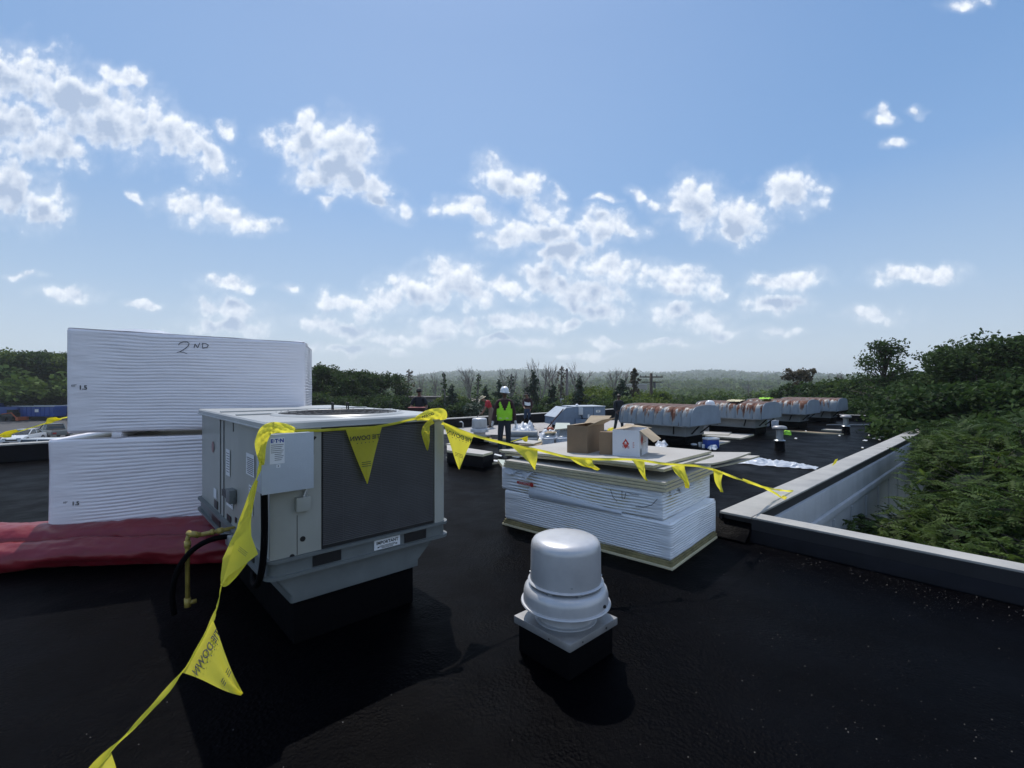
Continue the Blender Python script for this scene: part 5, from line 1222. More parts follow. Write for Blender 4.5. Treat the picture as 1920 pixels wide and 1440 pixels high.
# ------------------------------------------------------------------ people
def skin_obj(name, verts, edges, radii, m, parent, sub=2, root_i=0):
    me = bpy.data.meshes.new(name); me.from_pydata([tuple(v) for v in verts], edges, []); o = bpy.data.objects.new(name, me); C.objects.link(o)
    md = o.modifiers.new('s', 'SKIN'); md.use_smooth_shade = True
    for i, r in enumerate(radii):
        me.skin_vertices[0].data[i].radius = r if isinstance(r, tuple) else (r, r)
    me.skin_vertices[0].data[root_i].use_root = True
    o.modifiers.new('u', 'SUBSURF').levels = sub
    dg = bpy.context.evaluated_depsgraph_get(); m2 = bpy.data.meshes.new_from_object(o.evaluated_get(dg)); bpy.data.objects.remove(o)
    m2.name = name; m2.materials.clear(); m2.materials.append(m); m2.shade_smooth()
    o = bpy.data.objects.new(name, m2); C.objects.link(o); o.parent = parent; return o
def person(loc, rz_, J, wear, label, scale=1.0):
    r = empty('person', loc, rz_, label, 'person'); r.scale = (scale,)*3
    J = {k: Vector(v) for k, v in J.items()}
    vs = []; es = []; rd = []; ix = {}
    def add(k, p, rad, par=None):
        ix[k] = len(vs); vs.append(p); rd.append(rad)
        if par is not None: es.append((ix[par], ix[k]))
    sk_ = wear['skin']
    add('pel', J['pel'], (.115, .09)); add('wai', J['pel'].lerp(J['che'], .45), (.10, .085), 'pel'); add('che', J['che'], (.135, .10), 'wai'); add('nb', J['nb'], (.07, .06), 'che'); add('nk', J['nk'], .05, 'nb')
    up_ = (J['hd']-J['nk']).normalized(); add('chin', J['nk'].lerp(J['hd'], .35)+J['face']*.012, (.055, .062), 'nk'); add('hd', J['hd'], (.070, .086), 'chin'); add('ht', J['hd']+up_*.075, (.062, .075), 'hd')
    for s in 'LR':
        add('sh'+s, J['sh'+s], .055, 'nb'); add('el'+s, J['el'+s], .040, 'sh'+s); add('wr'+s, J['wr'+s], .026, 'el'+s)
        d = (J['wr'+s]-J['el'+s]).normalized(); pm = J['wr'+s]+d*.055; add('pm'+s, pm, (.036, .02), 'wr'+s)
        sd_ = d.cross(Vector((0, 1, 0))); sd_ = sd_.normalized() if sd_.length > .2 else Vector((1, 0, 0)); 
        fw = Vector((0, -1, 0))
        for k in range(4):
            off = fw*(.026-.0175*k); L_ = (.070, .080, .075, .058)[k]
            q0 = pm+d*.02+off; add('f%d%s' % (k, s), q0+d*.025, .0085, 'pm'+s); inn = Vector((-1 if J['wr'+s].x > J['pel'].x else 1, 0, 0))
            add('g%d%s' % (k, s), q0+d*(.02+L_*.6)+inn*.016, .0078, 'f%d%s' % (k, s))
        add('t0'+s, J['wr'+s]+d*.04+fw*.034, .010, 'wr'+s); add('t1'+s, J['wr'+s]+d*.085+fw*.052, .0085, 't0'+s)
        add('hp'+s, J['hp'+s], .085, 'pel'); add('kn'+s, J['kn'+s], .055, 'hp'+s); add('an'+s, J['an'+s], .035, 'kn'+s); add('to'+s, J['an'+s]+J['face'].normalized()*.15+Vector((0, 0, -.055)), (.035, .022), 'an'+s)
    body = skin_obj('body', vs, es, rd, sk_, r, 2)
    hd = J['hd']; fa = J['face'].normalized(); rt_ = fa.cross(Vector((0, 0, 1))).normalized(); upf = rt_.cross(fa).normalized()
    # face: eyes, nose, mouth, ears
    b = MB()
    for s in (-1, 1): b.lathe([(.001, .012), (.009, .008), (.012, 0), (.009, -.008), (.001, -.012)], 10, tuple(hd+fa*.078+rt_*s*.030+upf*-.004))
    b.build('eyes', M['hair'], r, smooth=True)
    b = MB(); n0 = hd+fa*.080; b.tube([n0+upf*.005, n0+fa*.014-upf*.022, n0+fa*.018-upf*.034, n0-upf*.042], [.006, .010, .012, .007], 8); b.build('nose', sk_, r, smooth=True)
    b = MB(); m0 = hd+fa*.080-upf*.060; b.tube([m0-rt_*.024, m0+fa*.006, m0+rt_*.024], .005, 6); b.build('mouth', M['maroon'], r, smooth=True)
    b = MB()
    for s in (-1, 1): q = hd+rt_*s*.072-upf*.008; b.tube([q+upf*.025, q+rt_*s*.014+upf*.01, q+rt_*s*.010-upf*.022], [.009, .013, .008], 6)
    b.build('ears', sk_, r, smooth=True)
    if wear.get('hair'):
        b = MB(); prof = [(.002, .115), (.05, .108), (.082, .08), (.098, .03), (.096, -.02), (.085, -.045)]
        n = 24; c0 = hd+upf*.02-fa*.012
        vv = []
        for rr_, z in prof:
            for j in range(n):
                a = 2*math.pi*j/n; k = max(0, math.cos(a)); zz = z+(.055*k if z < .04 else 0); q = c0+fa*(rr_*math.cos(a))+rt_*(rr_*math.sin(a)*.92)+upf*zz
                vv.append(q+(q-c0).normalized()*.008*fb(q.x*40, q.y*40, q.z*40))
        b.add(vv, [(i*n+j, i*n+(j+1) % n, (i+1)*n+(j+1) % n, (i+1)*n+j) for i in range(len(prof)-1) for j in range(n)]+[tuple(range(n))]); b.build('hair', M['hair'], r, smooth=True)
    # shirt
    vs2 = [J['pel']+(J['che']-J['pel'])*.05, J['pel'].lerp(J['che'], .5), J['che'], J['nb']]; rd2 = [(.150, .115), (.145, .115), (.168, .125), (.085, .075)]; es2 = [(0, 1), (1, 2), (2, 3)]
    for s in 'LR':
        i = len(vs2); vs2 += [J['sh'+s], J['el'+s]]; rd2 += [.078, .062]; es2 += [(3, i), (i, i+1)]
        if wear.get('long'): vs2.append(J['el'+s].lerp(J['wr'+s], .93)); rd2.append(.045); es2.append((i+1, i+2))
        else: vs2[-1] = J['sh'+s].lerp(J['el'+s], .82)
    skin_obj('shirt', vs2, es2, rd2, wear['shirt'], r, 2)
    vs3 = [J['pel']+Vector((0, 0, .03)), J['pel']+Vector((0, 0, -.05))]; rd3 = [(.142, .112), (.14, .115)]; es3 = [(0, 1)]
    for s in 'LR':
        i = len(vs3); vs3 += [J['hp'+s]+Vector((0, 0, -.06)), J['kn'+s], J['an'+s].lerp(J['kn'+s], .06)]; rd3 += [.098, .074, .062]; es3 += [(1, i), (i, i+1), (i+1, i+2)]
    skin_obj('trousers', vs3, es3, rd3, wear['trousers'], r, 2)
    for s in 'LR':
        a = J['an'+s]; f = J['face'].copy(); f.z = 0; f.normalize()
        skin_obj('boot', [a+Vector((0, 0, .05)), a+Vector((0, 0, -.045)), a+f*.10+Vector((0, 0, -.06)), a+f*.17+Vector((0, 0, -.062))], [(0, 1), (1, 2), (2, 3)], [.05, .05, (.047, .034), (.038, .026)], M['boot'], r, 2)
    if wear.get('glove'):
        for s in 'LR':
            d = (J['wr'+s]-J['el'+s]).normalized(); fw = Vector((0, -1, 0)); inn = Vector((-1 if J['wr'+s].x > J['pel'].x else 1, 0, 0)); pm = J['wr'+s]+d*.055
            gv = [J['wr'+s]-d*.04, J['wr'+s], pm]; gr = [.038, .034, (.044, .028)]; ge = [(0, 1), (1, 2)]
            for k in range(4):
                q0 = pm+d*.02+fw*(.030-.0195*k); L_ = (.070, .080, .075, .058)[k]; i = len(gv); gv += [q0+d*.03, q0+d*(.02+L_*.62)+inn*.018, q0+d*(.015+L_)+inn*.038]; gr += [.0112, .0105, .009]; ge += [(2, i), (i, i+1), (i+1, i+2)]
            i = len(gv); gv += [J['wr'+s]+d*.04+fw*.038, J['wr'+s]+d*.095+fw*.056]; gr += [.013, .011]; ge += [(1, i), (i, i+1)]
            skin_obj('glove', gv, ge, gr, wear['glove'], r, 2)
    return r, J
stand = dict(pel=(0, 0, .98), che=(0, .01, 1.30), nb=(0, .015, 1.45), nk=(0, .01, 1.53), hd=(0, -.015, 1.64), face=(0, -1, 0),
    shL=(.165, .01, 1.42), elL=(.245, .02, 1.14), wrL=(.285, -.04, .90), shR=(-.165, .01, 1.42), elR=(-.255, .02, 1.14), wrR=(-.31, -.04, .89),
    hpL=(.085, 0, .92), knL=(.10, -.015, .50), anL=(.10, .02, .09), hpR=(-.085, 0, .92), knR=(-.115, -.015, .50), anR=(-.12, .02, .09))
J1 = dict(stand); J1['face'] = (.45, -.9, -.1)
per, J = person(G(946, 848), R(3), J1, dict(skin=M['skin2'], shirt=M['maroon'], trousers=M['navy'], long=True, glove=M['glove']), 'person standing in a lime green safety vest, white hard hat and grey gloves')
hh2 = hard_hat(per); hh2.name = 'hard_hat'; hh2.location = (0, -.005, 1.685); hh2.rotation_euler = (R(3), 0, R(27))
def vest_mesh(back):
    b = MB(); n = 44; nz = 26; rows = []
    vs = {}; 
    def P_(a, z):
        t = (z-.93)/.54; rx = .195+.012*math.sin(3*t)-.055*max(0, t-.72)/.28; ry = .145+.008*math.sin(5*t)-.05*max(0, t-.75)/.25
        rp = 1+.03*math.sin(a*7+z*9)*.5
        return (rx*math.sin(a)*rp, .012-ry*math.cos(a)*rp, z)
    vv = []; ff = []
    for i in range(n+1):
        a = -math.pi+2*math.pi*i/n
        for j in range(nz+1): vv.append(P_(a, .93+.54*j/nz))
    for i in range(n):
        a = -math.pi+2*math.pi*(i+.5)/n
        for j in range(nz):
            z = .93+.54*(j+.5)/nz; x, y, _ = P_(a, z)
            if abs(a) < math.pi/2 and abs(x) < max(.006, (z-1.16)*.42): continue           # open V and front slit
            if abs(x) > .145 and z > 1.24+.3*(.2-abs(x)): continue                            # arm holes
            if abs(a) < math.pi/2 and z < .945 and abs(x) < .03: continue
            ff.append((i*(nz+1)+j, (i+1)*(nz+1)+j, (i+1)*(nz+1)+j+1, i*(nz+1)+j+1))
    b.add(vv, ff); return b
o = vest_mesh(0).build('safety_vest', M['hivis'], per, smooth=True)
sm = o.modifiers.new('t', 'SOLIDIFY'); sm.thickness = .008; sm.offset = 1
b = MB()
for sgn in (-1, 1):
    for (z0_b, z1_b) in ((1.10, 1.125), (.985, 1.01)):
        for k in range(9):
            a0 = sgn*(.12+k*.13); a1 = sgn*(.12+(k+1)*.13)
            q = [(.206*math.sin(a), .012-.158*math.cos(a), z) for a, z in ((a0, z0_b), (a1, z0_b), (a1, z1_b), (a0, z1_b))]; b.add(q, [(0, 1, 2, 3)])
b.build('reflective_band', M['silverband'], per, fix=False)
# bent person in red
J2 = dict(pel=(0, .08, .92), che=(-.10, -.06, 1.17), nb=(-.17, -.12, 1.27), nk=(-.23, -.15, 1.31), hd=(-.32, -.19, 1.36), face=(-.75, -.3, -.55),
    shL=(-.10, -.26, 1.22), elL=(-.20, -.34, .95), wrL=(-.34, -.36, .74), shR=(-.12, .03, 1.24), elR=(-.20, .0, .96), wrR=(-.32, -.1, .74),
    hpL=(.03, -.02, .86), knL=(-.02, -.06, .47), anL=(.0, .02, .09), hpR=(.05, .16, .86), knR=(.03, .12, .47), anR=(.10, .2, .09))
p2, _ = person(G(919, 796), R(-5), J2, dict(skin=M['skin'], shirt=M['redshirt'], trousers=M['khaki']), 'person in a red shirt and straw hat bending over a tool, behind the vested person', .92)
b = MB(); b.lathe([(.20, -.01), (.19, 0), (.11, .012), (.10, .08), (.07, .10), (.002, .105)], 28); o = b.build('straw_hat', M['straw'], p2, smooth=True, sharp=50); o.location = (-.355, -.20, 1.42); o.rotation_euler = (R(8), R(-28), 0)
b = MB(); b.tube([(-.36, -.36, .70), (-.75, -.5, .25)], .016, 6); r_ = b.build('held_tool_handle', M['barkpale']); r_.location = p2.location; props(r_, 'pale tool handle held by the person in the red shirt', 'tool')
# person at right of the crew
J3 = dict(stand); J3.update(face=(-.8, -.5, -.2), hd=(-.03, -.02, 1.62), elL=(.24, .0, 1.15), wrL=(.20, -.12, .92), elR=(-.20, -.12, 1.14), wrR=(-.10, -.26, 1.05))
p3, _ = person(G(989, 796.5), R(-20), J3, dict(skin=M['skin'], shirt=M['maroon'], trousers=M['jeans'], long=True), 'person in a dark maroon top, white sash and jeans behind the black bag', .87)
b = MB(); b.grid(lambda i, j: Vector((.185*math.sin((i-.5)*3.2), .005-.145*math.cos((i-.5)*3.2), 1.14+.16*j+.02*math.sin(i*7))), 18, 6); b.build('white_wrap', M['white'], p3, smooth=True, fix=False)
b = MB(); b.lathe([(.18, -.01), (.17, 0), (.10, .01), (.095, .07), (.07, .09), (.002, .095)], 24); o = b.build('sun_hat', M['flash'], p3, smooth=True, sharp=50); o.location = (-.03, -.02, 1.68)
# dark figure by the first hood
J4 = dict(stand); J4.update(face=(-.5, -.8, -.3), elR=(-.23, -.06, 1.15), wrR=(-.18, -.2, .96), elL=(.22, -.04, 1.15), wrL=(.2, -.18, .95), knL=(.13, -.06, .5), anL=(.20, .02, .09), knR=(-.13, -.0, .5), anR=(-.2, .03, .09))
person(G(1160, 806), R(10), J4, dict(skin=M['skin2'], shirt=M['darkshirt'], trousers=M['navy'], long=True, hair=True), 'person in near black clothes standing at the left end of the nearest barrel hood', .86)
# person behind the condenser, with a red case
J5 = dict(stand); J5.update(face=(.0, -.8, -.5), elR=(-.26, -.08, 1.14), wrR=(-.16, -.30, 1.05), elL=(.26, -.08, 1.14), wrL=(.18, -.30, 1.05))
p5, _ = person(G(786, 823), R(5), J5, dict(skin=M['skin'], shirt=M['darkshirt'], trousers=M['navy'], hair=True), 'person with dark curly hair and dark shirt standing behind the big condenser', 1.0)
r_ = empty('red_case', Vector(p5.location)+Vector((.02, -.42, .98)), 0, 'dark red case held in front by the person behind the condenser', 'case')
b = MB(); b.box(-.26, .26, -.14, .14, 0, .16); b.build('case_body', M['maroon'], r_, bevel=.01); b = MB(); b.box(-.27, .25, -.15, .15, .162, .185); b.build('case_lid', mat('faded red lid', (.34, .09, .08), .5), r_, bevel=.005)

# ------------------------------------------------------------------ vehicles
def car(name, loc, rz_, paint, label, cat, kind='sedan'):
    r = empty(name, loc, rz_, label, cat)       # x forward
    if kind == 'sedan':
        low_ = [(-2.25, .32), (-2.28, .62), (-2.15, .88), (-1.3, .95), (1.0, .92), (1.95, .78), (2.25, .60), (2.27, .32)]; cab = [(-1.55, .94), (-.95, 1.38), (.15, 1.42), (1.05, .93)]; w = .88
    elif kind == 'pickup':
        low_ = [(-2.6, .45), (-2.62, 1.0), (-.55, 1.0), (1.15, 1.02), (2.3, .95), (2.45, .8), (2.45, .42)]; cab = [(-.75, 1.0), (-.6, 1.62), (.6, 1.65), (1.25, 1.02)]; w = .92
    else:
        low_ = [(-2.3, .38), (-2.32, 1.0), (1.0, 1.05), (2.1, .9), (2.3, .7), (2.3, .36)]; cab = [(-2.25, 1.0), (-2.0, 1.72), (.4, 1.75), (1.15, 1.04)]; w = .92
    def loft(pts, w0, w1, m, nm):
        b = MB(); n = len(pts); zmin = min(z for _, z in pts); zmax = max(z for _, z in pts)
        f = lambda z: w0+(w1-w0)*(z-zmin)/(zmax-zmin)
        b.add([(x, -f(z), z) for x, z in pts]+[(x, f(z), z) for x, z in pts], [tuple(range(n)), tuple(range(2*n-1, n-1, -1))]+[(i, (i+1) % n, n+(i+1) % n, n+i) for i in range(n)]); return b.build(nm, m, r, bevel=.05)
    loft(low_, w, w*.97, paint, 'body'); loft(cab, w*.93, w*.74, M['glass'], 'cabin_glass')
    rf = [(x*.97, z) for x, z in cab[1:3]]; b = MB(); b.box(cab[1][0]-.03, cab[2][0]+.03, -w*.77, w*.77, cab[1][1]-.01, cab[1][1]+.05); b.build('roof', paint, r, bevel=.03)
    b = MB()
    for s in (-1, 1):
        b.tube([(cab[0][0], s*w*.93, cab[0][1]), (cab[1][0], s*w*.77, cab[1][1])], .045, 5); b.tube([(cab[3][0], s*w*.92, cab[3][1]), (cab[2][0], s*w*.77, cab[2][1])], .04, 5); xm_ = (cab[1][0]+cab[2][0])/2; b.tube([(xm_, s*w*.935, cab[0][1]), (xm_, s*w*.76, cab[1][1])], .04, 5)
    b.build('pillar', paint, r)
    for x in (-1.4, 1.4):
        for s in (-1, 1):
            b = MB(); b.tube([(x, s*(w-.2), .34), (x, s*(w+.02), .34)], .34, 18); wh = b.build('wheel', M['tyre'], r, smooth=True, sharp=40)
            b = MB(); b.tube([(x, s*(w+.021), .34), (x, s*(w+.03), .34)], .2, 14); b.build('rim', M['galv'], wh)
    xe = low_[-2][0]
    for s in (-1, 1):
        b = MB(); b.box(xe-.06, xe+.03, s*.55-.17, s*.55+.17, low_[-2][1]-.02, low_[-2][1]+.10); b.build('headlight', M['rtutop'], r, bevel=.02)
        b = MB(); b.box(low_[1][0]-.02, low_[1][0]+.08, s*.62-.16, s*.62+.16, .62, .80); b.build('tail_light', M['red'], r, bevel=.01)
    b = MB(); b.box(xe-.02, xe+.045, -.45, .45, .42, .56); b.build('grille', M['black'], r)
    if kind == 'pickup': b = MB(); b.box(-2.5, -.85, -.78, .78, 1.002, 1.02); b.build('bed', M['black'], r)
    return r
zg = -4.18
def gp_(px, py): return G(px, py, zg)
car('parked_car', gp_(46, 824), R(-68), M['carwhite'], 'white sedan facing the roof, parked nearest in the lot at far left', 'car', 'sedan')
car('pickup_truck', gp_(100, 815), R(150), M['cargrey'], 'silver grey pickup truck parked behind the white sedan', 'pickup truck', 'pickup')
car('parked_car', gp_(105, 856), R(5), M['carwhite'], 'white car showing only its front corner beside the lower white bundle', 'car', 'suv')
def dumpster(loc, rz_, L, label, h_=1.7):
    r = empty('roll_off_container', loc, rz_, label, 'container'); b = MB()
    b.prism([(-L/2, -1.2), (L/2, -1.2), (L/2, 1.2), (-L/2, 1.2)], .25, .25+h_); b.build('container_body', M['bluetruck'], r, bevel=.02)
    b = MB(); b.box(-L/2-.08, L/2+.08, -1.3, -1.19, .25+h_, .40+h_); b.box(-L/2-.08, L/2+.08, 1.19, 1.3, .25+h_, .40+h_); b.build('top_rail', M['rtutop'], r)
    b = MB()
    k = -L/2+.2
    while k < L/2: b.box(k, k+.12, -1.28, -1.201, .3, .24+h_); k += .75
    b.build('side_rib', M['bluetruck'], r)
    b = MB(); b.box(-.3, .3, -1.31, -1.285, 1.0, 1.5); b.build('placard', M['white'], r)
    for x in (-L/2+.6, L/2-.6):
        b = MB(); b.tube([(x, -1.1, .13), (x, 1.1, .13)], .13, 10); b.build('roller', M['black'], r)
    return r
def truck(loc, rz_, paint, label):
    r = empty('truck', loc, rz_, label, 'truck')
    b = MB(); b.box(-4, 2.2, -.9, .9, .7, 1.0); b.build('chassis', M['black'], r)
    pts = [(1.2, .9), (1.2, 2.9), (2.6, 2.9), (3.1, 1.95), (3.7, 1.8), (3.8, .9)]; n = len(pts)
    b = MB(); b.add([(x, -1.15, z) for x, z in pts]+[(x, 1.15, z) for x, z in pts], [tuple(range(n)), tuple(range(2*n-1, n-1, -1))]+[(i, (i+1) % n, n+(i+1) % n, n+i) for i in range(n)]); b.build('cab', paint, r, bevel=.06)
    b = MB(); b.box(1.6, 2.5, -1.18, 1.18, 2.0, 2.65); b.build('window', M['glass'], r)
    b = MB(); b.box(-3.9, 1.0, -1.15, 1.15, 1.1, 2.3); b.build('load_box', M['bluetruck'], r, bevel=.03); b = MB(); b.box(-3.9, 1.0, -1.2, -1.16, 2.3, 2.45); b.build('top_rail', M['rtutop'], r)
    for x in (-3.2, -2.1, 2.8):
        for s in (-1, 1):
            b = MB(); b.tube([(x, s*.85, .5), (x, s*1.2, .5)], .5, 18); wh = b.build('wheel', M['tyre'], r, smooth=True, sharp=40); b = MB(); b.tube([(x, s*1.21, .5), (x, s*1.22, .5)], .25, 12); b.build('rim', M['orange'] if paint is M['orange'] else M['galv'], wh)
    return r
dumpster(gp_(77, 782)+Vector((0, .5, .45)), R(2), 5.6, 'long blue roll off container with a white rail, left of the white bundles')
dumpster(gp_(36, 772), R(4), 4.2, 'blue container with pale rail, standing behind the black machine at far left', 1.7)
truck(gp_(112, 778)+Vector((2.5, 3.5, 0)), R(4), M['orange'], 'truck with orange cab partly hidden by the white bundles')
truck(gp_(8, 781), R(176), M['bluetruck'], 'blue truck at the left edge of the picture, behind the white sedan')
r_ = empty('skid_loader', gp_(24, 783), 0, 'small black loader in front of the blue containers', 'loader')
b = MB(); b.prism([(-1.1, -.7), (.8, -.7), (.8, .7), (-1.1, .7)], .35, [.9, 1.3, 1.3, .9]); b.build('body', M['black'], r_, bevel=.05); b = MB(); b.box(-.5, .5, -.5, .5, 1.2, 1.9); b.build('cage', M['glass'], r_)
for x in (-.7, .6):
    for s in (-1, 1): b = MB(); b.tube([(x, s*.6, .4), (x, s*.95, .4)], .4, 14); b.build('wheel', M['tyre'], r_, smooth=True, sharp=40)
b = MB(); b.tube([(-1.0, -.8, 1.2), (.6, -.8, 1.4), (1.5, -.8, .5)], .09, 6); b.box(1.4, 1.8, -.9, .9, .1, .7); b.build('loader_arm', M['orange'], r_)

# ------------------------------------------------------------------ houses and sheds beyond the roof
def house(px0, px1, py_top, Y, label, walls=M['beige'], roof=M['roofdark'], flat_=True, hgt=5.5, depth=7, win=((.5, .5),), pitch=1.8):
    a = P(px0, py_top, Y); c = P(px1, py_top, Y); w = c.x-a.x; z1 = a.z; r = empty('house', ((a.x+c.x)/2, Y, z1-hgt), 0, label, 'house')
    b = MB(); b.box(-w/2, w/2, 0, depth, -2, hgt-(.25 if flat_ else pitch)); b.build('wall', walls, r)
    if flat_:
        b = MB(); b.box(-w/2-.3, w/2+.3, -.35, depth+.3, hgt-.248, hgt); b.build('roof', roof, r)
    else:
        b = MB(); e = hgt-pitch; b.add([(-w/2-.4, -.5, e-.1), (w/2+.4, -.5, e-.1), (w/2+.4, depth/2, hgt), (-w/2-.4, depth/2, hgt), (w/2+.4, depth+.5, e-.1), (-w/2-.4, depth+.5, e-.1)], [(0, 1, 2, 3), (3, 2, 4, 5), (0, 3, 5), (1, 4, 2), (0, 5, 4, 1)]); b.build('roof', roof, r)
    for (fx_, fz) in win:
        b = MB(); x = -w/2+w*fx_; z = hgt*fz; b.box(x-.55, x+.55, -.06, -.002, z-.75, z+.75); f = b.build('window', M['white'], r); b = MB(); b.box(x-.45, x-.03, -.075, -.061, z-.65, z+.65); b.box(x+.03, x+.45, -.075, -.061, z-.65, z+.65); b.build('pane', M['glass'], f)
    return r
house(746, 842, 738, 78, 'low tan flat roofed building with tall windows behind the person with the red case', win=((.42, .55), (.60, .55), (.76, .55)), hgt=6)
house(862, 894, 742, 88, 'low house with a tan roof glimpsed left of the person in red', roof=M['shingle'], flat_=False, win=((.4, .4), (.7, .4)))
house(1014, 1040, 749, 80, 'low house with a tan roof glimpsed right of the crew, between conifers', roof=M['shingle'], flat_=False, win=((.4, .4),), hgt=4.5)
house(1046, 1070, 751, 84, 'small house roof partly behind the blue grey unit', roof=M['shingle'], flat_=False, win=((.4, .4),), hgt=4.5)
house(1298, 1342, 743, 75, 'house with a low brown roof seen over the nearest barrel hood', roof=M['shingle'], flat_=True, win=((.5, .5),))
house(1186, 1213, 714, 330, 'distant shed with a white roof among the trees past the utility pole', roof=M['white'], walls=M['beige'], hgt=7, depth=20, win=())

# ------------------------------------------------------------------ utility poles
def pole(px, ytop, ybot, Y, label, arms):
    t = P(px, ytop, Y); r = empty('utility_pole', (t.x, Y, gz(t.x, Y)), 0, label, 'utility pole'); h_ = t.z-gz(t.x, Y)
    b = MB(); b.tube([(0, 0, -.3), (0, 0, h_*.5), (.0, 0, h_)], [.26, .22, .17], 10); b.build('pole', M['polewood'] if arms else M['barkpale'], r, smooth=True)
    if arms:
        b = MB(); b.box(-1.5, 1.5, -.07, .07, h_-.55, h_-.40); b.box(-1.2, 1.3, -.09, .06, h_-1.2, h_-1.08); b.build('cross_arm', M['polewood'], r)
        for x in (-1.4, -.7, .7, 1.4): b = MB(); b.lathe([(.05, 0), (.07, .05), (.04, .12), (.06, .16), (.02, .2)], 8, (x, 0, h_-.39)); b.build('insulator', M['coil'], r)
        b = MB(); b.tube([(.4, -.1, h_-1.9), (.4, -.1, h_-1.2)], .16, 10); b.build('transformer', M['coil'], r)
    else: b = MB(); b.tube([(0, 0, h_-.02), (0, 0, h_+.35)], .13, 8); b.build('pole_cap', M['roofdark'], r); b = MB(); b.box(-.9, -.45, -.2, .2, h_*.42, h_*.55); b.build('transformer', M['white'], r)
    return r
pole(1063, 690, 756, 62, 'pale bare utility pole standing left of the blue grey unit', False)
pole(1221, 694, 752, 60, 'dark utility pole with cross arms above the nearest barrel hood', True)
# ------------------------------------------------------------------ vegetation
def leafquads(c, size, elong=1.6, flat=.35, seed=0):
    """c (N,3) centres -> rhombic leaf faces with random attitudes"""
    g = np.random.default_rng(seed); n = len(c)
    nrm = g.normal(size=(n, 3)); nrm[:, 2] = np.abs(nrm[:, 2])+flat; nrm /= np.linalg.norm(nrm, axis=1)[:, None]
    t = g.normal(size=(n, 3)); t -= (t*nrm).sum(1)[:, None]*nrm; t /= np.linalg.norm(t, axis=1)[:, None]; s = np.cross(nrm, t)
    sz = (size*(.6+.8*g.random(n)))[:, None]; a = t*sz*elong*.5; b_ = s*sz*.5
    v = np.stack([c-a, c+b_-a*.1, c+a, c-b_-a*.1], 1).reshape(-1, 3); return v, np.arange(4*n).reshape(-1, 4)
def crown_points(blobs, per, g, shell=.55):
    out = []
    for (x, y, z, rx, ry, rz_), n in zip(blobs, per):
        d = g.normal(size=(n, 3)); d /= np.linalg.norm(d, axis=1)[:, None]; r = shell+(1-shell)*g.random(n)**.7
        r *= 1+.18*np.sin(d[:, 0]*5+x)+.15*np.sin(d[:, 2]*7+y)+.12*g.normal(size=n)*.6
        out.append(np.array([x, y, z])+d*r[:, None]*np.array([rx, ry, rz_]))
    return np.concatenate(out)
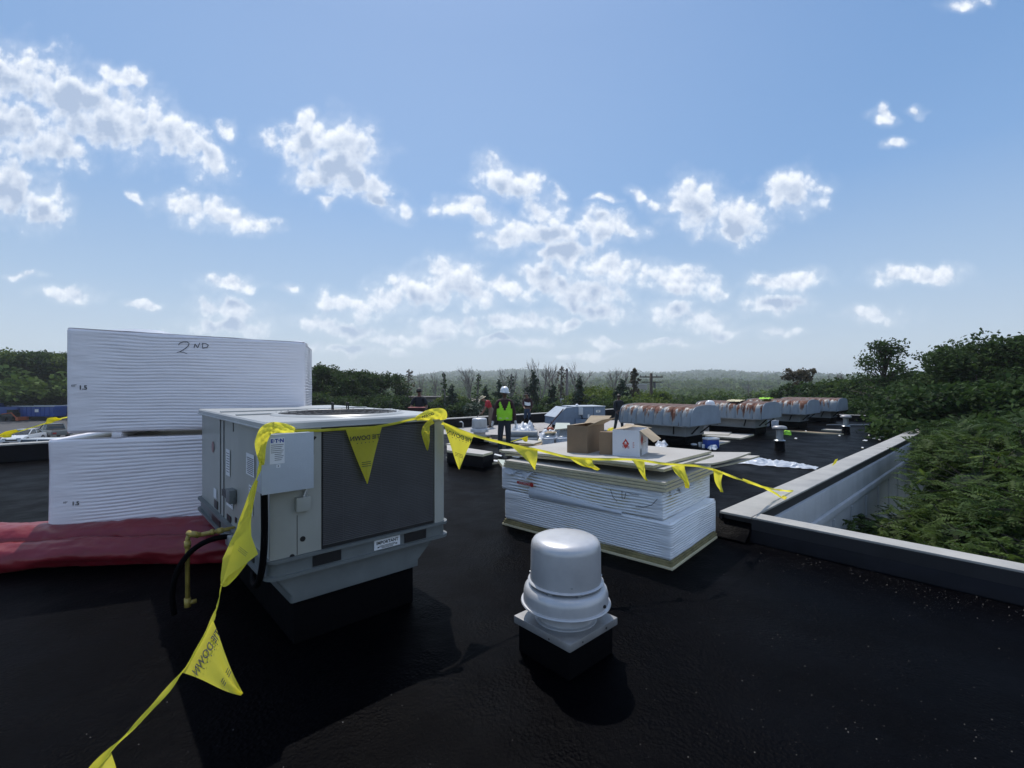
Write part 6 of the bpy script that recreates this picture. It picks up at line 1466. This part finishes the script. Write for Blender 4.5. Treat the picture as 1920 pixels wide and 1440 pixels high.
def tree(px, pytop, Y, width, label, leaf='leafA', kind='broad', dens=1.0, group=None, seed=None, name=None, lsize=None, z0=None, gap=0, crown_from=.3, base=None):
    seed = seed if seed is not None else abs(int(px*7+Y)); g = np.random.default_rng(seed); t = P(px, pytop, Y)
    zb = gz(t.x, Y) if z0 is None else z0; h = t.z-zb; r = empty(name or {'broad': 'broadleaf_tree', 'conifer': 'conifer_tree', 'bare': 'bare_tree', 'ivy': 'ivy_clad_tree', 'sparse': 'broadleaf_tree'}[kind], (t.x, Y, zb), 0, label, 'tree', group)
    w = width/2; ls = lsize or max(.15, Y*.0033); tk = max(.09, h*.018)
    if kind in ('broad', 'sparse'):
        b = MB(); tips = []
        n_l = 9 if kind == 'broad' else 26
        b.tube([(0, 0, -.3), (.1*w*g.normal()*.3, 0, h*.3), (.15*g.normal(), .1, h*.62), (.1*g.normal(), 0, h*.9)], [tk*1.3, tk, tk*.6, tk*.2], 8)
        for k in range(n_l):
            a = 2*math.pi*(k*.382+g.random()*.2); zz = h*(crown_from+((.85 if kind == 'broad' else .95)-crown_from)*k/n_l); rr = w*(.45+.5*g.random())*(math.sin(math.pi*min(1, max(.12, (1-(zz/h))*1.15)))**.5 if kind == 'broad' else 1.25*(1-zz/h)**.9)
            e = Vector((rr*math.cos(a), rr*math.sin(a), min(h*.96, zz+h*((.12+.12*g.random()) if kind == 'broad' else (.02+.04*g.random()))))); b.tube([(0, 0, zz*.85), (e.x*.5, e.y*.5, (zz+e.z)/2*.98), e], [tk*.4, tk*.25, tk*.08], 6); tips.append(e)
        b.build('trunk', M['bark'], r, smooth=True)
        tips.append(Vector((0, 0, h*.93)))
        blobs = []; per = []
        for e in (tips if kind == 'broad' else tips+[Vector((t_.x*.55, t_.y*.55, t_.z-h*.04)) for t_ in tips]):
            for q in range(3 if kind == 'broad' else 2):
                s = w*(.24+.20*g.random())*(1 if kind == 'broad' else .34); o = g.normal(size=3)*w*(.18 if kind == 'broad' else .05)
                z_ = e.z+o[2]; z_ = z_ if z_ < h-s*.62 else h-s*.62-abs(g.normal())*(.07*h if kind == 'broad' else .02*h); blobs.append((e.x+o[0], e.y+o[1], z_, s, s, s*.72)); per.append(int(dens*(150 if kind == 'broad' else 60)*(s/ls)**2*.050)+14)
        c = crown_points(blobs, per, g, .45)
        v, f = leafquads(c, ls, 1.5, .35, seed); cr_ = mesh_np('crown', v, f, M[leaf], r)
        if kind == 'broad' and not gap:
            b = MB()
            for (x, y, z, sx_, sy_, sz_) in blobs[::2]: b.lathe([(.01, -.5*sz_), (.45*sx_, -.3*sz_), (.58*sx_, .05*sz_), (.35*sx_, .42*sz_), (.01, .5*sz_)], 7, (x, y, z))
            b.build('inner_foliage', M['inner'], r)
    elif kind == 'conifer':
        b = MB(); b.tube([(0, 0, -.3), (0, 0, h*.5), (0, 0, h*.99)], [tk*1.1, tk*.7, tk*.12], 7)
        c = []
        nb = int(h*7)
        for k in range(nb):
            t_ = k/nb; z = h*(.10+.88*t_); rr = w*(1-t_)**.85*(.65+.5*g.random())+.06; a = g.random()*6.283
            m_ = max(3, int(dens*10*rr/ls*.5))
            s = np.linspace(.15, 1, m_)[:, None]; dirv = np.array([math.cos(a), math.sin(a), 0])
            pts = dirv*s*rr+np.array([0, 0, z])+np.array([0, 0, -1.])*(s**1.5)*rr*.32+np.array([0, 0, .10])*(s > .85)*rr+g.normal(size=(m_, 3))*ls*.55; c.append(pts)
            if k % 4 == 0: b.tube([(0, 0, z), (dirv[0]*rr*.8, dirv[1]*rr*.8, z-rr*.22)], [tk*.2, tk*.05], 4)
        b.build('trunk', M['bark'], r); c = np.concatenate(c); c = np.concatenate([c, c+g.normal(size=c.shape)*ls*.6]); v, f = leafquads(c, ls*.9, 2.2, .1, seed); mesh_np('crown', v, f, M[leaf], r)
    elif kind == 'ivy':
        lean_ = g.normal()*.3
        path = [(0, 0, -.3), (lean_*.3, 0, h*.5), (lean_, 0, h)]; b = MB(); b.tube(path, [tk*1.2, tk, tk*.6], 7)
        for k in range(5):
            a = g.random()*6.28; z = h*(.5+.1*k); b.tube([(lean_*z/h, 0, z), (lean_*z/h+math.cos(a)*w*1.2, math.sin(a)*w*.6, z+h*.08)], [tk*.4, tk*.12], 5)
        b.build('trunk', M['barkpale'], r)
        n = int(420*dens*h/10); z = g.random(n)*h*.97; rr = w*(.30+.55*g.random(n))*(1.15-.55*z/h)*(1+.35*np.sin(z*2.1+seed)); a = g.random(n)*6.283
        c = np.stack([lean_*z/h+rr*np.cos(a), rr*np.sin(a), z], 1); v, f = leafquads(c, ls, 1.4, .1, seed); mesh_np('crown', v, f, M[leaf], r)
    elif kind == 'bare':
        b = MB()
        def grow(p, d, L_, rad, lev):
            q = p+d*L_*.5+Vector(g.normal(size=3))*L_*.05; e = p+d*L_; b.tube([p, q, e], [rad, rad*.8, rad*.6], 5 if lev < 2 else 3, False)
            if lev >= 4: return
            for k in range(3 if lev else 4):
                nd = (d+Vector(g.normal(size=3))*(.34 if lev else .30)+Vector((0, 0, .12))).normalized(); grow(p+d*L_*(.55+.45*(k+1)/4), nd, L_*(.62+.15*g.random()), rad*.62, lev+1)
        hb = h*(1-base) if base else h
        grow(Vector((0, 0, 0 if not base else 0)), Vector((0, 0, 1)), h*.36, tk*.95, 0)
        zm = max(v_[2] for v_ in b.v); k_ = h/zm; wm = max(abs(v_[0]) for v_ in b.v); kw = w/max(wm, .01); b.v = [(x*kw, y*kw, z*k_) for x, y, z in b.v]
        b.build('branches', M['barkpale'], r, fix=False)
    return r
gT = None
# left edge of the lot
for k, (px, py, Y, w, lf, lb) in enumerate(((-60, 650, 98, 17, 'leafB', 'broad tree at the extreme left beyond the parking lot'), (8, 652, 96, 13, 'leafB', 'rounded mid green tree above the blue truck at far left'), (48, 654, 92, 12, 'leafC', 'lighter green tree above the left blue container'), (84, 655, 94, 13, 'leafA', 'dark green tree above the long blue container'), (122, 656, 97, 14, 'leafA', 'dark tree just left of the white bundles'), (165, 668, 100, 14, 'leafA', 'tree hidden mostly by the white bundles'),
    (20, 716, 87, 9, 'leafB', 'low bush tree directly behind the blue truck'), (66, 722, 88, 9, 'leafA', 'low dark shrub tree behind the long blue container'), (108, 716, 89, 9, 'leafA', 'low dark shrub tree behind the orange cab'))):
    tree(px, py, Y, w, lb, lf, dens=1.3, z0=-4.2)
# right of the white bundles
for (px, py, Y, w, lf, lb) in ((598, 676, 62, 6.0, 'leafA', 'dark tree rising at the right edge of the white bundles'), (622, 728, 60, 6, 'leafC', 'small yellow green tree between the two dark trees by the bundles'), (655, 687, 60, 6.5, 'leafA', 'dark broadleaf tree with uneven top above the condenser lid'), (700, 690, 64, 7.0, 'leafA', 'dark tree left of the tan flat roofed building'), (640, 738, 55, 8, 'leafA', 'low dark thicket behind the condenser'), (722, 738, 58, 7, 'leafA', 'low dark thicket left of the tan building'), (580, 730, 56, 7, 'leafA', 'low dark thicket beside the white bundles')):
    tree(px, py, Y, w, lb, lf, dens=1.2)
# snags, ivy columns, conifers and bare trees behind the crew
for (px, py, Y, w, k, lf, lb) in (
    (762, 686, 75, 3.4, 'ivy', 'leafE', 'tall thin tree with a brownish tuft, left of the person with the red case'), (748, 700, 80, 4, 'sparse', 'leafE', 'thin pale tree at the left of the tall tufted one'),
    (836, 692, 62, 1.2, 'ivy', 'leafA', 'broken ivy covered snag above the condenser corner'), (893, 694, 60, 1.9, 'ivy', 'leafA', 'dark ivy clad column tree left of the vested person'),
    (848, 712, 58, 4.4, 'conifer', 'leafD', 'dark spruce at the left of the ivy clad column'), (936, 704, 58, 3.6, 'conifer', 'leafD', 'narrow dark conifer directly behind the white hard hat'), (957, 695, 60, 2.8, 'ivy', 'leafD', 'slim dark conifer right of the white hard hat'),
    (1000, 688, 58, 4.6, 'conifer', 'leafD', 'tallest dark spruce behind the person with the white sash'), (1051, 680, 62, 1.9, 'ivy', 'leafE', 'brownish ivy clad column beside the bare utility pole'), (1086, 698, 56, 4.6, 'conifer', 'leafD', 'dark conifer right of the bare utility pole'),
    (1166, 702, 54, 6.2, 'conifer', 'leafD', 'big dark conifer above the white cardboard box'), (1037, 712, 60, 3.6, 'conifer', 'leafD', 'small dark conifer left of the brownish column'), (910, 716, 62, 4, 'conifer', 'leafD', 'low dark conifer behind the person in red'),
    (884, 680, 72, 4.6, 'bare', '', 'leafless tree left of the ivy clad column'), (1014, 664, 74, 6.2, 'bare', '', 'tallest leafless tree, fan shaped, above the person with the white sash'), (1037, 672, 78, 4.4, 'bare', '', 'leafless tree between the fan shaped one and the utility pole'),
    (1082, 671, 74, 5.4, 'bare', '', 'leafless tree with wide fan crown right of the bare pole'), (958, 682, 76, 4.6, 'bare', '', 'leafless tree above the white hard hat'), (980, 686, 80, 4, 'bare', '', 'faint leafless tree right of the hard hat'), (1156, 682, 74, 5.4, 'bare', '', 'leafless tree over the big dark conifer'), (1190, 683, 70, 3.8, 'sparse', 'leafE', 'thin tree with brown tufts left of the cross armed pole'),
    (818, 688, 84, 3.6, 'bare', '', 'leafless tree above the tan building'), (790, 690, 86, 3.4, 'bare', '', 'thin leafless tree above the person with the red case'), (1562, 690, 62, 5, 'bare', '', 'leafless tree right of the round brown topped tree'), (1590, 700, 66, 4, 'bare', '', 'low leafless tree left of the tall airy tree'), (1403, 706, 90, 2.4, 'bare', '', 'tiny leafless tree beyond the second barrel hood')):
    tree(px, py, Y, w, lb, lf or 'leafA', k, dens=1.1)
# mid bushes
for k, (px, py, Y, w, lf) in enumerate(((770, 742, 74, 5, 'leafA'), (872, 742, 56, 5, 'leafA'), (905, 748, 52, 4.5, 'leafD'), (930, 742, 54, 5, 'leafA'), (965, 742, 54, 5, 'leafD'), (1000, 752, 50, 4, 'leafA'), (1045, 746, 56, 3, 'leafB'), (1100, 728, 58, 6, 'leafC'), (1122, 718, 64, 6, 'leafC'), (1140, 738, 50, 5, 'leafB'), (1200, 738, 52, 5, 'leafC'), (1235, 728, 60, 6, 'leafC'), (1262, 742, 56, 5, 'leafB'), (1185, 748, 48, 4, 'leafA'), (1295, 736, 70, 6, 'leafB'), (1350, 738, 72, 6, 'leafA'), (1385, 742, 66, 5, 'leafC'), (1420, 744, 62, 5, 'leafC'), (1450, 738, 66, 6, 'leafA'), (1330, 748, 62, 5, 'leafB'), (1478, 746, 58, 5, 'leafC'), (1025, 738, 64, 5, 'leafB'), (848, 735, 70, 5, 'leafC'), (800, 745, 60, 4, 'leafA'))):
    tree(px, py, Y, w, ('lowest bush in front of the tan flat roofed building', 'bush between the condenser corner and the far exhaust fan', 'dark bush just behind the straw hat', 'bush directly behind the white hard hat', 'dark bush between the hard hat and the white sash', 'low bush at the feet of the tallest spruce', 'small green bush beside the bare utility pole', 'light green bushy tree above the blue grey unit', 'light green bushy tree left of the big dark conifer', 'green bush over the right end of the blue grey unit', 'light green bush left of the cross armed pole', 'light green bush right of the cross armed pole', 'mid green bush over the middle of the nearest hood', 'dark low bush right behind the dark clad person', 'mid green bush left of the brown roofed house', 'dark bush right of the brown roofed house', 'bright green bush over the left half of the second hood', 'bright green bush over the right half of the second hood', 'dark bush left of the round brown topped tree', 'small bush in front of the brown roofed house', 'yellow green bush beneath the round brown topped tree', 'mid green bush behind the person with the white sash', 'light green bush above the condenser corner', 'dark bush behind the red case')[k], lf, dens=.9, group='bushy trees beyond the roof edge')
# right side
tree(1500, 684, 58, 3.0, 'round brown topped tree standing alone above the third hood', 'leafE', 'broad', dens=.9, gap=1, crown_from=.62)
tree(1478, 712, 60, 3.5, 'dark companion tree left of the round brown topped tree', 'leafA', dens=1)
for (px, py, Y, w, lf, lb) in ((1545, 708, 48, 6, 'leafA', 'leftmost tree of the green belt at the far right end of the roof'), (1578, 706, 46, 6, 'leafB', 'tree of the green belt left of the ball vent'), (1615, 708, 45, 6, 'leafA', 'tree of the green belt left below the tall airy tree'), (1650, 704, 44, 6, 'leafA', 'tree of the green belt behind the ball vent'), (1692, 690, 42, 6, 'leafA', 'tree of the green belt above the end of the long coping'), (1560, 735, 43, 6, 'leafA', 'low tree by the far roof edge at the leftmost end of the belt'), (1610, 738, 42, 6, 'leafA', 'low tree by the far roof edge in the middle of the belt'), (1660, 736, 40, 6, 'leafA', 'low tree by the far roof corner'), (1710, 730, 38, 6, 'leafA', 'low tree just past the far roof corner'), (1520, 735, 46, 5, 'leafA', 'low tree behind the farthest barrel hood')):
    tree(px, py, Y, w, lb, lf, dens=1.5, lsize=.24)
tree(1660, 629, 36, 10.5, 'tall airy tree with feathery open top left of the big right hand grove', 'leafA', 'sparse', dens=.55, lsize=.13, seed=5, crown_from=.45)
for (px, py, Y, w, lf, lb, dn) in ((1785, 664, 30, 5, 'leafA', 'left shoulder tree of the tall grove at upper right', 1.1), (1835, 628, 29, 6.5, 'leafA', 'tallest tree of the grove at upper right, sky showing through', 1.1), (1900, 622, 28, 6, 'leafA', 'tree of the tall grove at the right edge of the picture', 1.2), (1975, 615, 28, 7, 'leafA', 'tree of the tall grove outside the right edge', 1.2), (1745, 702, 31, 5, 'leafA', 'lower left tree of the tall grove', 1.2)):
    tree(px, py, Y, w, lb, lf, dens=dn*.62, lsize=.15, gap=1)
for (px, py, Y, w, lb) in ((1760, 735, 24, 6, 'dark leafy tree below the tall grove, behind the near compound leaved trees'), (1830, 720, 20, 6, 'dark dense tree at right, under the tall grove'), (1905, 708, 16, 6, 'dense dark tree cut by the right edge of the picture'), (1800, 760, 17, 5, 'dark tree close behind the near compound leaved trees'), (1700, 760, 26, 5, 'dark tree beside the far end of the long wall')):
    tree(px, py, Y, w, lb, 'leafA', dens=1.2, lsize=.13)

# near trees with compound leaves
def frond_arrays(g, n_pairs=8, L_=.5):
    vs = []; fs = []
    def leaflet(base, d, up_, ln, wd):
        s = np.cross(d, up_); s /= np.linalg.norm(s); i = len(vs); m1 = base+d*ln*.4
        vs.extend([base, m1+s*wd-up_*wd*.2, base+d*ln-up_*ln*.18, m1-s*wd-up_*wd*.2]); fs.append((i, i+1, i+2, i+3))
    for k in range(n_pairs):
        t = (k+1)/(n_pairs+.5); p = np.array([L_*t, 0, -.30*L_*t*t]); ln = .150*math.sin(math.pi*(.20+.72*t))*(L_/.5)
        for s in (-1, 1): leaflet(p, np.array([.45, s*.85, -.25-.1*g.random()]), np.array([0, 0, 1.]), ln, .037*(L_/.5))
    leaflet(np.array([L_, 0, -.30*L_]), np.array([.9, 0, -.45]), np.array([0, 0, 1.]), .10, .018)
    i = len(vs)
    for t in (0, .5, 1): p = np.array([L_*t, 0, -.30*L_*t*t]); vs.extend([p+[0, .003, 0], p-[0, .003, 0]])
    fs += [(i, i+1, i+3, i+2), (i+2, i+3, i+5, i+4)]
    return np.array(vs), np.array(fs)
gf = np.random.default_rng(3); FV, FF = frond_arrays(gf, 6)
fm = mesh_np('frond', FV, FF, M['frond']); fmesh = fm.data; bpy.data.objects.remove(fm)
fm2 = mesh_np('frond', FV, FF, M['leafC']); fmesh_y = fm2.data; bpy.data.objects.remove(fm2)
def rotm(az, pitch, roll, sc):
    ca, sa, cp, sp, cr_, sr = math.cos(az), math.sin(az), math.cos(pitch), math.sin(pitch), math.cos(roll), math.sin(roll)
    Rz = np.array([[ca, -sa, 0], [sa, ca, 0], [0, 0, 1]]); Ry = np.array([[cp, 0, sp], [0, 1, 0], [-sp, 0, cp]]); Rx = np.array([[1, 0, 0], [0, cr_, -sr], [0, sr, cr_]]); return Rz @ Ry @ Rx*sc
def compound_tree(base, blobs, n, label, seed, as_parts=0, sc=1.0, leafm='frond'):
    g = np.random.default_rng(seed); r = empty('compound_leaved_tree', base, 0, label, 'tree', None)
    b = MB(); top = max(bb[2] for bb in blobs)
    b.tube([(0, 0, -.2), (.05, .1, top*.5), (0, 0, top*.8)], [.11, .08, .04], 8)
    twigs = []
    vol = np.array([bb[3]*bb[4]*bb[5] for bb in blobs])**(2/3); cnt = (n*vol/vol.sum()).astype(int)
    allv = []; allf = []; off = 0; made = 0
    for bb, c in zip(blobs, cnt):
        cx, cy, cz, rx, ry, rz_ = bb; b.tube([(0, 0, min(top*.7, cz*.7)), (cx*.6, cy*.6, cz*.9), (cx, cy, cz)], [.045, .03, .015], 6)
        nt_ = max(1, c//7)
        for k in range(nt_):
            d = g.normal(size=3); d[2] = abs(d[2])*.9-.25; d /= np.linalg.norm(d); rr = .78+.3*g.random(); tip = np.array([cx, cy, cz])+d*rr*np.array([rx, ry, rz_])
            b.tube([(cx, cy, cz), tuple(tip)], [.012, .006], 3, False)
            for q in range(7):
                az = math.atan2(d[1], d[0])+g.normal()*1.0+q*.9; Rm = rotm(az, -.25+g.normal()*.35, g.normal()*.35, sc*(.65+.5*g.random()))
                pos = tip+g.normal(size=3)*.07-np.array([0, 0, .03*q])
                if made < as_parts and tip[1] < .3*ry+cy:
                    o = bpy.data.objects.new('frond', fmesh if g.random() > .12 else fmesh_y); C.objects.link(o); o.parent = r
                    o.matrix_local = Matrix([list(Rm[0])+[pos[0]], list(Rm[1])+[pos[1]], list(Rm[2])+[pos[2]], [0, 0, 0, 1]]); made += 1
                else:
                    allv.append(FV @ Rm.T+pos); allf.append(FF+off); off += len(FV)
    b.build('trunk', M['bark'], r)
    v = np.concatenate(allv); f = np.concatenate(allf); o = mesh_np('crown', v, f, M[leafm], r); o['kind'] = 'stuff'
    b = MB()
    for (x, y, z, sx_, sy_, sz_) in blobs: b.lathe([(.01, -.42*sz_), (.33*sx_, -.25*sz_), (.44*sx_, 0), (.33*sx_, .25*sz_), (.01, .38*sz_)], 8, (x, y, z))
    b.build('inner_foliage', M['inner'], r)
    return r
def ct(px, Yb, blobs_px, n, label, seed, as_parts=0, sc=1.0, leafm='frond'):
    base = Vector(((px-CX)/F*Yb, Yb, -4.2)); bl = []
    for (x, y, Y, r, rz_) in blobs_px: p = P(x, y, Y)-base; bl.append((p.x, p.y, p.z, r, r, rz_))
    return compound_tree(base, bl, n, label, seed, as_parts, sc, leafm)
ct(1740, 9.6, [(1825, 890, 9.4, .8, .6), (1740, 985, 8.6, .5, .35), (1815, 850, 10, .9, .6), (1800, 965, 8.8, .8, .55), (1710, 1005, 8.0, .6, .4), (1830, 830, 10.6, .8, .5), (1640, 985, 8.2, .32, .26), (1690, 968, 8.7, .28, .22), (1615, 962, 8.3, .13, .14)], 1500, 'near tree with long compound leaves leaning against the grey outer wall', 1, 270, .70)
ct(1850, 8.2, [(1840, 910, 8.4, 1.0, .8), (1890, 960, 7.4, .9, .6), (1800, 1000, 7.2, .7, .5), (1930, 870, 8.6, 1.1, .8), (1860, 1030, 6.6, .6, .4), (1935, 1000, 6.8, .8, .6), (1850, 850, 9.4, .85, .5), (1765, 1035, 6.9, .45, .3)], 1800, 'near tree with drooping compound leaves at the lower right, above the near coping', 2, 270, .66)
ct(1800, 14, [(1800, 815, 14.5, .9, .65), (1785, 835, 13.5, .6, .5), (1835, 835, 13, 1.0, .6), (1800, 870, 12.5, .8, .7), (1870, 830, 12.2, 1.0, .8), (1760, 800, 17, .7, .6)], 1900, 'tree with compound leaves standing past the far end of the grey outer wall', 3, 0, .8, 'leafA')
ct(1900, 12, [(1890, 850, 11.5, 1.1, .7), (1850, 835, 12.5, .9, .5), (1935, 825, 12, 1.2, .7), (1960, 870, 10.5, 1.2, .8)], 1500, 'tree with compound leaves filling the right edge at mid height', 4, 0, .8, 'leafA')
ct(1960, 6.2, [(1965, 1030, 5.9, .7, .5), (1905, 1050, 5.7, .42, .3), (1990, 960, 6.2, .8, .6)], 700, 'low sunlit compound leaves rising by the near coping at the right edge', 6, 60, .62)

# far woodland as one mass
def forest(n, rmin, rmax, azr, size, quads, name, seed, lf, zoff=0):
    g = np.random.default_rng(seed); vs = []; fs = []; off = 0; mi = []
    rr = np.sqrt(rmin**2+(rmax**2-rmin**2)*g.random(n)); az = np.radians(azr[0]+(azr[1]-azr[0])*g.random(n))
    ico = []
    V_ = []; F_ = []
    for r0, a0 in zip(rr, az):
        x, y = r0*math.sin(a0), r0*math.cos(a0); s = size*(.65+.7*g.random()); z = gz(x, y)+s*1.25*(.9+.5*g.random())+zoff
        d = g.normal(size=(quads, 3)); d /= np.linalg.norm(d, axis=1)[:, None]; d[:, 2] = np.abs(d[:, 2])*1.0-.25
        rad = 1+.22*np.sin(d[:, 0]*4+x)*np.cos(d[:, 2]*5+y)+.10*g.normal(size=quads)
        V_.append(np.array([x, y, z])+d*rad[:, None]*np.array([s, s, s*.85]))
    c = np.concatenate(V_); v, f = leafquads(c, size*(.55 if quads < 40 else (.34 if quads < 100 else .19)), 1.25, .5, seed)
    return v, f
parts = [forest(1200, 112, 260, (-50, 52), 3.6, 330, '', 1, ''), forest(3600, 240, 620, (-50, 52), 4.4, 60, '', 2, ''), forest(5000, 560, 1150, (-50, 52), 6.0, 26, '', 3, '')]
vv = []; ff = []; o_ = 0
for v, f in parts: vv.append(v); ff.append(f+o_); o_ += len(v)
M['forest'] = mat('woodland leaf mass', (.040, .078, .020), .8, spec=.1, col2=(.115, .165, .036), vscale=.06, transl=.3, island=.3)
props(mesh_np('woodland', np.concatenate(vv), np.concatenate(ff), M['forest']), kind='stuff')
v, f = forest(9000, 1100, 2700, (-52, 54), 11, 14, '', 5, '')
props(mesh_np('far_woodland', v, f, M['forest']), kind='stuff')
# undergrowth beside the building at the lower right
g = np.random.default_rng(9); n = 9000
c = np.stack([g.uniform(3, 22, n), g.uniform(3, 30, n), g.uniform(-4.2, -2.6, n)], 1); k = (c[:, 0]*V.x+c[:, 1]*V.y) < VN-.7; k &= (c[:, 0]*U.x+c[:, 1]*U.y) > UN+.5; c = c[k]
v, f = leafquads(c, .22, 1.6, .4, 9); props(mesh_np('undergrowth', v, f, M['leafA']), kind='stuff')

# ------------------------------------------------------------------ air
b = MB(); b.box(-2950, 2950, -40, 2950, -25, 75); hz = b.build('haze', None if False else M['white'])
hm = bpy.data.materials.new('summer haze'); hm.use_nodes = True; N = hm.node_tree.nodes; N.remove(N['Principled BSDF'])
vp = N.new('ShaderNodeVolumePrincipled'); vp.inputs['Color'].default_value = (.88, .95, 1, 1); vp.inputs['Density'].default_value = .00032; vp.inputs['Anisotropy'].default_value = .3
hm.node_tree.links.new(vp.outputs[0], N['Material Output'].inputs['Volume']); hz.data.materials.clear(); hz.data.materials.append(hm); props(hz, kind='stuff'); hz.display_type = 'WIRE'
